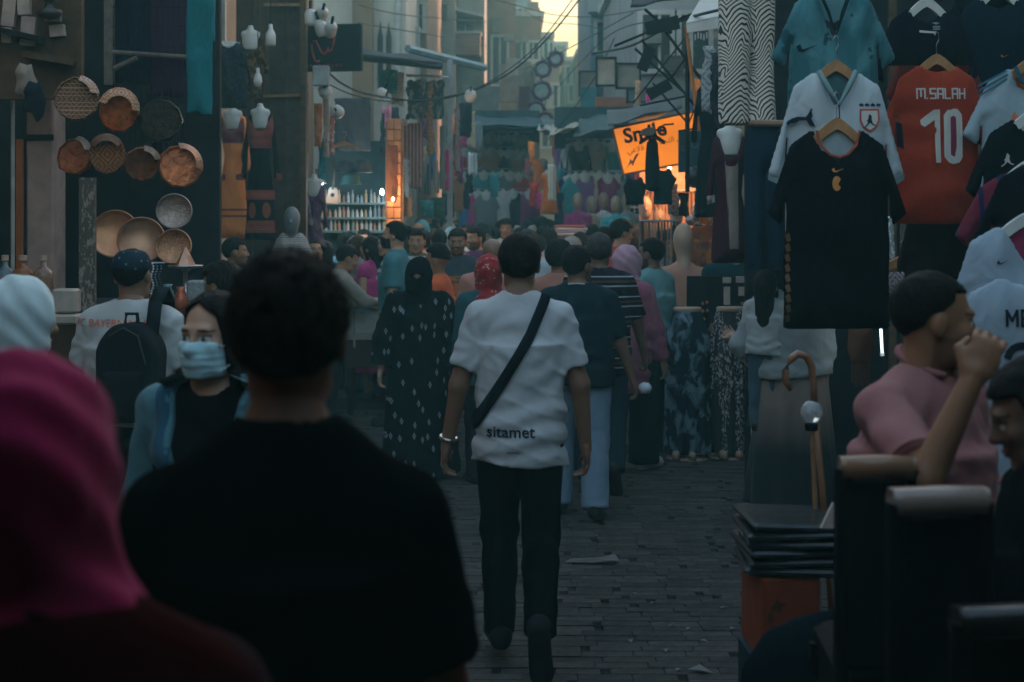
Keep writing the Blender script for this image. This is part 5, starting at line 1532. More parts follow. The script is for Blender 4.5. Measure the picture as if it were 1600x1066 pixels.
MB().box((0, 0, 0), (.12, .1, .12), bev=.01).box((0, -.01, -.09), (.15, .12, .05), bev=.01).ob('box_stack', plain((.42, .36, .3), .7), loc=at(104, 470, 7.1), label='pale boxes stacked behind the white headscarf', cat='boxes')
for i in range(5):
    px = 226 + i * 6; c = ((.45, .14, .06), (.40, .12, .05), (.5, .5, .48), (.08, .16, .2), (.03, .05, .07))[i]
    b = MB(); q = at(px, 412, 7.5)
    for k in range(17): b.lathe([(.002, -.007), (.0075, 0), (.002, .007)], (0 + .006 * math.sin(k), 0, -k * .0145), n=6)
    tag(b.ob('bead_strand', plain(c, .3, bump=0), loc=q, label=('rust red', 'brick red', 'white', 'teal', 'black')[i] + ' bead strand hanging behind the skullcap', cat='necklace', group='bead strands'))
    o = bpy.context.view_layer.objects.active
MB().tube([at(220, 411, 7.52), at(258, 411, 7.52)], .006, 6).ob('bead_rail', STEEL, label='small rail holding the bead strands', cat='rail')
cks = empty('cake_stand', at(290, 470, 7.6), 0, 'metal dish stand with a small copper pyramid', 'dish stand')
MB().lathe([(.002, 0), (.06, 0), (.05, .02), (.014, .04), (.012, .15), (.03, .17), (.09, .178), (.094, .19), (.002, .19)], n=20).ob('stand', STEEL, cks, smooth=True)
MB().lathe([(.002, 0), (.055, 0), (.03, .05), (.002, .1)], n=6).ob('pyramid', plain((.45, .26, .17), .35, metal=.8), cks, loc=(0, 0, .19))
for i, (px, py, c, nm) in enumerate(((262, 466, (.12, .2, .22), 'teal metal jug on the counter edge'), (283, 470, (.45, .12, .06), 'red glass jar beside the teal jug'), (307, 466, (.25, .28, .27), 'grey woven box at the counter end'))):
    if i < 2: MB().lathe([(.002, 0), (.032, 0), (.04, .04), (.03, .08), (.018, .1), (.024, .12), (.002, .12)], n=16).ob('jar', plain(c, .3, metal=.4), loc=at(px, py, 7.15) - Vector((0, 0, .05)), smooth=True, label=nm, cat='jar')
    else: MB().box((0, 0, 0), (.085, .085, .11), bev=.01).ob('box', plain(c, .8, scale=60, bump=.8), loc=at(px, 455, 7.2), label=nm, cat='box')
# cloths hanging from the stall rail
for i, (px, py, wd, L, c, nm, d) in enumerate(((312, -14, .15, .67, (.015, .16, .18), 'long teal cloth hanging right of the stall', 7.7), (262, -16, .21, .62, (.045, .02, .05), 'dark violet cloth behind the wire grid', 8.2), (212, -16, .26, .55, (.01, .018, .035), 'midnight blue cloth behind the wire grid', 8.25), (331, -14, .05, .28, (.03, .22, .25), 'narrow turquoise cloth beside the long teal one', 7.85))):
    garment('hanging_cloth', nm, 'cloth', px, py, d, cloth_poly(wd, L, .02, i), cloth(c, wr=.9), T=.02, h=.012, seed=i + 3, amp=.02)

# ================================================================== LEFT: dresses, wooden front, black sign
e, vq = garment('hooded_top', 'dark speckled top with a white neck cord, above the peach dress', 'top', 357, 66, 12.4, tee_poly(.17, .15, .21, .58, -.4, .06, .05), cloth((.012, .017, .022), 'speckle', (.03, .04, .05)), T=.06, inner=WHITEP, collar=(.055, .045, P_WHITE))
wf = empty('timber_shopfront', at(435, 335, 14.0), 0, 'brown wooden shop front behind the black dress', 'shop front'); wf.location.z = 0
for i in range(4):
    MB().box((-.34 + i * .165, .05 + .004 * (i % 2), 2.3), (.161, .05, 4.2)).ob('board', plain(((.07, .045, .035), (.085, .055, .04), (.06, .04, .032), (.075, .05, .042))[i], .75, var=.4, scale=10), wf)
MB().box((.25, .0, 2.3), (.06, .12, 4.4)).ob('jamb', WOOD, wf)
MB().box((.0, -.01, at(0, 150, 14.0).z), (.48, .03, .026), ry=-.03).ob('batten', WOODL, wf)
MB().box((.06, -.02, at(0, 8, 14.0).z), (.4, .03, .026)).ob('batten', WOODL, wf)
def dressed(label, px, py, d, poly, mat, cat_='dress', form=FORM, T=.11, h=.014, seed=0, yaw=0, key=None, amp=.016, sx=1.0, group=None, name='dress'):
    e, vq = garment(name, label, cat_, px, py, d, poly, mat, yaw, T, h, seed, key=key, amp=amp, sx=sx, group=group)
    ob('bust', BUST, form, e, loc=(0, -.012, .035), scale=(.52 * sx, .66, .66))
    return e, vq
EMB_R = cloth((.30, .06, .03), 'carpet', (.10, .015, .06), (.42, .16, .06), s=5); EMB_B = cloth((.26, .06, .035), 'carpet', (.03, .03, .12), (.4, .14, .05), s=6)
def emb(e, vq, poly_, mat, name='embroidery'):
    V_, F_ = dense(*outline(poly_), 3); ob(name, mesh_of(name, onto(bvh_of(vq), V_, -1, .004), F_, True), mat, e)
pe, pq = dressed('peach embroidered dress on a white bust, left of the pair', 364, 176, 13.3, dress_poly(.105, 1.18, .155, .18, .56, .08, .125), cloth((.85, .27, .075), wr=.6), seed=5, T=.08)
emb(pe, pq, [(-.10, -.04), (-.06, -.12), (0, -.18), (.06, -.12), (.10, -.04), (.12, -.16), (.09, -.29), (-.09, -.29), (-.12, -.16)], EMB_B)
for z_ in (-.9, -.96): emb(pe, pq, [(-.155, z_), (.155, z_), (.155, z_ - .018), (-.155, z_ - .018)], EMB_R)
for x_ in (-.08, .06): emb(pe, pq, [(x_ - .02, -.58), (x_ + .02, -.58), (x_ + .02, -.63), (x_ - .02, -.63)], EMB_B)
be, bq = dressed('black embroidered dress on a white bust, right of the pair', 407, 174, 13.0, dress_poly(.105, 1.18, .145, .185, .62, .08, .125), cloth((.008, .010, .014), wr=.8), seed=8, T=.08)
emb(be, bq, [(-.115, -.04), (-.06, -.13), (0, -.18), (.06, -.13), (.115, -.04), (.125, -.15), (.1, -.34), (-.1, -.34), (-.125, -.15)], EMB_R)
for z_, hh_ in ((-.72, .09), (-1.0, .11)): emb(be, bq, [(-.13, z_), (.13, z_), (.135, z_ - hh_), (-.135, z_ - hh_)], EMB_R)
for x_ in (-.05, .05): emb(be, bq, [(x_ * 1.3 + .037 * math.cos(a), -.905 + .075 * math.sin(a)) for a in np.linspace(0, 6.283, 12, endpoint=False)], cloth((.30, .10, .04), 'carpet', (.2, .05, .03), s=7))
for sx_ in (-1, 1): emb(be, bq, [(sx_ * .2, -.57), (sx_ * .15, -.57), (sx_ * .145, -.63), (sx_ * .2, -.63)], EMB_R, 'cuff')
dressed('dark dress with gold neckline on a small bust, top of the wooden front', 392, 52, 13.6, dress_poly(.11, .62, .14, .18, .4, .09, .12), cloth((.03, .02, .012), 'mottle', (.2, .1, .04), s=3), seed=11, T=.06)
for i, (px, py, pr, nm) in enumerate(((423, 52, [(.002, .06), (.012, .06), (.014, .03), (.03, .0), (.034, -.02), (.034, -.08), (.028, -.085), (.002, -.085)], 'white bottle shaped lamp hanging by the wooden front'), (403, 118, [(.002, .05), (.01, .05), (.012, .02), (.026, -.01), (.03, -.04), (.02, -.07), (.002, -.078)], 'white bulb shaped lamp hanging above the black dress'))):
    e = empty('hanging_lamp', at(px, py, 13.4), 0, nm, 'lamp')
    e.scale = (1.4, 1.4, 1.4)
    MB().lathe(pr, n=18).ob('shade', plain((.55, .55, .52), .3, bump=0), e, smooth=True)
    MB().tube([(0, 0, .05), (0, 0, .5)], .003, 5).ob('cord', IRON, e)
# child mannequin, patterned kaftans beside the dresses
kd = empty('child_mannequin', at(456, 335, 13.2), 0, 'grey child mannequin in a checked knit top', 'mannequin'); kd.location.z = 0
ob('head', DHEAD, plain((.16, .17, .17), .5), kd, loc=(0, 0, at(0, 345, 13.2).z), scale=(1, 1, 1))
v, q = puffed(tee_poly(.17, .14, .2, .55, -.26, .06, .03), .1, .014, seed=9); ob('knit_top', mesh_of('knit_top', v, q, True), cloth((.34, .30, .27), 'carpet', (.45, .40, .36), (.16, .10, .09), s=4), kd, loc=(0, 0, at(0, 363, 13.2).z))
MB().tube([(0, .03, .05), (0, .03, 1.5)], .02).ob('pole', STEEL, kd); MB().lathe([(.002, 0), (.16, 0), (.15, .03), (.002, .035)]).ob('base', STEEL, kd)
dressed('violet patterned kaftan on a headed form by the lamps', 461, 280, 14.2, dress_poly(.11, .66, .2, .19, .5, .09, .12), cloth((.07, .05, .10), 'mottle', (.2, .16, .2), s=3), seed=15)
dressed('purple hooded robe beside the bright left lamp', 491, 283, 14.8, dress_poly(.09, .7, .14, .16, .5, .07, .1), cloth((.08, .035, .09), 'mottle', (.14, .10, .10), s=2), seed=16)
# black sign with red script and round lamps
sg = empty('shop_sign', at(520, 75, 14.2), 0, 'black hanging shop sign with a red handwritten scrawl', 'sign'); sg.rotation_euler[2] = R(-6)
MB().box((0, 0, 0), (.47, .06, .37), bev=.006).ob('board', plain((.012, .018, .022), .5, var=.2), sg); sg.scale = (1.27, 1.27, 1.27)
scr = [(-.075, -.10), (-.09, -.115), (-.115, -.10), (-.135, -.03), (-.14, .02), (-.125, .055), (-.105, .05), (-.085, .01), (-.06, -.04), (-.035, -.055), (-.015, -.03), (-.005, .0), (.0, -.035), (.02, -.02), (.035, .03), (.042, .09), (.035, .13)]
MB().tube([(x - .02, -.042, z) for x, z in scr], .008, 6).ob('red_script', plain((.42, .04, .03), .5, bump=0), sg, smooth=True)
for k_ in range(9):
    if k_ != 2: MB().box((-.2 + k_ * .034, -.033, -.143 + .003 * (k_ % 3)), (.022, .004, .022 if k_ % 2 else .014)).ob('faint_mark', plain((.16, .025, .03), .6, bump=0), sg)
for i, (px, py) in enumerate(((485, 28), (503, 22), (501, 44), (517, 46))):
    e = empty('globe_lamp', at(px, py, 13.8), 0, ('white jar shaped lamp', 'tilted white drum lamp', 'large white cylinder lamp', 'lowest grey white lamp')[i] + ' on the lamp cluster by the black sign', 'lamp', 'lamp cluster by the sign')
    e.scale = (1.3, 1.3, 1.3); e.rotation_euler = (R((0, 60, 20, 50)[i]), R((0, 30, -14, 20)[i]), 0)
    MB().lathe([(.002, -.065), (.035, -.06), (.044, -.04), (.046, .03), (.032, .055), (.014, .065), (.002, .07)], n=18).ob('shade', plain((.5, .48, .45), .35, bump=0), e, smooth=True)
    MB().tube([(0, 0, .06), (0, 0, .13)], .012, 8).ob('socket', IRON, e)
MB().box((0, 0, 0), (.165, .1, .2), bev=.01).ob('junction_box', plain((.30, .31, .3), .6), loc=at(502, 119, 14.1), label='grey junction box under the black sign', cat='box')
# clothes column and curtain further in
for i, (px, py, wd, L, c, c2, nm) in enumerate(((497, 160, .08, .38, (.45, .17, .07), (.3, .1, .04), 'orange scarf on the hook below the sign'), (510, 150, .06, .52, (.36, .30, .24), (.26, .2, .16), 'pale beige scarf next to the orange one'), (519, 165, .05, .42, (.40, .13, .10), (.5, .4, .36), 'coral scarf right of the beige one'), (503, 215, .07, .36, (.03, .17, .2), (.02, .08, .1), 'teal scarf low on the same hook'), (478, 132, .06, .7, (.2, .12, .09), (.28, .2, .16), 'brown printed cloth along the door jamb'))):
    garment('scarf', nm, 'scarf', px, py, 14.9 + .06 * i, cloth_poly(wd * 1.25, L * 1.25, .02, i), cloth(c, 'mottle', c2, s=3), T=.02, h=.014, seed=i, amp=.02)
garment('curtain', 'plain slate curtain hanging below the sign awning', 'curtain', 551, 152, 15.6, cloth_poly(.42, .6, .01, 3), cloth((.085, .095, .105)), T=.015, h=.016, amp=.025)
ht = empty('coat_hanger', at(538, 225, 15.2), 0, 'bare wooden coat hanger before the slate curtain', 'hanger'); ob('bar', HANGER, HWOOD, ht, scale=(.75, 1, .8)); ob('hook', HOOK, STEEL, ht)

# ================================================================== LEFT: lamp and bottle stall
bs = empty('bottle_stall', (at(560, 0, 16.9).x, 16.9, 0), 0, 'stall of shelves with small bottles under blue lamps', 'stall')
MB().box((0, .38, 1.45), (1.02, .04, 2.6)).ob('back_panel', plain((.03, .06, .07), .7), bs)
for z_, pyy in ((at(0, 318, 16.9).z, 0), (at(0, 341, 16.9).z, 0), (at(0, 362, 16.9).z, 0)):
    MB().box((0, .18, z_), (.98, .34, .025)).ob('shelf', plain((.12, .2, .21), .4), bs)
for sx_ in (-1, 1): MB().box((sx_ * .5, .18, 1.2), (.03, .36, 2.4)).ob('side_panel', WOOD, bs)
rr2 = random.Random(5)
ORD = ['first', 'second', 'third', 'fourth', 'fifth', 'sixth', 'seventh', 'eighth', 'ninth', 'tenth', 'eleventh', 'twelfth', 'thirteenth', 'fourteenth', 'fifteenth', 'sixteenth', 'seventeenth', 'eighteenth', 'nineteenth', 'twentieth']
BT = [MB().lathe([(.002, 0), (.018, 0), (.018, h_ * .6), (.008, h_ * .75), (.008, h_), (.002, h_)], n=10).mesh('bottle') for h_ in (.09, .12, .15)]
BC = [(.45, .36, .28), (.3, .4, .42), (.5, .5, .48), (.4, .2, .12), (.2, .26, .28), (.42, .3, .18)]
for r, z_ in enumerate((at(0, 318, 16.9).z + .013, at(0, 341, 16.9).z + .013, at(0, 362, 16.9).z + .013)):
    for i in range(18):
        ob('bottle', BT[rr2.randrange(3)], plain(rr2.choice(BC), .25, bump=0, name='small_bottle'), loc=(bs.location.x - .45 + i * .053 + rr2.uniform(-.006, .006), 16.9 + .1 + rr2.uniform(-.03, .04), z_),
           label=ORD[i] + ' small bottle from the left on the ' + ('upper', 'middle', 'lower')[r] + ' shelf under the lamps', cat='bottle', group='bottles on the ' + ('upper', 'middle', 'lower') [r] + ' shelf')
def lamp_obj(px, py, d, col, strength, label, r=.03, watts=3.0, shade=None):
    q = at(px, py, d); e = empty('lamp', q, 0, label, 'lamp')
    MB().lathe([(.002, -r * 1.5), (r * .7, -r), (r, 0), (r * .7, r * .8), (r * .4, r * 1.3), (.002, r * 1.4)], n=14).ob('bulb', glow(col, strength * .12), e, smooth=True)
    MB().tube([(0, 0, r * 1.3), (0, 0, r * 2.4)], r * .42, 8).ob('socket', IRON, e)
    MB().tube([(0, 0, r * 2.2), (0, .02, r * 10)], .004, 5).ob('cord', IRON, e)
    if shade: MB().lathe([(r * 1.1, r * 2.2), (r * 2.4, r * .4), (r * 2.3, r * .3), (r * 1.0, r * 2.1)], n=16).ob('shade', shade, e, smooth=True)
    L = bpy.data.lights.new('lamp_light', 'POINT'); L.energy = watts * .55; L.color = col; L.shadow_soft_size = r * 1.3
    lo = bpy.data.objects.new('lamp_light', L); link(lo, e); lo.location = (0, -.06, -r * 1.6)
    return e
lamp_obj(501, 288, 15.4, (.55, .85, 1.0), 14, 'bright cold lamp left of the guitar', .026, 1.6, STEEL)
lamp_obj(597, 300, 16.4, (.75, .9, 1.0), 14, 'oval white bulb in a blue glow over the bottle shelves', .024, 1.3)
lamp_obj(613, 298, 15.8, (1.0, .62, .3), 12, 'upper warm bulb on the orange wall', .014, .8)
lamp_obj(614, 311, 15.5, (1.0, .6, .28), 12, 'lower warm bulb on the orange wall', .014, .8)
gt = empty('guitar', at(520, 305, 15.8), 0, 'small brown guitar hanging by the cold lamp', 'guitar'); gt.rotation_euler[1] = R(4)
MB().slab([(.075 * k, z) for k, z in ((.85, -.09), (.95, -.05), (.75, .0), (.7, .05), (.45, .085))] + [(-.075 * k, z) for k, z in ((.45, .085), (.7, .05), (.75, 0), (.95, -.05), (.85, -.09))], -.03, .03).ob('body', plain((.30, .12, .05), .4), gt)
MB().box((0, -.03, .2), (.025, .02, .28)).ob('neck', WOOD, gt); MB().box((0, -.03, .37), (.035, .018, .07)).ob('headstock', WOOD, gt); MB().lathe([(.002, -.034), (.024, -.034), (.024, -.031), (.002, -.03)], axis='Y', n=12).ob('sound_hole', IRON, gt)
for i, (px, py, r) in enumerate(((541, 262, 14), (565, 262, 15), (548, 281, 15))):
    rm = r * 15.9 / F
    e = empty('hat', at(px, py, 15.9 - .1 * i), 0, ('dark felt hat above left', 'ribbed dark hat above right', 'dark green hat below') [i] + ' on the hat display over the bottles', 'hat', 'hats over the bottle stall')
    MB().lathe([(rm * 1.15, -rm * .5), (rm * 1.12, -rm * .42), (rm * .95, -.3 * rm), (rm * .95, .2 * rm), (rm * .7, .7 * rm), (.002, .9 * rm)], n=20).ob('crown', plain(((.05, .055, .06), (.04, .045, .05), (.02, .045, .045))[i], .7, scale=40, bump=.6), e, smooth=True)
ow = empty('warm_pillar', at(616, 335, 16), 0, 'orange tiled pillar lit by the warm bulbs', 'pillar'); ow.location.z = 0
for i in range(16):
    for k in range(2): MB().box((-.04 + k * .08, .0, 1.0 + i * .125), (.075, .06, .115), bev=.004).ob('tile', plain(((.40, .16, .06), (.34, .13, .05), (.45, .2, .09))[(i + k * 2) % 3], .6), ow)
MB().box((0, .06, 1.45), (.2, .08, 2.9)).ob('core', PL_BROWN, ow)
# white counter on dark legs
ct = empty('glass_counter', at(578, 335, 13.1), R(4), 'pale glazed counter on dark wooden legs', 'counter'); ct.location.z = 0
MB().box((0, .25, .90), (.44, .6, .28), bev=.01).ob('case', plain((.55, .55, .52), .5, var=.15), ct)
MB().box((0, .25, .735), (.46, .62, .05)).ob('base_board', TRIM, ct); MB().box((0, .25, .58), (.42, .58, .26)).ob('drawer', plain((.06, .03, .022), .6), ct)
for sx_ in (-1, 1):
    for sy_ in (0, 1): MB().box((sx_ * .18, .02 + sy_ * .46, .225), (.055, .055, .45)).ob('leg', plain((.02, .018, .016), .6), ct)
MB().box((-.14, -.055, .84), (.02, .02, .4)).ob('post', TRIM, ct)
for i in range(6): MB().box((0, 0, .02), (.055, .08, .04), bev=.004).ob('packet', plain(((.5, .5, .5), (.45, .1, .08), (.2, .3, .4), (.5, .46, .4), (.3, .32, .33), (.52, .3, .2))[i], .5), loc=(ct.location.x - .17 + i * .068, 13.2 + .04 * (i % 2), 1.042), label=('white', 'red', 'blue', 'cream', 'grey', 'peach')[i] + ' packet on the pale counter', cat='packet', group='packets on the counter')
bottle(566, 490, 12.95, .16, .022, (.3, .5, .6), 'plastic bottle standing by the counter post')

# ================================================================== LEFT: rugs, scarves and banner
garment('rug', 'dark flowered rug hanging high at the left', 'rug', 665, 122, 18.2, cloth_poly(.54, .56, .01, 1), cloth((.02, .05, .055), 'mottle', (.20, .20, .16), (.14, .05, .05), s=1.6), T=.012, h=.02, amp=.008)
garment('runner_cloth', 'narrow ochre runner hanging down over the rug', 'runner', 672, 126, 18.0, cloth_poly(.13, 1.0, .01, 4), cloth((.24, .13, .06), 'carpet', (.15, .08, .04), s=1.5), T=.012, h=.02, amp=.01)
SC = [(643, 192, .30, .86, (.30, .08, .06), (.03, .04, .06), (.42, .38, .34), 'red grey striped shawl, leftmost of the shawls'), (655, 190, .1, .5, (.40, .36, .36), (.16, .08, .12), (.03, .04, .06), 'pale striped shawl below the rug'), (668, 255, .11, .42, (.03, .12, .13), (.12, .02, .08), (.30, .32, .3), 'teal and plum striped shawl'), (681, 250, .1, .44, (.36, .34, .28), (.03, .09, .1), (.15, .03, .09), 'cream and green striped shawl'), (699, 232, .08, .56, (.40, .02, .15), (.36, .02, .13), (.4, .02, .15), 'plain magenta shawl beside the banner'), (655, 255, .08, .4, (.22, .03, .1), (.03, .1, .12), (.4, .36, .34), 'crimson striped shawl between the pale ones'), (690, 195, .08, .85, (.10, .14, .15), (.2, .12, .07), (.08, .1, .1), 'slate striped shawl behind the magenta one')]
for i, (px, py, wd, L, c, c2, c3, nm) in enumerate(SC):
    garment('shawl', nm, 'shawl', px, py, 18.5 + .12 * (i % 3), cloth_poly(wd, L, .01, i), cloth(c, 'vbands', c2, c3, s=22), T=.014, h=.02, amp=.012, group='shawls hanging under the rug', seed=i)
garment('banner', 'long white banner with a red geometric pattern', 'banner', 714, 165, 19.2, cloth_poly(.14, .92, .005, 2), cloth((.40, .38, .36), 'carpet', (.16, .04, .05), s=3.2), T=.01, h=.018, amp=.004)
MB().box((0, .0, 0), (.07, .07, 2.6)).ob('pole', plain((.30, .33, .33), .6), loc=at(703, 210, 19.0) + Vector((0, 0, -.3)), label='pale square pole left of the patterned banner', cat='pole')
garment('brown_fabric', 'brown patterned cloth over the warm pillar', 'cloth', 612, 225, 15.7, cloth_poly(.15, .65, .02, 6), cloth((.30, .11, .05), 'carpet', (.2, .06, .03), s=2.6), T=.02, h=.016, amp=.015)
for i, (px, py, wd, L, c, nm) in enumerate(((633, 245, .13, .5, (.22, .2, .18), 'grey woven cloth next to the warm pillar'), (637, 300, .15, .32, (.32, .15, .07), 'rust woven cloth below the grey one'), (598, 175, .08, .5, (.04, .07, .08), 'dark robe hanging left of the rug'), (618, 165, .12, .62, (.07, .08, .08), 'dark green robe hanging below the beam'))):
    garment('hanging_cloth', nm, 'cloth', px, py, 17 + .1 * i, cloth_poly(wd, L, .02, i + 9), cloth(c, 'carpet', tuple(x * .6 for x in c), s=2), T=.02, h=.02, amp=.02)

# ================================================================== RIGHT: football shirts
SHX = .74
bk = empty('stall_partition', (2.55, 9.6, 0), 0, 'dark back wall of the football shirt stall', 'stall wall')
MB().box((0, 0, 1.7), (1.95, .08, 3.4)).ob('board', plain((.016, .018, .02), .85, var=.4), bk)
for x_ in (-.6, 0, .6): MB().box((x_, -.06, 1.7), (.05, .04, 3.4)).ob('batten', WOOD, bk)
rl = empty('shirt_rail', (0, 5.75, 0), 0, 'steel rails holding the football shirts overhead', 'rail')
for d, z_ in ((5.4, 2.82), (6.0, 3.05)): MB().tube([(1.0, d - 5.75, z_), (2.9, d - 5.75, z_)], .016, 8).ob('bar', STEEL, rl)
MB().tube([(2.85, .1, 0), (2.85, .1, 3.2)], .025, 8).ob('upright', STEEL, rl)
tp = tee_poly(.26, .22, .35, .74, -.36, .09, .10)
# teal camouflage polo
e, vq = garment('football_shirt', 'teal camouflage polo with open collar, top of the shirt wall', 'shirt', 1302, -16, 5.95, tee_poly(.26, .22, .36, .8, -.34, .1, .2, True), cloth((.035, .13, .15), 'mottle', (.085, .23, .25), (.02, .075, .09), s=.55), T=.05, seed=3, sx=SHX, inner=cloth((.10, .21, .23)), amp=.014)
MB().tube([(-.07, -.03, 0), (-.03, -.045, -.1), (0, -.05, -.2), (.03, -.045, -.1), (.07, -.03, 0)], .008, 6).ob('collar_edge', cloth((.012, .03, .035)), e)
marks(e, vq, [shift(outline(SWOOSH), -.12, -.25, 1.4)], P_DARK, 'emblem')
# white shirt with crest and leaping cat
WS = cloth((.42, .47, .49), wr=.7)
e, vq = garment('football_shirt', 'white football shirt with a shield crest behind the black shirt', 'shirt', 1306, 112, 5.65, tee_poly(.27, .23, .37, .78, -.46, .10, .135, True), WS, T=.05, seed=6, hanger=HWOOD, sx=SHX, inner=cloth((.06, .12, .13)), amp=.024)
MB().tube([(-.075, -.028, 0), (-.035, -.045, -.075), (0, -.055, -.137), (.035, -.045, -.075), (.075, -.028, 0)], .011, 6).ob('collar', cloth((.17, .27, .28)), e, smooth=True)
MB().tube([(0, -.056, -.137), (.003, -.056, -.23)], .0025, 5).ob('placket', P_DARK, e)
bw_ = bvh_of(vq)
def mk(nm, parts, mat, off=.005): return print_on(bw_, [shift(p, 0, 0) for p in parts], nm, mat, e, -1, off)
for nm, parts, mat, off in (('cat_emblem', [shift(outline(CAT), -.20 * SHX * 1.0, -.185, 1.15)], P_DARK, .005), ('crest', [shift(outline(SHIELD), .165 * SHX, -.195, 1.25)], P_RED, .005), ('crest_field', [shift(outline(SHIELD), .165 * SHX, -.195, 1.02)], P_WHITE, .007)):
    mk(nm, parts, mat, off)
mk('crest_figure', [outline([(.122 + x * .5, -.2 + z * .55) for x, z in LEAP])], P_DARK, .009)
for i in range(4): mk('star', [star(.165 * SHX - .03 + i * .022, -.135 - .006 * abs(i - 1.5) * 0, .010)], P_DARK)
for sx_ in (-1, 1):
    V_, F_ = dense(*outline([(sx_ * .27 * 1.0, -.43), (sx_ * .19, -.47), (sx_ * .185, -.445), (sx_ * .272, -.405)]), 1); ob('cuff', mesh_of('cuff', onto(bw_, V_, -1, .006), F_), cloth((.2, .28, .29)), e)
mk('sleeve_badge', [outline([(.225, -.2), (.255, -.21), (.27, -.31), (.235, -.3)])], P_DARK)
# black shirt in front
BK = cloth((.006, .008, .010), wr=.9)
e, vq = garment('football_shirt', 'long black football shirt with orange neck trim hanging in front', 'shirt', 1307, 203, 5.4, tee_poly(.27, .24, .36, .76, -.37, .11, .105), BK, T=.06, seed=9, hanger=HWOOD, sx=SHX, inner=cloth((.30, .36, .38)), amp=.024)
MB().tube([(x * SHX, -.03 - .022 * (1 - abs(x) / .11), z) for x, z in ((-.11, -.005), (-.09, -.06), (-.045, -.095), (0, -.107), (.045, -.095), (.09, -.06), (.11, -.005))], .006, 6).ob('collar', plain((.36, .08, .04), .8, bump=0), e)
bw_ = bvh_of(vq)
mk('swoosh', [shift(outline(SWOOSH), -.006, -.155, .75)], P_GOLD)
mk('crest', [outline([(-.012 + .017 * math.cos(a), -.205 + .028 * math.sin(a)) for a in np.linspace(.6, 5.7, 12)] + [(-.016, -.195), (-.008, -.21)])], P_GOLD)
for i in range(9):
    mk('side_braid', [outline([(-.205, -.40 - i * .038), (-.19, -.39 - i * .038), (-.183, -.42 - i * .038), (-.198, -.425 - i * .038)])], plain((.13, .07, .03), .7, bump=0))
# red shirt, number ten
RED = cloth((.33, .035, .012), wr=.55)
garment('football_shirt', 'dark red shirt with small white badges behind the number ten', 'shirt', 1462, 62, 6.45, tee_poly(.26, .22, .33, .7, -.3, .09, .08), cloth((.16, .022, .012)), T=.04, seed=12, sx=.7, inner=cloth((.05, .01, .01)))
e = bpy.data.objects[[o.name for o in C.objects if o.name.startswith('football_shirt')][-1]]
e, vq = garment('football_shirt', 'red football shirt printed M.SALAH 10', 'shirt', 1463, 101, 6.2, tee_poly(.25, .22, .37, .70, -.42, .09, .03), RED, T=.045, seed=13, hanger=HWOOD, sx=.74, amp=.022)
bw_ = bvh_of(vq)
def strokes(segs, wd):
    out = []
    for (x0, z0), (x1, z1) in segs:
        dx, dz = x1 - x0, z1 - z0; L = math.hypot(dx, dz) or 1; nx, nz = -dz / L * wd / 2, dx / L * wd / 2; ex, ez = dx / L * wd * .35, dz / L * wd * .35
        out.append(outline([(x0 + nx - ex, z0 + nz - ez), (x1 + nx + ex, z1 + nz + ez), (x1 - nx + ex, z1 - nz + ez), (x0 - nx - ex, z0 - nz - ez)]))
    return out
def glyph(segs, x, z, sx, sz, wd): return strokes([((x + a * sx, z + b * sz), (x + c * sx, z + d * sz)) for a, b, c, d in segs], wd)
LETS = {'M': [(0, 0, 0, 1), (0, 1, 1, 1), (1, 1, 1, 0), (.5, 1, .5, .2)], '.': [(0, 0, .12, 0)], 'S': [(1, 1, 0, 1), (0, 1, 0, .5), (0, .5, 1, .5), (1, .5, 1, 0), (1, 0, 0, 0)], 'A': [(0, 0, 0, 1), (0, 1, 1, 1), (1, 1, 1, 0), (0, .45, 1, .45)], 'L': [(0, 1, 0, 0), (0, 0, 1, 0)], 'H': [(0, 0, 0, 1), (1, 1, 1, 0), (0, .5, 1, .5)],
        'E': [(1, 1, 0, 1), (0, 1, 0, 0), (0, 0, 1, 0), (0, .5, .8, .5)], 'N': [(0, 0, 0, 1), (0, 1, 1, 0), (1, 0, 1, 1)], 'B': [(0, 0, 0, 1), (0, 1, .9, .95), (.9, .95, .9, .55), (0, .5, 1, .5), (1, .5, 1, 0), (1, 0, 0, 0)]}
x_ = -.098
for ch in 'M.SALAH':
    wd_ = .034 if ch == 'M' else .004 if ch == '.' else .022
    mk('letter', glyph(LETS[ch], x_, -.152, wd_, .042, .007), P_WHITE); x_ += wd_ + .0095
one = [outline([(-.025, -.20), (.0, -.20), (.002, -.43), (-.018, -.43), (-.022, -.245), (-.065, -.275), (-.082, -.265), (-.083, -.245)])]
mk('number_one', one, P_WHITE)
n0 = [(0.017, -.225), (.035, -.2), (.045, -.203), (.055, -.197), (.075, -.197), (.095, -.222), (.097, -.31), (.099, -.405), (.082, -.43), (.055, -.436), (.037, -.43), (.017, -.405), (.017, -.32)]
ni = [(.045, -.235), (.057, -.225), (.069, -.235), (.071, -.395), (.059, -.405), (.045, -.395)]
P_PLUM = plain((.22, .02, .06), .8, bump=0)
mk('number_zero', [outline(n0)], P_WHITE); mk('number_inside', [outline(ni)], P_PLUM, .008)
mk('sleeve_badge', [outline([(.225, -.19), (.235, -.19), (.245, -.26), (.232, -.26)])], P_WHITE)
# badges on the dark red shirt behind
for nm, g in (('diamond_badge', [outline([(-.115, -.075), (-.098, -.065), (-.081, -.075), (-.098, -.085)])]), ('star_badge', [star(-.098, -.118, .012)]), ('crest', [shift(outline(SHIELD), .065, -.09, .55)])):
    pass
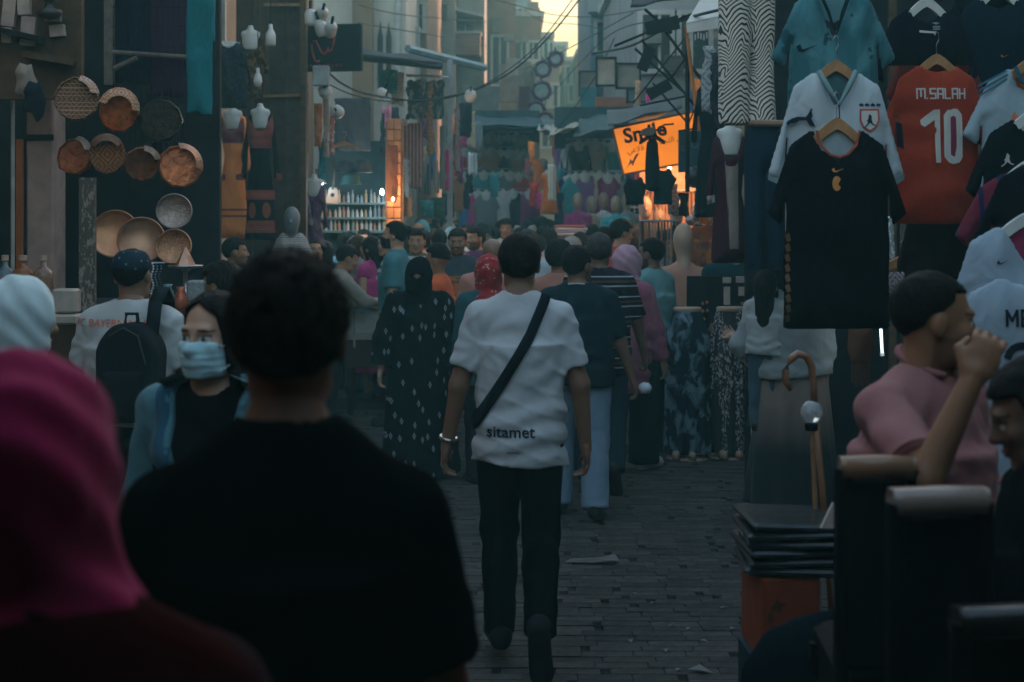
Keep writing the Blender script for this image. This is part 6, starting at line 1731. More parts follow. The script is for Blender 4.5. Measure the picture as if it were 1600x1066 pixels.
# black shirts on white hangers, far right column
def black_shirt(label, px, py, d, c=(.006, .008, .011), hang=WHITEP, seed=0, L=.62, yaw=0, sx=.72):
    return garment('football_shirt', label, 'shirt', px, py, d, tee_poly(.26, .22, .34, L, -.34, .09, .06), cloth(c), T=.045, seed=seed, hanger=hang, sx=sx, yaw=yaw)
e, vq = black_shirt('black shirt on a white hanger above the red number ten', 1447, 12, 6.3, (.008, .010, .016), L=.26, seed=21); bw_ = bvh_of(vq)
mk('white_stripe', [outline([(-.04, -.105), (.03, -.112), (.03, -.122), (.026, -.13), (.024, -.12), (-.04, -.115)])], P_WHITE)
mk('wing_crest', [outline([(.018, -.072), (.035, -.068), (.052, -.072), (.037, -.078), (.035, -.082), (.033, -.078)])], P_GREY)
for k_ in range(3): mk('crest_bar', [outline([(.02, -.086 - k_ * .007), (.05, -.086 - k_ * .007), (.05, -.09 - k_ * .007), (.02, -.09 - k_ * .007)])], P_GREY)
e, vq = black_shirt('navy shirt with a gold swoosh behind the striped white shirt', 1560, -8, 6.6, (.008, .016, .026), seed=22, L=.7); bw_ = bvh_of(vq)
mk('swoosh', [shift(outline(SWOOSH), .01, -.29, .6)], P_GOLD)
e, vq = garment('football_shirt', 'white shirt with blue shoulder stripes at the right edge', 'shirt', 1612, 106, 6.1, tee_poly(.27, .23, .37, .74, -.34, .1, .11), cloth((.30, .37, .41)), T=.045, seed=23, hanger=HWOOD, sx=.82, inner=cloth((.3, .1, .03))); bw_ = bvh_of(vq)
for i in range(3): mk('shoulder_stripe', [outline([(-.105 - .004 * i, -.005 - .02 * i), (-.235, -.075 - .022 * i), (-.238, -.086 - .022 * i), (-.105 - .004 * i, -.015 - .02 * i)])], plain((.02, .11, .16), .8, bump=0))
MB().tube([(-.08, -.03, 0), (-.06, -.045, -.06), (0, -.06, -.115), (.06, -.045, -.06)], .01, 6).ob('collar', cloth((.02, .09, .13)), e)
mk('trefoil', [outline([(-.105, -.215), (-.09, -.19), (-.075, -.215), (-.075, -.235), (-.105, -.235)])], plain((.55, .16, .08), .7, bump=0))
e, vq = black_shirt('black shirt with a leaping player emblem at the right edge', 1618, 186, 5.8, hang=WHITEP, seed=24, sx=.86, L=.5); bw_ = bvh_of(vq)
mk('player_emblem', [shift(outline(LEAP), -.13, -.17, .55)], P_WHITE)
e, vq = garment('football_shirt', 'plum and navy shirt below the leaping player emblem', 'shirt', 1608, 268, 5.5, tee_poly(.27, .23, .36, .6, -.3, .09, .06), cloth((.15, .015, .035), 'vbands', (.012, .016, .06), (.16, .02, .04), s=4.5), T=.045, seed=25, hanger=WHITEP, sx=.82)
e, vq = black_shirt('plain black shirt overlapping the plum and navy one', 1640, 255, 5.3, seed=26, sx=.86, L=.3)
LILAC = cloth((.30, .37, .43), wr=.7)
e, vq = garment('football_shirt', 'pale shirt with coral cuffs and a small swoosh', 'shirt', 1606, 352, 5.0, tee_poly(.27, .23, .36, .56, -.44, .1, .14, True), LILAC, T=.05, seed=27, hanger=WHITEP, sx=.88, inner=cloth((.25, .03, .08))); bw_ = bvh_of(vq)
mk('swoosh', [shift(outline(SWOOSH), -.105, -.13, .65)], P_DARK)
V_, F_ = dense(*outline([(-.30, -.40), (-.225, -.435), (-.22, -.42), (-.305, -.385)]), 1); ob('cuff', mesh_of('cuff', onto(bw_, V_, -1, .006), F_), cloth((.5, .10, .09)), e)
e, vq = garment('football_shirt', 'pale shirt printed ME with a black number, lower right', 'shirt', 1614, 432, 4.7, tee_poly(.28, .24, .36, .78, -.42, .1, .03), LILAC, T=.05, seed=28, sx=.9); bw_ = bvh_of(vq)
LETS['V'] = [(0, 0, 0, 1), (0, 1, .5, .35), (.5, .35, 1, 1), (1, 1, 1, 0)]
for k_, ch in enumerate('VES'): mk('letter', glyph(LETS[ch], -.105 + .05 * k_, -.16, .034 if k_ == 0 else .026, .05, .0095), P_DARK)
mk('number', strokes([((-.103 + .045 + .045 * math.cos(a), -.27 + .045 * math.sin(a)), (-.103 + .045 + .045 * math.cos(a - .35), -.27 + .045 * math.sin(a - .35))) for a in np.linspace(2.9, .2, 9)] + [((-.015, -.28), (-.10, -.42)), ((-.10, -.42), (.0, -.42))], .024), P_DARK)
for k_, ch in enumerate('NB'): mk('letter', glyph(LETS[ch], -.27 + .029 * k_, -.215 - .012 * k_, .018, .03, .0065), P_DARK)
garment('football_shirt', 'dark brown garment hanging below the number ten', 'shirt', 1465, 330, 6.5, tee_poly(.2, .18, .24, .62, -.3, .07, .03), cloth((.022, .016, .018)), T=.04, seed=29, sx=.8)
garment('football_shirt', 'black shirt with small crest in the upper right corner', 'shirt', 1570, -60, 6.7, tee_poly(.28, .24, .36, .6, -.36, .1, .1), cloth((.006, .010, .013)), T=.04, seed=30, sx=.8)
# lighter goods seen through the gap between the shirts, tube lamp and hangers
for i, (px, py, wd, L, c, nm) in enumerate(((1392, 335, .06, .24, (.36, .38, .38), 'pale cloth strip seen between black and red shirts'), (1420, 332, .12, .23, (.10, .09, .08), 'grey lettered cloth behind the number ten'), (1443, 332, .05, .23, (.5, .42, .38), 'cream printed cloth strip behind the number ten'))):
    garment('hanging_cloth', nm, 'cloth', px, py, 8.2, cloth_poly(wd, L * 1.1, .005, i), cloth(c, 'speckle', tuple(min(1, x * 2.2) for x in c)), T=.01, h=.012, amp=.006)
for i in range(3):
    e = empty('coat_hanger', at(1413 + i * 3, 412 - i * 3, 7.9 + i * .06), R(10 * i - 6), ('front', 'middle', 'rear')[i] + ' wooden coat hanger of three behind the pink shirted man', 'hanger', 'hangers behind the man')
    ob('bar', HANGER, HWOOD, e, scale=(.95, 1, 1)); ob('hook', HOOK, STEEL, e)
garment('folded_knit', 'patterned knit hanging under the three coat hangers', 'knit', 1413, 424, 7.85, cloth_poly(.36, .3, .01, 4), cloth((.12, .08, .09), 'carpet', (.3, .25, .25), s=3), T=.03, amp=.01)
tb = empty('tube_lamp', at(1377, 528, 8.6), R(0), 'lit fluorescent tube behind the black shirt', 'lamp'); tb.rotation_euler[1] = R(-3)
MB().tube([(0, 0, -.09), (0, 0, .09)], .008, 10).ob('tube', glow((.75, .92, 1.0), .07), tb); MB().tube([(0, 0, .09), (0, 0, .11)], .013, 10).ob('end_cap', WHITEP, tb); MB().tube([(0, 0, -.11), (0, 0, -.09)], .013, 10).ob('end_cap', WHITEP, tb)
L_ = bpy.data.lights.new('tube_light', 'POINT'); L_.energy = .06; L_.color = (.75, .92, 1); L_.shadow_soft_size = .05
lo_ = bpy.data.objects.new('tube_light', L_); link(lo_, tb); lo_.location = (0, -.05, 0)
fb = empty('fringed_bag', at(1344, 508, 7.2), 0, 'brown fringed leather bag below the black shirt', 'bag')
v, q = puffed([(-.06, 0), (.065, 0), (.07, -.12), (.05, -.19), (-.05, -.19), (-.07, -.12)], .04, .01); ob('pouch', mesh_of('pouch', v, q, True), plain((.13, .06, .03), .6), fb)
for i in range(9): MB().box((-.045 + i * .011, -.01, -.235), (.006, .006, .11 + .02 * (i % 3))).ob('fringe', plain((.11, .05, .025), .7), fb)

# ================================================================== RIGHT: striped trousers, coat, skirts, mannequins
e = empty('striped_trousers', at(1166, -12, 8.3), R(8), 'cream trousers with a black swirling line print', 'trousers')
def legs_sd(P):
    d = rc(P, (-.07, 0, .1), (-.075, 0, -.80), .098, .088)
    d2_ = rc(P, (.085, 0, .1), (.10, .02, -.30), .09, .075); d2_ = smin(d2_, rc(P, (.10, .02, -.40), (.085, 0, -.78), .07, .092), .06)
    d = np.minimum(d, d2_)
    d = smax(d, -.775 - P[:, 2], .008)
    return d - .005 * folds(P, 3, 1)
v, q = surf(legs_sd, (-.2, -.14, -.85), (.24, .16, .22), .012)
ob('fabric', mesh_of('fabric', v, q, True), cloth((.62, .55, .46), 'zebra', (.02, .03, .035), s=1.25, wr=.2), e)
nv = empty('navy_trousers', at(1196, 196, 8.2), R(5), 'navy trousers hanging under the line print', 'trousers')
v, q = puffed(trouser_poly(.1, .84, .05, .004), .07, .014, seed=3, amp=.012); ob('fabric', mesh_of('fabric', v, q, True), cloth((.008, .022, .04)), nv)
MB().box((0, -.03, .01), (.2, .09, .035), bev=.01).ob('waistband', plain((.26, .16, .11), .7), nv)
garment('dark_trousers', 'black trousers hanging behind the navy ones', 'trousers', 1215, 190, 8.5, trouser_poly(.11, .86, .055, .004), cloth((.012, .016, .022)), T=.06, seed=5)
ce, cq = dressed('maroon and beige open coat on a white bust', 1140, 206, 9.7, dress_poly(.10, .9, .13, .175, .5, .085, .115), cloth((.05, .012, .022)), 'coat', seed=31, T=.1, name='coat')
emb(ce, cq, [(-.05, -.03), (.05, -.03), (.045, -.3), (.05, -.9), (-.01, -.9), (-.03, -.3)], cloth((.26, .20, .17)), 'coat_panel')
emb(ce, cq, [(-.16, -.44), (-.105, -.43), (-.1, -.48), (-.155, -.5)], cloth((.42, .38, .35)), 'cuff')
dressed('black lace dress on a form beside the line print', 1112, 130, 11.6, dress_poly(.11, 1.1, .15, .18, .5, .085, .12), cloth((.008, .012, .016)), seed=32, T=.08)
for i, (px, d, c, pat, c2, nm) in enumerate(((1074, 10.75, (.014, .026, .036), 'mottle', (.17, .25, .29), 'blue tie dyed skirt on a display stand'), (1141, 10.8, (.035, .032, .036), 'speckle', (.42, .40, .39), 'grey speckled skirt on a display stand'))):
    e = empty('display_skirt', (at(px, 0, d).x, d, 0), R(10 * i), nm, 'skirt', 'skirts on display stands')
    def sk_sd(P):
        g = np.clip((1.14 - P[:, 2]) / 1.0, 0, 1.1); th = np.arctan2(P[:, 0], P[:, 1])
        hip = .055 * np.clip(g / .22, 0, 1) + .012 * g
        fo = 1 + (.02 + .05 * g) * np.sin(th * 11 + 1.2 * np.sin(P[:, 2] * 3))
        ax = (.105 + hip) * fo; ay = (.085 + hip) * fo
        return np.maximum(np.maximum((np.sqrt((P[:, 0] / ax) ** 2 + (P[:, 1] / ay) ** 2) - 1) * ay, P[:, 2] - 1.135), .06 - P[:, 2]) * .85
    v, q = surf(sk_sd, (-.25, -.22, .03), (.25, .22, 1.16), .013)
    ob('fabric', mesh_of('fabric', v, q, True), cloth(c, pat, c2, s=1.3), e)
    MB().lathe([(.002, 1.11), (.102, 1.11), (.108, 1.15), (.1, 1.158), (.002, 1.158)], n=24, sy=.82).ob('waist_form', FORMB, e, smooth=True)
    MB().lathe([(.002, 0), (.16, 0), (.155, .03), (.03, .045), (.02, .08), (.02, .4), (.002, .4)], n=20).ob('stand', FORMB, e, smooth=True)
    for sx_ in (-1, 1): MB().lathe([(.002, 0), (.03, .0), (.026, .05), (.002, .06)], (sx_ * .06 - .04, -.13, .035), n=12, sy=2.2).ob('foot', FORMB, e, smooth=True)
# headed mannequins behind the skirts
def mannequin(label, px, pyhead, d, top, hmat, yaw, wrap=False, s=1.0, key=None):
    e = empty('mannequin', (at(px, 0, d).x, d, 0), R(yaw), label, 'mannequin')
    zh = at(0, pyhead, d).z
    ob('head', DHEAD, hmat, e, loc=(0, 0, zh), scale=(s, s, s * 1.05))
    if 'mtop' not in GC:
        GC['mtop'] = mesh_of('mtop', *surf(lambda P: smax(union(.05, el(P, (0, 0, -.3), (.16, .1, .3)), rc(P, (-.15, 0, -.1), (.15, 0, -.1), .055), rc(P, (0, 0, -.1), (0, 0, -.02), .06, .05), rc(P, (-.19, 0, -.12), (-.22, 0, -.5), .05, .04), rc(P, (.19, 0, -.12), (.22, 0, -.5), .05, .04)) - .006 * folds(P, 4, 1), -.56 - P[:, 2], .01), (-.32, -.16, -.6), (.32, .16, .06), .016), True)
    ob('top', GC['mtop'], top, e, loc=(0, 0, zh - .14 * s), scale=(s, s, s))
    MB().tube([(0, 0, 0), (0, 0, zh - .6)], .02, 8).ob('pole', STEEL, e); MB().lathe([(.002, 0), (.15, 0), (.14, .025), (.002, .03)]).ob('base', STEEL, e)
    return e
mannequin('beige bald mannequin in a peach top, back turned', 1068, 378, 11.8, cloth((.44, .22, .155)), FORMB, 185, s=1.12)
mannequin('pale turbaned mannequin in a dark teal top', 1148, 372, 11.4, cloth((.012, .04, .05)), plain((.40, .34, .29), .7, scale=30, bump=1.0), 178, s=1.1)
for i, (px, py, d, c, hm_, nm) in enumerate(((1057, 333, 14.5, (.03, .05, .06), FORM, 'white mannequin head with dark scarf before the lit stall'), (1008, 326, 15.5, (.10, .08, .08), FORMB, 'tan mannequin head left of the lit stall'), (1113, 325, 13.5, (.25, .07, .02), FORM, 'pale mannequin head in an orange scarf'), (1030, 340, 15.8, (.02, .02, .03), FORMB, 'tan mannequin head among the belts'), (1092, 332, 14.8, (.03, .04, .05), FORM, 'grey mannequin head in the middle of the lit stall'))):
    mannequin(nm, px, py, d, cloth(c), hm_, 0, s=.95)
for i, (px, py, r, nm) in enumerate(((1080, 345, 9, 'left'), (1092, 336, 11, 'middle'), (1108, 345, 8, 'right'))):
    MB().lathe([(.002, -.9), (.5, -.8), (.9, -.3), (1, .1), (.8, .6), (.4, .9), (.002, 1)], n=12, jit=.12, seed=i).ob('foil_balloon', plain((.5, .55, .58), .15, metal=1, var=.1, scale=12, bump=.8), loc=at(px, py, 13.9 - .1 * i), scale=(r * 13.9 / F,) * 3, label=nm + ' crumpled silver foil ball by the mannequin heads', cat='foil ball', group='silver foil balls')
ps = empty('foil_shirt', at(1100, 372, 12.9), 0, 'orange and brown folded jacket behind the beige mannequin', 'jacket')
v, q = puffed(tee_poly(.2, .17, .24, .34, -.24, .06, .03), .06, .016, seed=4); ob('fabric', mesh_of('fabric', v, q, True), cloth((.42, .14, .03), 'mottle', (.10, .03, .03), s=.7), ps)
# belt rack
br_ = empty('belt_rack', at(1028, 345, 13.2), 0, 'rack of hanging leather belts under the lit stall', 'belt rack')
MB().tube([(-.16, 0, 0), (.2, 0, 0)], .01, 6).ob('bar', STEEL, br_)
for i in range(12): MB().box((-.14 + i * .029, .0, -.2 - .02 * (i % 3)), (.018, .008, .4 + .04 * (i % 3))).ob('belt', plain(((.02, .02, .025), (.3, .13, .06), (.05, .03, .02), (.16, .18, .19), (.42, .2, .1))[i % 5], .45, bump=.1), br_)
MB().tube([(-.16, .02, -1.7), (-.16, .02, 0)], .012, 6).ob('leg', STEEL, br_); MB().tube([(.2, .02, -1.7), (.2, .02, 0)], .012, 6).ob('leg', STEEL, br_)
# accessory board with price cards
ab = empty('accessory_board', at(1118, 462, 10.95), R(-4), 'black accessory board with price cards and amber beads', 'board')
MB().box((0, 0, -.03), (.44, .03, .36)).ob('board', plain((.012, .012, .014), .6), ab)
for i, (x_, z_, w_, h_) in enumerate(((.085, .12, .065, .045), (.195, .125, .085, .05), (.085, -.0, .05, .14), (.195, .035, .045, .07))): MB().box((x_, -.02, z_), (w_, .006, h_), bev=.002).ob('card', plain((.45, .37, .32), .8, bump=0), ab)
for i, (x_, z_) in enumerate(((-.10, -.06), (-.07, -.05), (-.10, -.12), (-.065, -.115), (.2, -.06), (.205, -.11), (-.09, -.18))): MB().lathe([(.002, -.015), (.014, 0), (.002, .015)], (x_, -.03, z_), n=8).ob('bead', plain((.45, .16, .05), .3, bump=0), ab, smooth=True)
for i in range(4):
    e = empty('coat_hanger', at(1196 + i * 9, 440 - i * 8, 9.9 + .04 * i), R(40), ('lowest', 'second lowest', 'second highest', 'highest')[i] + ' slanting wooden hanger right of the price cards', 'hanger', 'slanting hangers')
    e.rotation_euler[1] = R(-38); ob('bar', HANGER, HWOOD, e, scale=(.7, 1, 1)); ob('hook', HOOK, STEEL, e)
garment('white_blouse', 'white printed blouse below the slanting hangers', 'blouse', 1222, 446, 9.6, tee_poly(.12, .1, .15, .4, -.25, .05, .03), cloth((.45, .47, .46), 'speckle', (.1, .12, .13), s=.6), T=.04)
garment('white_cloth', 'white printed cloth hanging behind the grey skirted woman', 'cloth', 1186, 570, 9.3, cloth_poly(.12, .64, .01, 4), cloth((.42, .48, .49), 'speckle', (.16, .19, .2), s=.4), T=.02)

# ================================================================== RIGHT: lit orange sign and its stall
def tr_sign(pts, d): return [at(px, py, d) for px, py in pts]
sgn = empty('lit_sign', at(1022, 228, 14.0), 0, 'glowing orange shop sign lettered Smile', 'sign')
o_ = at(1022, 228, 14.0)
cor = [(957, 201), (1090, 173), (1086, 252), (974, 273)]
cp = [at(px, py, 14.0) - o_ for px, py in cor]
V_ = [(p.x, .0, p.z) for p in cp] + [(p.x, .12, p.z) for p in cp]
def lit_mat():
    m, nt, b = _nodes('backlit_panel'); co = _obj(nt)
    n = _noise(nt, co, 2.2, 2); mr = nt.nodes.new('ShaderNodeMapRange'); nt.links.new(n, mr.inputs[0]); mr.inputs[1].default_value = .3; mr.inputs[2].default_value = .7; mr.inputs[3].default_value = .55; mr.inputs[4].default_value = 1.0
    b.inputs['Base Color'].default_value = (.6, .2, .02, 1); b.inputs['Emission Color'].default_value = (1.0, .24, .012, 1); b.inputs['Roughness'].default_value = .4
    nt.links.new(_math(nt, 'MULTIPLY', mr.outputs[0], SIGN_E), b.inputs['Emission Strength']); return m
SIGN_E = .052
ob('face', mesh_of('face', V_, [[3, 2, 1, 0], [4, 5, 6, 7], [0, 1, 5, 4], [1, 2, 6, 5], [2, 3, 7, 6], [3, 0, 4, 7]]), lit_mat(), sgn)
fr = MB()
for i in range(4):
    a, b_ = cp[i], cp[(i + 1) % 4]; fr.tube([(a.x, .0, a.z), (b_.x, .0, b_.z)], .012, 6)
fr.ob('frame', plain((.30, .14, .08), .6), sgn)
ang = math.atan2(cp[1].z - cp[0].z, cp[1].x - cp[0].x)
def laid(s, size, px, py, bold=0, align='LEFT'):
    V_, F_ = text_geo(s, size, align=align, bold=bold); q = at(px, py, 14.0) - o_; c_, s_ = math.cos(ang), math.sin(ang)
    return [(q.x + x * c_ - z * s_, -.016, q.z + x * s_ + z * c_) for x, y, z in V_], F_
V_, F_ = laid('Smile', .2, 976, 224, .006); so_ = ob('lettering', mesh_of('lettering', V_, F_), P_DARK, sgn)
md = so_.modifiers.new('bold', 'SOLIDIFY'); md.thickness = .006
ar1 = '\ufef2\ufecc\ufbfe\ufeae\ufed3 \ufef2\ufee3\ufeff\ufed3'; ar2 = '\ufea9\ufbfe\ufe8e\ufed0\ufee4\ufedf\ufe8d \ufef2\ufecc\ufbfe\ufead'
V_, F_ = laid('\ufef2\ufecb\ufffd'.replace('\ufffd', '') + '\ufefc\ufed7', .075, 980, 240); ob('lettering', mesh_of('lettering', V_, F_), P_DARK, sgn)
V_, F_ = laid('\ufeaa\ufea4\ufe98\ufedf\ufe8d \ufef2\ufecc\ufbfe\ufead', .075, 1030, 226); ob('lettering', mesh_of('lettering', V_, F_), P_DARK, sgn)
wing = [(0, 0), (.05, .03), (.1, .1), (.06, .09), (.03, .06), (.045, .02), (.02, -.03), (.01, -.06), (-.01, -.05), (-.005, -.02), (-.06, -.06), (-.12, -.14), (-.05, -.03), (-.03, .03)]
q = at(988, 252, 14.0) - o_; ob('drawn_emblem', mesh_of('drawn_emblem', [(q.x + x * .7, -.016, q.z + z * .8) for x, z in wing], [list(range(len(wing)))]), plain((.20, .12, .12), .7, bump=0), sgn)
# stall front under the sign, lit warm
ls = empty('lit_stall', (at(1062, 0, 15.6).x, 15.6, 0), 0, 'warm lit stall of small goods under the orange sign', 'stall')
MB().box((0, .2, 1.75), (.85, .04, 2.2)).ob('back_panel', plain((.46, .24, .15), .7, var=.15, name='peach_board'), ls)
MB().box((0, -.05, .55), (.85, .5, 1.1)).ob('counter', plain((.05, .04, .04), .6), ls)
for i in range(20): MB().box((-.36 + i * .037, .12, at(0, 312, 15.6).z), (.012, .02, .2 + .02 * (i % 3))).ob('slat', plain((.30, .13, .07), .6), ls)
MB().box((0, .12, at(0, 297, 15.6).z), (.8, .03, .014)).ob('rail', STEEL, ls)
lamp_obj(1046, 262, 15.35, (1.0, .52, .24), 12, 'warm bulb above the peach board of the lit stall', .02, 2.6)
lamp_obj(1105, 262, 15.2, (1.0, .5, .24), 12, 'second warm bulb at the right of the lit stall', .02, 1.8)
# dark sign in front
gs = empty('teal_sign', at(1082, 237, 13.4), R(2), 'dark teal sign with faint Arabic letters', 'sign')
MB().box((0, 0, 0), (.265, .04, .39)).ob('board', plain((.02, .075, .085), .6), gs)
V_, F_ = text_geo('\ufee5\ufe8e\ufee3\ufe83', .13); ob('lettering', mesh_of('lettering', [(x, -.024, z + .03) for x, y, z in V_], F_), plain((.09, .17, .18), .7, bump=0), gs)
# black robe, dark shirts, ball, loudspeaker under the sign
garment('robe', 'black robe hanging over the glowing sign', 'robe', 1019, 216, 13.6, [(-.03, 0), (.03, 0), (.06, -.05), (.075, -.3), (.075, -.5), (.02, -.52), (-.065, -.5), (-.075, -.3), (-.06, -.05)], cloth((.008, .016, .018)), T=.05, h=.014, hanger=IRON, sx=1.0)
garment('dark_shirt', 'dark shirt with pale print under the glowing sign', 'shirt', 1036, 262, 13.7, tee_poly(.1, .09, .14, .36, -.16, .04, .03), cloth((.012, .04, .045)), T=.04)
garment('dark_shirt', 'black short left of the robe under the sign', 'shirt', 992, 276, 13.9, tee_poly(.1, .09, .12, .28, -.14, .04, .03), cloth((.008, .018, .02)), T=.04)
MB().lathe([(.002, -.1), (.05, -.088), (.09, -.05), (.102, 0), (.09, .05), (.05, .088), (.002, .1)], n=24).ob('ball', plain((.035, .035, .04), .3, var=.3, bump=0), loc=at(1087, 277, 12.9), smooth=True, label='dark glossy ball hanging right of the glowing sign', cat='ball')
ls_ = empty('spot_lamp', at(1016, 207, 13.5), 0, 'grey unlit spot lamp on an arm before the sign', 'lamp')
MB().slab([(-.12, -.02), (-.1, .03), (-.03, .06), (.05, .06), (.06, 0), (.03, -.03), (-.09, -.04)], -.05, .05).ob('housing', plain((.16, .13, .11), .6), ls_); ls_.scale = (.8, .8, .8)
MB().tube([(.05, 0, .02), (.12, 0, .04), (.16, 0, .09), (.28, 0, .1)], .012, 6).ob('arm', IRON, ls_)
# framework of struts, orange pole, pale canopy
fw = empty('iron_frame', at(1075, 120, 12.6), 0, 'black iron frame of slanting struts beside the orange pole', 'frame'); f0 = at(1075, 120, 12.6)
for a, b_, r in (((992, 76), (1075, 150), .012), ((1002, 62), (1085, 165), .012), ((1040, 50), (1100, 130), .014), ((1074, 40), (1074, 300), .022), ((960, 72), (1120, 6), .012), ((1000, 165), (1075, 150), .01), ((1035, 140), (1072, 90), .01), ((1008, 15), (1050, 52), .014), ((1060, 205), (1095, 200), .01), ((1085, 178), (1095, 205), .008), ((1090, 160), (1075, 195), .008), ((1020, 130), (1072, 190), .01), ((990, 160), (1070, 60), .008)):
    p0, p1 = at(*a, 12.6) - f0, at(*b_, 12.6) - f0; MB().tube([p0, p1], r, 6).ob('strut', IRON, fw)
for px, py, w_, h_, rt in ((1010, 92, .1, .22, .4), (1030, 140, .22, .1, -.5), (1035, 40, .3, .12, -.2)):
    p0 = at(px, py, 12.55) - f0; MB().box(p0, (w_, .02, h_), ry=rt).ob('rag', cloth((.02, .022, .024)), fw)
op = MB().tube([at(1072, 40, 12.4), at(1080, 110, 12.4), at(1092, 205, 12.4)], .016, 8).ob('orange_pole', plain((.55, .17, .02), .5), label='thin orange pole leaning beside the iron frame', cat='pole')
cn = empty('canopy', at(1100, 30, 11.8), 0, 'pale fringed canopy above the iron frame', 'canopy'); c0 = at(1100, 30, 11.8)
p = [at(1072, 38, 11.8) - c0, at(1130, 0, 11.8) - c0, at(1130, 22, 11.8) - c0, at(1126, 48, 11.8) - c0, at(1073, 52, 11.8) - c0]
cv = MB(); cv.add([(p[0].x, 0, p[0].z), (p[1].x, .9, p[1].z + .25), (.6, .9, .45), (.6, 0, .12), ], [[0, 1, 2, 3]])
cv.add([(p[0].x, -.004, p[0].z - .004), (.6, -.004, .115), (.6, -.02, -.02), (p[4].x, -.02, p[4].z)], [[0, 1, 2, 3]])
co_ = cv.ob('fabric', cloth((.48, .44, .40)), cn); md = co_.modifiers.new('thick', 'SOLIDIFY'); md.thickness = .01
for i in range(12): MB().box((p[4].x + .02 + i * .024, -.02, p[4].z - .02 - .008 * (i % 3)), (.012, .004, .05)).ob('fringe', cloth((.44, .40, .37)), cn)

# ================================================================== RIGHT: near the viewer, lower right
CHB = plain((.010, .010, .011), .6, var=.3, name='chair_lacquer')
def bar_chair(label, px, d, ztop, wdt, rot, railc):
    e = empty('chair', (at(px, 0, d).x, d, 0), R(rot), label, 'chair')
    MB().box((0, 0, ztop - .27), (wdt * .94, .035, .44), bev=.01).ob('back_panel', CHB, e)
    V_ = []; b = MB()
    n = 12; prof = [(0.0, -.03), (.022, -.026), (.026, 0.0), (.018, .02), (-.018, .02), (-.026, 0), (-.022, -.026)]
    for i in range(n + 1):
        x = (i / n - .5) * wdt; yb = .05 * (4 * (x / wdt) ** 2) - .05; zz = .012 * math.cos(x / wdt * math.pi)
        V_ += [(x, yb + a, ztop - .025 + zz + c) for a, c in prof]
    m_ = len(prof); Fs_ = [[i * m_ + k, i * m_ + (k + 1) % m_, (i + 1) * m_ + (k + 1) % m_, (i + 1) * m_ + k] for i in range(n) for k in range(m_)] + [list(range(m_)), [n * m_ + k for k in range(m_)][::-1]]
    b.add(V_, Fs_); b.ob('top_rail', plain(railc, .32, var=.15, coat=.3), e, smooth=True)
    MB().box((0, .22, .78), (wdt, .42, .07), bev=.02).ob('seat', CHB, e)
    for sx_ in (-1, 1):
        MB().tube([(sx_ * wdt * .46, -.02, .0), (sx_ * wdt * .46, 0, .8), (sx_ * wdt * .46, -.01, ztop - .03)], .02, 8).ob('leg', CHB, e)
        MB().tube([(sx_ * wdt * .46, .42, .0), (sx_ * wdt * .46, .4, .76)], .02, 8).ob('leg', CHB, e)
    MB().box((0, .2, .42), (wdt * .9, .36, .75), bev=.01).ob('skirting', CHB, e)
    return e
bar_chair('high black chair with a pale lacquered top rail, lower right', 1466, 2.75, 1.335, .19, 4, (.30, .23, .19))
bar_chair('high black chair with a brown top rail under the man\'s elbow', 1370, 3.25, 1.31, .17, -4, (.26, .14, .08))
bar_chair('high black chair at the lower right corner', 1590, 2.5, 1.18, .24, 10, (.02, .018, .017))
cr = empty('orange_crate', (at(1232, 0, 4.3).x, 4.45, 0), R(2), 'orange carton under the stacked black trays', 'carton')
MB().box((0, 0, .248), (.2, .3, .496)).ob('lower_carton', plain((.01, .035, .05), .7), cr); MB().box((0, 0, .628), (.18, .3, .26), bev=.006).ob('carton', plain((.22, .042, .008), .75, var=.2), cr)
for nm_, pts_ in (('palm_mark', [(-.06, .775), (-.045, .785), (-.04, .8), (-.03, .785), (-.01, .785), (-.03, .772), (-.028, .755), (-.042, .766), (-.058, .758)]), ('trunk_mark', [(-.068, .752), (-.056, .758), (-.05, .73), (-.064, .725)]), ('base_mark', [(-.062, .715), (-.028, .718), (-.03, .69), (-.058, .688)])):
    ob(nm_, mesh_of(nm_, [(x, -.1535, z - .1) for x, z in pts_], [list(range(len(pts_)))]), plain((.07, .035, .02), .85, bump=0), cr)
for i in range(6):
    MB().box((0, 0, 0), (.28, .32, .024), bev=.008).ob('plastic_tray', plain((.014, .020, .023), .22, var=.3, scale=14, bump=.3), loc=(at(1240, 0, 4.3).x + .01 * (i % 2), 4.45, .775 + i * .027), rot=(0, R((1, -1, .5, 0, -1, 2)[i]), R(3 * (i % 3) - 3)), label=ORD[i] + ' shiny black tray from the bottom of the lower right stack', cat='tray', group='stacked black trays')
MB().slab([(-.03, 0), (.03, 0), (.006, .075)], -.01, .01).ob('card', plain((.5, .42, .38), .8, bump=0), loc=(at(1298, 0, 4.2).x, 4.2, .935), label='small pale folded card on the black trays', cat='card')
v, q = puffed([(-.13, .42), (-.05, .46), (.16, .5), (.16, -.3), (-.06, -.3), (-.1, .0), (-.2, .22), (-.19, .32)], .12, .016, seed=3, amp=.015)
ob('dark_sack', mesh_of('dark_sack', v, q, True), cloth((.006, .012, .016)), loc=(at(1292, 0, 3.6).x, 3.75, .34), label='dark blue sack slumped before the orange carton', cat='sack')
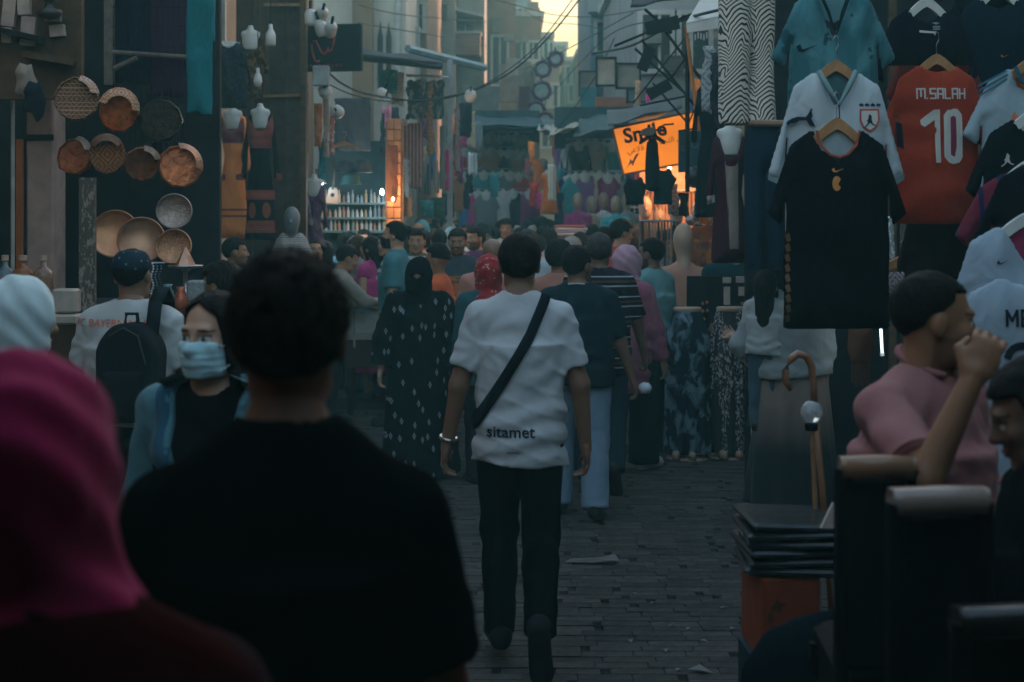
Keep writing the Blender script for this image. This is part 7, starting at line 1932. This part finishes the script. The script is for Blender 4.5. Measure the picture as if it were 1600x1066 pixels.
# walking stick and umbrella with a round knob
ck = empty('walking_stick', (at(1268, 0, 4.7).x, 4.7, 0), 0, 'brown walking stick with a curved handle', 'walking stick')
o_ = Vector((at(1268, 0, 4.7).x, 4.7, 0))
hk = [at(px, py, 4.7) - o_ for px, py in ((1236, 610), (1228, 598), (1227, 580), (1234, 562), (1247, 553), (1260, 557), (1268, 572), (1271, 600), (1273, 640))]
MB().tube(hk, [.007, .012, .013, .0135, .0135, .013, .0125, .0115, .011], 10).ob('handle', plain((.22, .10, .05), .4, coat=.3), ck, smooth=True)
MB().tube([hk[-1], at(1288, 800, 4.7) - o_, Vector((.1, .0, .02))], [.011, .010, .009], 10).ob('shaft', plain((.20, .09, .04), .45), ck, smooth=True)
ub = empty('knobbed_stick', (at(1268, 0, 4.55).x, 4.55, 0), 0, 'stick with a round clear knob beside the walking stick', 'walking stick'); o_ = Vector((at(1268, 0, 4.55).x, 4.55, 0))
p0 = at(1268, 645, 4.55) - o_
MB().lathe([(.002, -.034), (.022, -.028), (.036, -.008), (.036, .01), (.022, .032), (.002, .038)], n=18).ob('knob', glass((.75, .8, .82), .1), ub, loc=p0, smooth=True)
MB().tube([p0 + Vector((0, 0, -.03)), p0 + Vector((.012, 0, -.3)), Vector((.05, 0, .02))], .008, 8).ob('shaft', WOODL, ub)
MB().lathe([(.002, -.015), (.02, -.012), (.022, .01), (.002, .015)], n=12).ob('collar', CHB, ub, loc=p0 + Vector((0, 0, -.045)))
# litter on the paving
MB().add([(-.14, 0, .004), (-.1, .05, .012), (.02, .03, .02), (.13, .05, .035), (.15, 0, .012), (.1, -.03, .02), (0, -.02, .006)], [[0, 1, 2, 6], [2, 3, 4, 5], [2, 5, 6]]).ob('plastic_wrap', plain((.10, .08, .07), .35, var=.4, scale=30), loc=(at(925, 0, 7.4).x, 7.5, .022), label='crumpled brown wrapping film lying on the bricks', cat='litter')
lt = [(1050, 985), (1075, 990), (1100, 1010), (1145, 990), (1160, 1020), (1020, 950), (1040, 1025), (1095, 1058), (1060, 1055), (990, 935), (1130, 957), (985, 1010)]
for i, (px, py) in enumerate(lt):
    d = EYE * F / (py - HOR)
    MB().add([(-.02, 0, 0), (0, .012, .006), (.022, .002, .002), (.004, -.012, .008)], [[0, 1, 2, 3]]).ob('paper_scrap', plain((.16, .16, .15), .8, bump=0), loc=(at(px, 0, d).x, d, .022), rot=(0, 0, i * 1.3), scale=(1 + (i == 7) * 1.5,) * 3, label=ORD[i] + ' pale scrap of paper on the bricks, counted from the left' if False else 'pale scrap of paper lying on the brick paving', cat='litter', group='paper scraps on the bricks')

# ================================================================== FAR: clothing displays at the end of the lane
COLS = {'red': (.510, .030, .030), 'brown': (.330, .150, .075), 'teal': (.045, .240, .255), 'white': (.46, .47, .46), 'plum': (.225, .030, .120), 'navy': (.02, .03, .07), 'cream': (.42, .36, .28), 'violet': (.195, .090, .225), 'green': (.04, .12, .08), 'black': (.012, .014, .018), 'orange': (.750, .180, .030), 'grey': (.18, .19, .19), 'pink': (.600, .180, .255), 'sand': (.34, .25, .16), 'blue': (.075, .180, .360), 'magenta': (.540, .030, .210)}
GC['far_tee'] = puffed(tee_poly(.2, .17, .26, .62, -.3, .07, .06), .08, .026); GC['far_dress'] = puffed(dress_poly(.15, 1.05, .2, .24, .55, .12, .16), .09, .028)
def far_garment(px, py, d, col, kind, where, hanger=False):
    lab = col + ' ' + {'far_tee': 'top', 'far_dress': 'dress'}[kind] + ' ' + where
    e, vq = garment('blouse' if kind == 'far_tee' else 'dress', lab, 'top' if kind == 'far_tee' else 'dress', px, py, d, None, cloth(COLS[col]), key=kind, group='clothes on the far displays', sx=1.0)
    ob('bust', BUST, FORM, e, loc=(0, -.012, .04), scale=(.55, .6, .55))
    return e
def rail_at(px0, px1, py, d, label):
    MB().tube([at(px0, py, d + .06), at(px1, py, d + .06)], .016, 6).ob('clothes_rail', STEEL, label=label, cat='rail')
ROWS = [  # first px, step, neck py, depth, kind, name of the row, colours
 (727, 13.2, 214, 26.0, 'far_tee', 'in the top row of the left far display', ['red', 'grey', 'teal', 'brown', 'navy', 'violet', 'black', 'cream']),
 (729, 13.0, 238, 25.4, 'far_tee', 'in the second row of the left far display', ['red', 'plum', 'teal', 'brown', 'navy', 'black', 'sand', 'cream']),
 (731, 13.0, 272, 25.0, 'far_tee', 'in the third row of the left far display', ['white', 'cream', 'teal', 'plum', 'black', 'grey', 'red', 'orange']),
 (735, 13.0, 303, 24.6, 'far_tee', 'in the lowest row of the left far display', ['blue', 'magenta', 'grey', 'pink', 'white', 'black', 'red', 'plum']),
 (893, 12.5, 226, 22.5, 'far_dress', 'in the top row of the right far display', ['white', 'black', 'plum', 'cream', 'sand', 'teal', 'grey']),
 (888, 12.5, 276, 22.0, 'far_tee', 'in the lower row of the right far display', ['navy', 'teal', 'violet', 'black', 'cream', 'plum', 'grey', 'white']),
]
for p0, st_, py, d, kind, where, cl in ROWS:
    for i, c in enumerate(cl):
        far_garment(p0 + i * st_ + (rng.uniform(-1.5, 1.5)), py + rng.uniform(-3, 3), d + rng.uniform(-.15, .15), c, kind, where)
    rail_at(p0 - 8, p0 + len(cl) * st_, py - 8, d, 'steel rail ' + where)
MB().box((0, 0, 1.9), (1.5, .08, 3.8)).ob('display_wall', plain((.05, .08, .085), .8), loc=(at(780, 0, 26.6).x, 26.6, 0), label='dark board behind the left far display', cat='stall wall')
MB().box((0, 0, 1.8), (1.7, .08, 3.6)).ob('display_wall', plain((.04, .07, .075), .8), loc=(at(948, 0, 23.1).x, 23.1, 0), label='dark board behind the right far display', cat='stall wall')
e = far_garment(858, 268, 21.5, 'orange', 'far_dress', 'standing alone in the middle of the lane end'); e.scale = (.72, 1, .62)
e = far_garment(1000 - 6, 228, 20.5, 'black', 'far_dress', 'beside the left edge of the glowing sign')
for i, (px, py, d, c, nm) in enumerate(((903, 318, 20.5, 'plum', 'pale mannequin in a plum top left of the right display'), (924, 316, 20.4, 'sand', 'pale mannequin in a sand top below the right display'), (943, 318, 20.2, 'white', 'pale mannequin in a flowered white top'), (962, 316, 20.0, 'teal', 'pale mannequin in a teal top'), (980, 318, 19.8, 'grey', 'pale mannequin in a grey top by the striped stand'), (886, 320, 21, 'navy', 'pale mannequin in a navy top at the lane end'))):
    mannequin(nm, px, py + (4 if i % 2 else -3), d + .5 * (i % 3), cloth(COLS[c], 'mottle', tuple(min(1, x * 1.6) for x in COLS[c]), s=2), plain((.30, .20, .14), .6, bump=.05, name='mannequin'), (i * 37) % 50 - 25, s=.92 + .04 * (i % 3))
# stack of folded shirts and striped stand
for i in range(4): MB().box((0, 0, 0), (.36, .3, .03), bev=.01).ob('folded_shirt', cloth(((.5, .48, .5), (.3, .28, .4), (.5, .5, .48), (.35, .1, .08), (.45, .47, .5), (.2, .22, .3), (.5, .46, .42))[i]), loc=at(890, 366, 16.8) + Vector((.01 * (i % 3), 0, i * .031)), rot=(0, 0, R(4 * (i % 3) - 4)), label=ORD[i] + ' folded shirt from the bottom of the pale stack in the crowd', cat='shirt', group='stack of folded shirts')
ftb = empty('folding_table', (at(890, 0, 16.8).x, 16.8, 0), 0, 'table carrying the pale stack of folded shirts', 'table')
zt_ = at(0, 366, 16.8).z - .02
MB().box((0, 0, zt_ - .015), (.6, .45, .03)).ob('top', WOOD, ftb)
for sx_ in (-1, 1):
    for sy_ in (-1, 1): MB().box((sx_ * .27, sy_ * .19, (zt_ - .03) / 2), (.04, .04, zt_ - .03)).ob('leg', WOOD, ftb)
ss = empty('striped_stand', at(992, 312, 17.8), 0, 'small stand of black and white striped trays', 'stand')
for i in range(8): MB().box((0, 0, -.13 + i * .034), (.11, .1, .017)).ob('tray', plain((.5, .47, .45) if i % 2 else (.03, .03, .035), .5), ss)
MB().tube([(0, .05, -.16), (0, .05, .14)], .01, 6).ob('post', STEEL, ss)
# tarpaulins and awnings over the lane end
def awning(label, pts, d0, d1, mat, name='awning'):
    """pts: four pixel corners; first two at depth d0, last two at d1"""
    P_ = [at(*pts[0], d0), at(*pts[1], d0), at(*pts[2], d1), at(*pts[3], d1)]; c = sum(P_, Vector()) / 4
    g = MB(); n = 6; V_ = []
    for i in range(n + 1):
        for k in range(n + 1):
            u, v_ = i / n, k / n; p = (P_[0] * (1 - u) + P_[1] * u) * (1 - v_) + (P_[3] * (1 - u) + P_[2] * u) * v_
            V_.append(p - c - Vector((0, 0, .10 * math.sin(math.pi * u) * math.sin(math.pi * v_) + .02 * math.sin(9 * u + 5 * v_))))
    g.add(V_, [[i * (n + 1) + k, i * (n + 1) + k + 1, (i + 1) * (n + 1) + k + 1, (i + 1) * (n + 1) + k] for i in range(n) for k in range(n)])
    o = g.ob(name, mat, loc=c, smooth=True, label=label, cat='awning'); md = o.modifiers.new('thick', 'SOLIDIFY'); md.thickness = .012
    return o
awning('sagging dark tarpaulin over the left far display', [(712, 196), (850, 198), (842, 182), (722, 176)], 23.5, 27, cloth((.06, .09, .10)))
awning('grey tarpaulin above the orange red dress', [(800, 200), (880, 205), (872, 188), (815, 184)], 25, 28, cloth((.16, .18, .17)))
awning('beige slanting sheet over the right far display', [(858, 212), (905, 196), (898, 190), (862, 198)], 21, 23.5, cloth((.40, .34, .27)))
awning('pale ragged sheet beside the beige one', [(838, 203), (868, 206), (862, 198), (842, 196)], 22.5, 24, cloth((.42, .38, .32)))
awning('dark sheet roof above the glowing sign', [(950, 196), (1066, 168), (1060, 152), (948, 176)], 13.9, 16, cloth((.10, .12, .12)))
awning('grey sheet roof over the right far display', [(896, 214), (960, 200), (950, 178), (905, 188)], 20.5, 23, cloth((.09, .12, .12)))
awning('black awning reaching out below the pale house', [(560, 84), (690, 104), (690, 92), (566, 78)], 17.5, 21, cloth((.05, .055, .06)))
awning('thick dark canopy over the top of the right lane', [(985, 12), (1105, -14), (1120, -40), (990, -20)], 12.5, 16, cloth((.03, .035, .04)))
bmn = MB().tube([at(637, 76, 18.8), at(757, 106, 20.5)], .055, 6).ob('awning_beam', plain((.22, .30, .31), .6), label='pale green beam slanting out above the rug', cat='beam')
MB().tube([at(566, 90, 17.6), at(690, 104, 18.0)], .05, 6).ob('awning_beam', IRON, label='black beam slanting out above the rug', cat='beam')
MB().tube([at(635, 118, 18.1), at(700, 121, 18.1)], .018, 6).ob('rug_rail', STEEL, label='rail carrying the rug and shawls', cat='rail')
for i, (px, py, c, nm) in enumerate(((596, 147, (.45, .40, .34), 'pale drum lamp hanging left of the rug'), (601, 160, (.30, .30, .28), 'grey drum lamp below the pale one'), (735, 150, (.42, .40, .36), 'small pale lamp right of the banner'), (508, 143, (.45, .46, .45), 'white lantern under the junction box'), (527, 175, (.48, .47, .44), 'white paper flower under the sign'))):
    e = empty('drum_lamp', at(px, py, 16.5 if i < 3 else 14.2), 0, nm, 'lamp'); e.rotation_euler = (R(20 * i), R(30 - 12 * i), 0)
    MB().lathe([(.002, -.06), (.05, -.06), (.07, -.02), (.065, .04), (.03, .07), (.002, .07)], n=16).ob('shade', plain(c, .5), e, smooth=True); MB().tube([(0, 0, .06), (0, 0, .14)], .01, 6).ob('stem', IRON, e)
# row of round signs down the right of the centre
for i, (px, py, r) in enumerate(((848, 108, 12), (846, 142, 14), (838, 172, 13), (868, 92, 11), (852, 187, 11))):
    d = 31 - i * .6; rm = r * d / F
    e = empty('round_sign', at(px, py, d), R(8), ('upper', 'central', 'lower left', 'topmost', 'lowest')[i] + ' octagonal sign with a violet rim at the lane end', 'sign', 'octagonal signs')
    MB().lathe([(.002, -.02), (rm * .82, -.02), (rm * .82, .02), (.002, .02)], axis='Y', n=8).ob('face', plain((.36, .40, .36), .6), e); MB().tube([(rm * math.cos(a), 0, rm * math.sin(a)) for a in np.linspace(0, 2 * math.pi, 9)], .045, 6, False).ob('rim', plain((.14, .06, .10), .6), e)
    MB().tube([(0, .05, -rm), (0, .05, rm * 1.6)], .02, 6).ob('bracket', IRON, e)
for i, (px, py, w_, h_, d, c, nm) in enumerate(((800, 130, 38, 60, 34, (.32, .26, .2), 'tan wall panel in the middle of the lane end'), (800, 105, 20, 28, 33, (.44, .38, .3), 'cream sign board on the tan wall panel'), (775, 205, 70, 22, 30, (.14, .18, .18), 'grey shop board across the lane end'), (820, 170, 18, 70, 32, (.14, .05, .06), 'tall maroon board beside the octagons'), (960, 160, 60, 16, 21.5, (.36, .15, .09), 'rusty round ended board above the right display'), (920, 158, 26, 44, 26, (.05, .16, .18), 'turquoise board right of the octagons'), (750, 160, 60, 50, 30, (.20, .18, .15), 'brown shutter wall left of the lane end'))):
    MB().box((0, 0, 0), (w_ * d / F, .06, h_ * d / F), bev=.01).ob('board', plain(c, .75, var=.3, scale=5), loc=at(px, py, d), rot=(0, 0, R((0, 2, -3, 0, 5, -4, 3)[i])), label=nm, cat='board')
# ------------------------------------------------------------------ cables
def cable(label, pts, r=.009, sag=.0):
    P_ = [at(*p) for p in pts]; out = []
    for i in range(len(P_) - 1):
        for t in np.linspace(0, 1, 8, endpoint=False):
            p_1 = P_[max(i - 1, 0)]; p0, p1 = P_[i], P_[i + 1]; p2 = P_[min(i + 2, len(P_) - 1)]; t = float(t)
            out.append(.5 * ((2 * p0) + (p1 - p_1) * t + (2 * p_1 - 5 * p0 + 4 * p1 - p2) * t * t + (3 * p0 - p_1 - 3 * p1 + p2) * t ** 3))
    out.append(P_[-1]); o0 = out[0]
    MB().tube([p - o0 for p in out], r, 5).ob('cable', IRON, loc=o0, label=label, cat='cable', group='cables across the street')
cable('thick black cable sweeping from the left awning up through the sky', [(470, 60, 14.4), (530, 128, 15), (600, 152, 16), (690, 155, 17), (790, 118, 18), (860, 55, 19), (912, -10, 20)], .012)
cable('second cable running beside the thick one into the sky', [(640, 158, 17), (740, 140, 18), (830, 80, 19), (900, -8, 20)], .008)
cable('thin wire crossing the sky from the grey tower', [(760, -4, 30), (820, 12, 28), (870, 24, 26), (930, 26, 24), (1010, 14, 20)], .008)
cable('thin wire sagging low across the sky', [(815, 14, 40), (850, 34, 34), (900, 38, 28), (935, 44, 22)], .009)
cable('wire rising steeply on the right of the sky', [(820, 108, 30), (880, 80, 26), (925, 56, 22), (990, 20, 18)], .008)
cable('bundled cable along the top of the right hand frames', [(925, 84, 18), (985, 72, 15), (1060, 34, 12.5), (1140, 12, 11)], .014)
cable('thin wire fanning over the far right boards', [(860, 150, 30), (905, 100, 24), (960, 50, 18), (1050, 28, 13)], .007)
cable('wire running along the pale house front', [(560, 8, 20), (620, 22, 22), (680, 28, 26), (760, 34, 32)], .009)
cable('lower wire running along the pale house front', [(560, 36, 20), (620, 46, 22), (690, 58, 26), (760, 72, 32)], .009)
cable('cord hanging over the slate curtain', [(510, 130, 14.6), (550, 148, 15.2), (600, 158, 16.2), (640, 156, 17.4)], .008)
cable('fine wire slanting across the octagons', [(850, 225, 22), (885, 185, 22), (930, 120, 21), (960, 60, 20)], .007)

# ------------------------------------------------------------------ more cloth and boards along both sides of the lane
CL = [(606, 108, 19.5, .30, .34, 'teal', 'below the black beam'), (622, 112, 20.4, .2, .5, 'cream', 'below the black beam'), (640, 205, 20, .16, .6, 'brown', 'left of the pale pole'), (727, 160, 22, .22, .55, 'black', 'right of the banner'), (735, 172, 22.6, .16, .6, 'sand', 'right of the banner'), (745, 190, 23.4, .2, .5, 'grey', 'right of the banner'),
      (583, 240, 17.6, .2, .42, 'green', 'over the bottle stall'), (592, 228, 17.9, .14, .5, 'plum', 'over the bottle stall'), (712, 275, 20.8, .26, .52, 'brown', 'under the banner'), (726, 285, 21.4, .2, .42, 'black', 'under the banner'), (700, 300, 20.2, .2, .36, 'navy', 'under the shawls'), (684, 308, 19.8, .22, .3, 'green', 'under the shawls'), (668, 312, 19.6, .2, .26, 'teal', 'under the shawls'),
      (836, 222, 24.2, .16, .5, 'cream', 'at the lane end'), (842, 250, 23.8, .18, .5, 'orange', 'at the lane end'), (836, 285, 23.6, .2, .42, 'red', 'at the lane end'), (872, 232, 22.8, .16, .44, 'violet', 'at the lane end'), (878, 262, 22.6, .16, .5, 'teal', 'at the lane end'), (846, 300, 23, .22, .3, 'magenta', 'at the lane end'), (868, 310, 22.9, .2, .26, 'white', 'at the lane end'),
      (1003, 192, 18.6, .2, .34, 'black', 'behind the glowing sign'), (990, 262, 18, .24, .5, 'navy', 'behind the glowing sign'), (1052, 285, 14.3, .14, .34, 'grey', 'below the glowing sign'), (1068, 300, 14.2, .12, .26, 'black', 'below the glowing sign'), (1104, 205, 12.4, .14, .5, 'navy', 'right of the teal sign'), (1120, 260, 12.8, .16, .56, 'brown', 'right of the teal sign'), (1098, 300, 13.3, .12, .3, 'orange', 'right of the teal sign'), (1124, 80, 10.6, .16, .6, 'black', 'below the pale canopy'), (1108, 70, 11.2, .14, .55, 'grey', 'below the pale canopy')]
for i, (px, py, d, wd, L, c, wh) in enumerate(CL):
    garment('hanging_cloth', c + ' cloth hanging ' + wh, 'cloth', px, py, d, cloth_poly(wd, L, .03, i + 30), cloth(COLS[c], 'mottle' if i % 3 == 0 else 'carpet' if i % 3 == 1 else None, tuple(min(1, x * 1.8 + .02) for x in COLS[c]), s=1.6), T=.025, h=.024, seed=i, amp=.02, group='cloths along the lane')
# window details on the upper houses: shutters, boxes
for i, (px, py, d, w_, h_, c, nm) in enumerate(((690, 20, 32.9, 18, 26, (.16, .11, .07), 'brown shutter on the tan house'), (672, 92, 32.9, 22, 16, (.3, .3, .28), 'air conditioner on the tan house'), (775, 40, 37.9, 14, 24, (.2, .17, .13), 'closed shutter on the brown house'), (795, 60, 37.9, 16, 10, (.3, .3, .29), 'air conditioner on the brown house'), (818, 62, 42.9, 14, 10, (.28, .27, .25), 'air conditioner on the stepped house'), (1020, 60, 20.9, 26, 18, (.28, .28, .27), 'air conditioner above the orange sign'), (1052, 100, 20.9, 30, 26, (.12, .1, .08), 'closed shutter behind the iron frame'), (975, 40, 20.9 if False else 29.6, 16, 28, (.14, .12, .1), 'closed shutter on the panel house'))):
    q = at(px, py, d); sw, sh = w_ * d / F, h_ * d / F
    e = empty('wall_unit', q, 0, nm, 'shutter' if 'shutter' in nm else 'air conditioner')
    MB().box((0, 0, 0), (sw, .12, sh), bev=.01).ob('case', plain(c, .7), e)
    for k in range(5): MB().box((0, -.07, -sh * .4 + k * sh * .2), (sw * .9, .02, sh * .1)).ob('slat', plain(tuple(x * .8 for x in c), .7), e)

r5 = random.Random(21)
for wh, (x0, x1, y0, y1, d0, d1) in {'over the left stalls': (600, 735, 150, 290, 19.5, 24), 'over the right stalls': (985, 1125, 120, 270, 12.2, 19), 'under the far awnings': (728, 985, 196, 300, 20.5, 27)}.items():
    for k, c in enumerate(COLS):
        px, py, d = x0 + (x1 - x0) * r5.random(), y0 + (y1 - y0) * r5.random(), d0 + (d1 - d0) * r5.random()
        if wh == 'over the right stalls' and 940 < px < 1100: d = max(d, 16.4)
        garment('hanging_scarf', c + ' scarf strung up ' + wh, 'scarf', px, py, d, cloth_poly(r5.uniform(.1, .2), r5.uniform(.3, .6), .03, k + 60), cloth(COLS[c], ('vbands', 'mottle', None)[k % 3], tuple(min(1, x * 1.7 + .03) for x in COLS[c]), s=6 if k % 3 == 0 else 1.5), T=.025, h=.028, seed=k, amp=.025, group='scarves strung up along the lane')
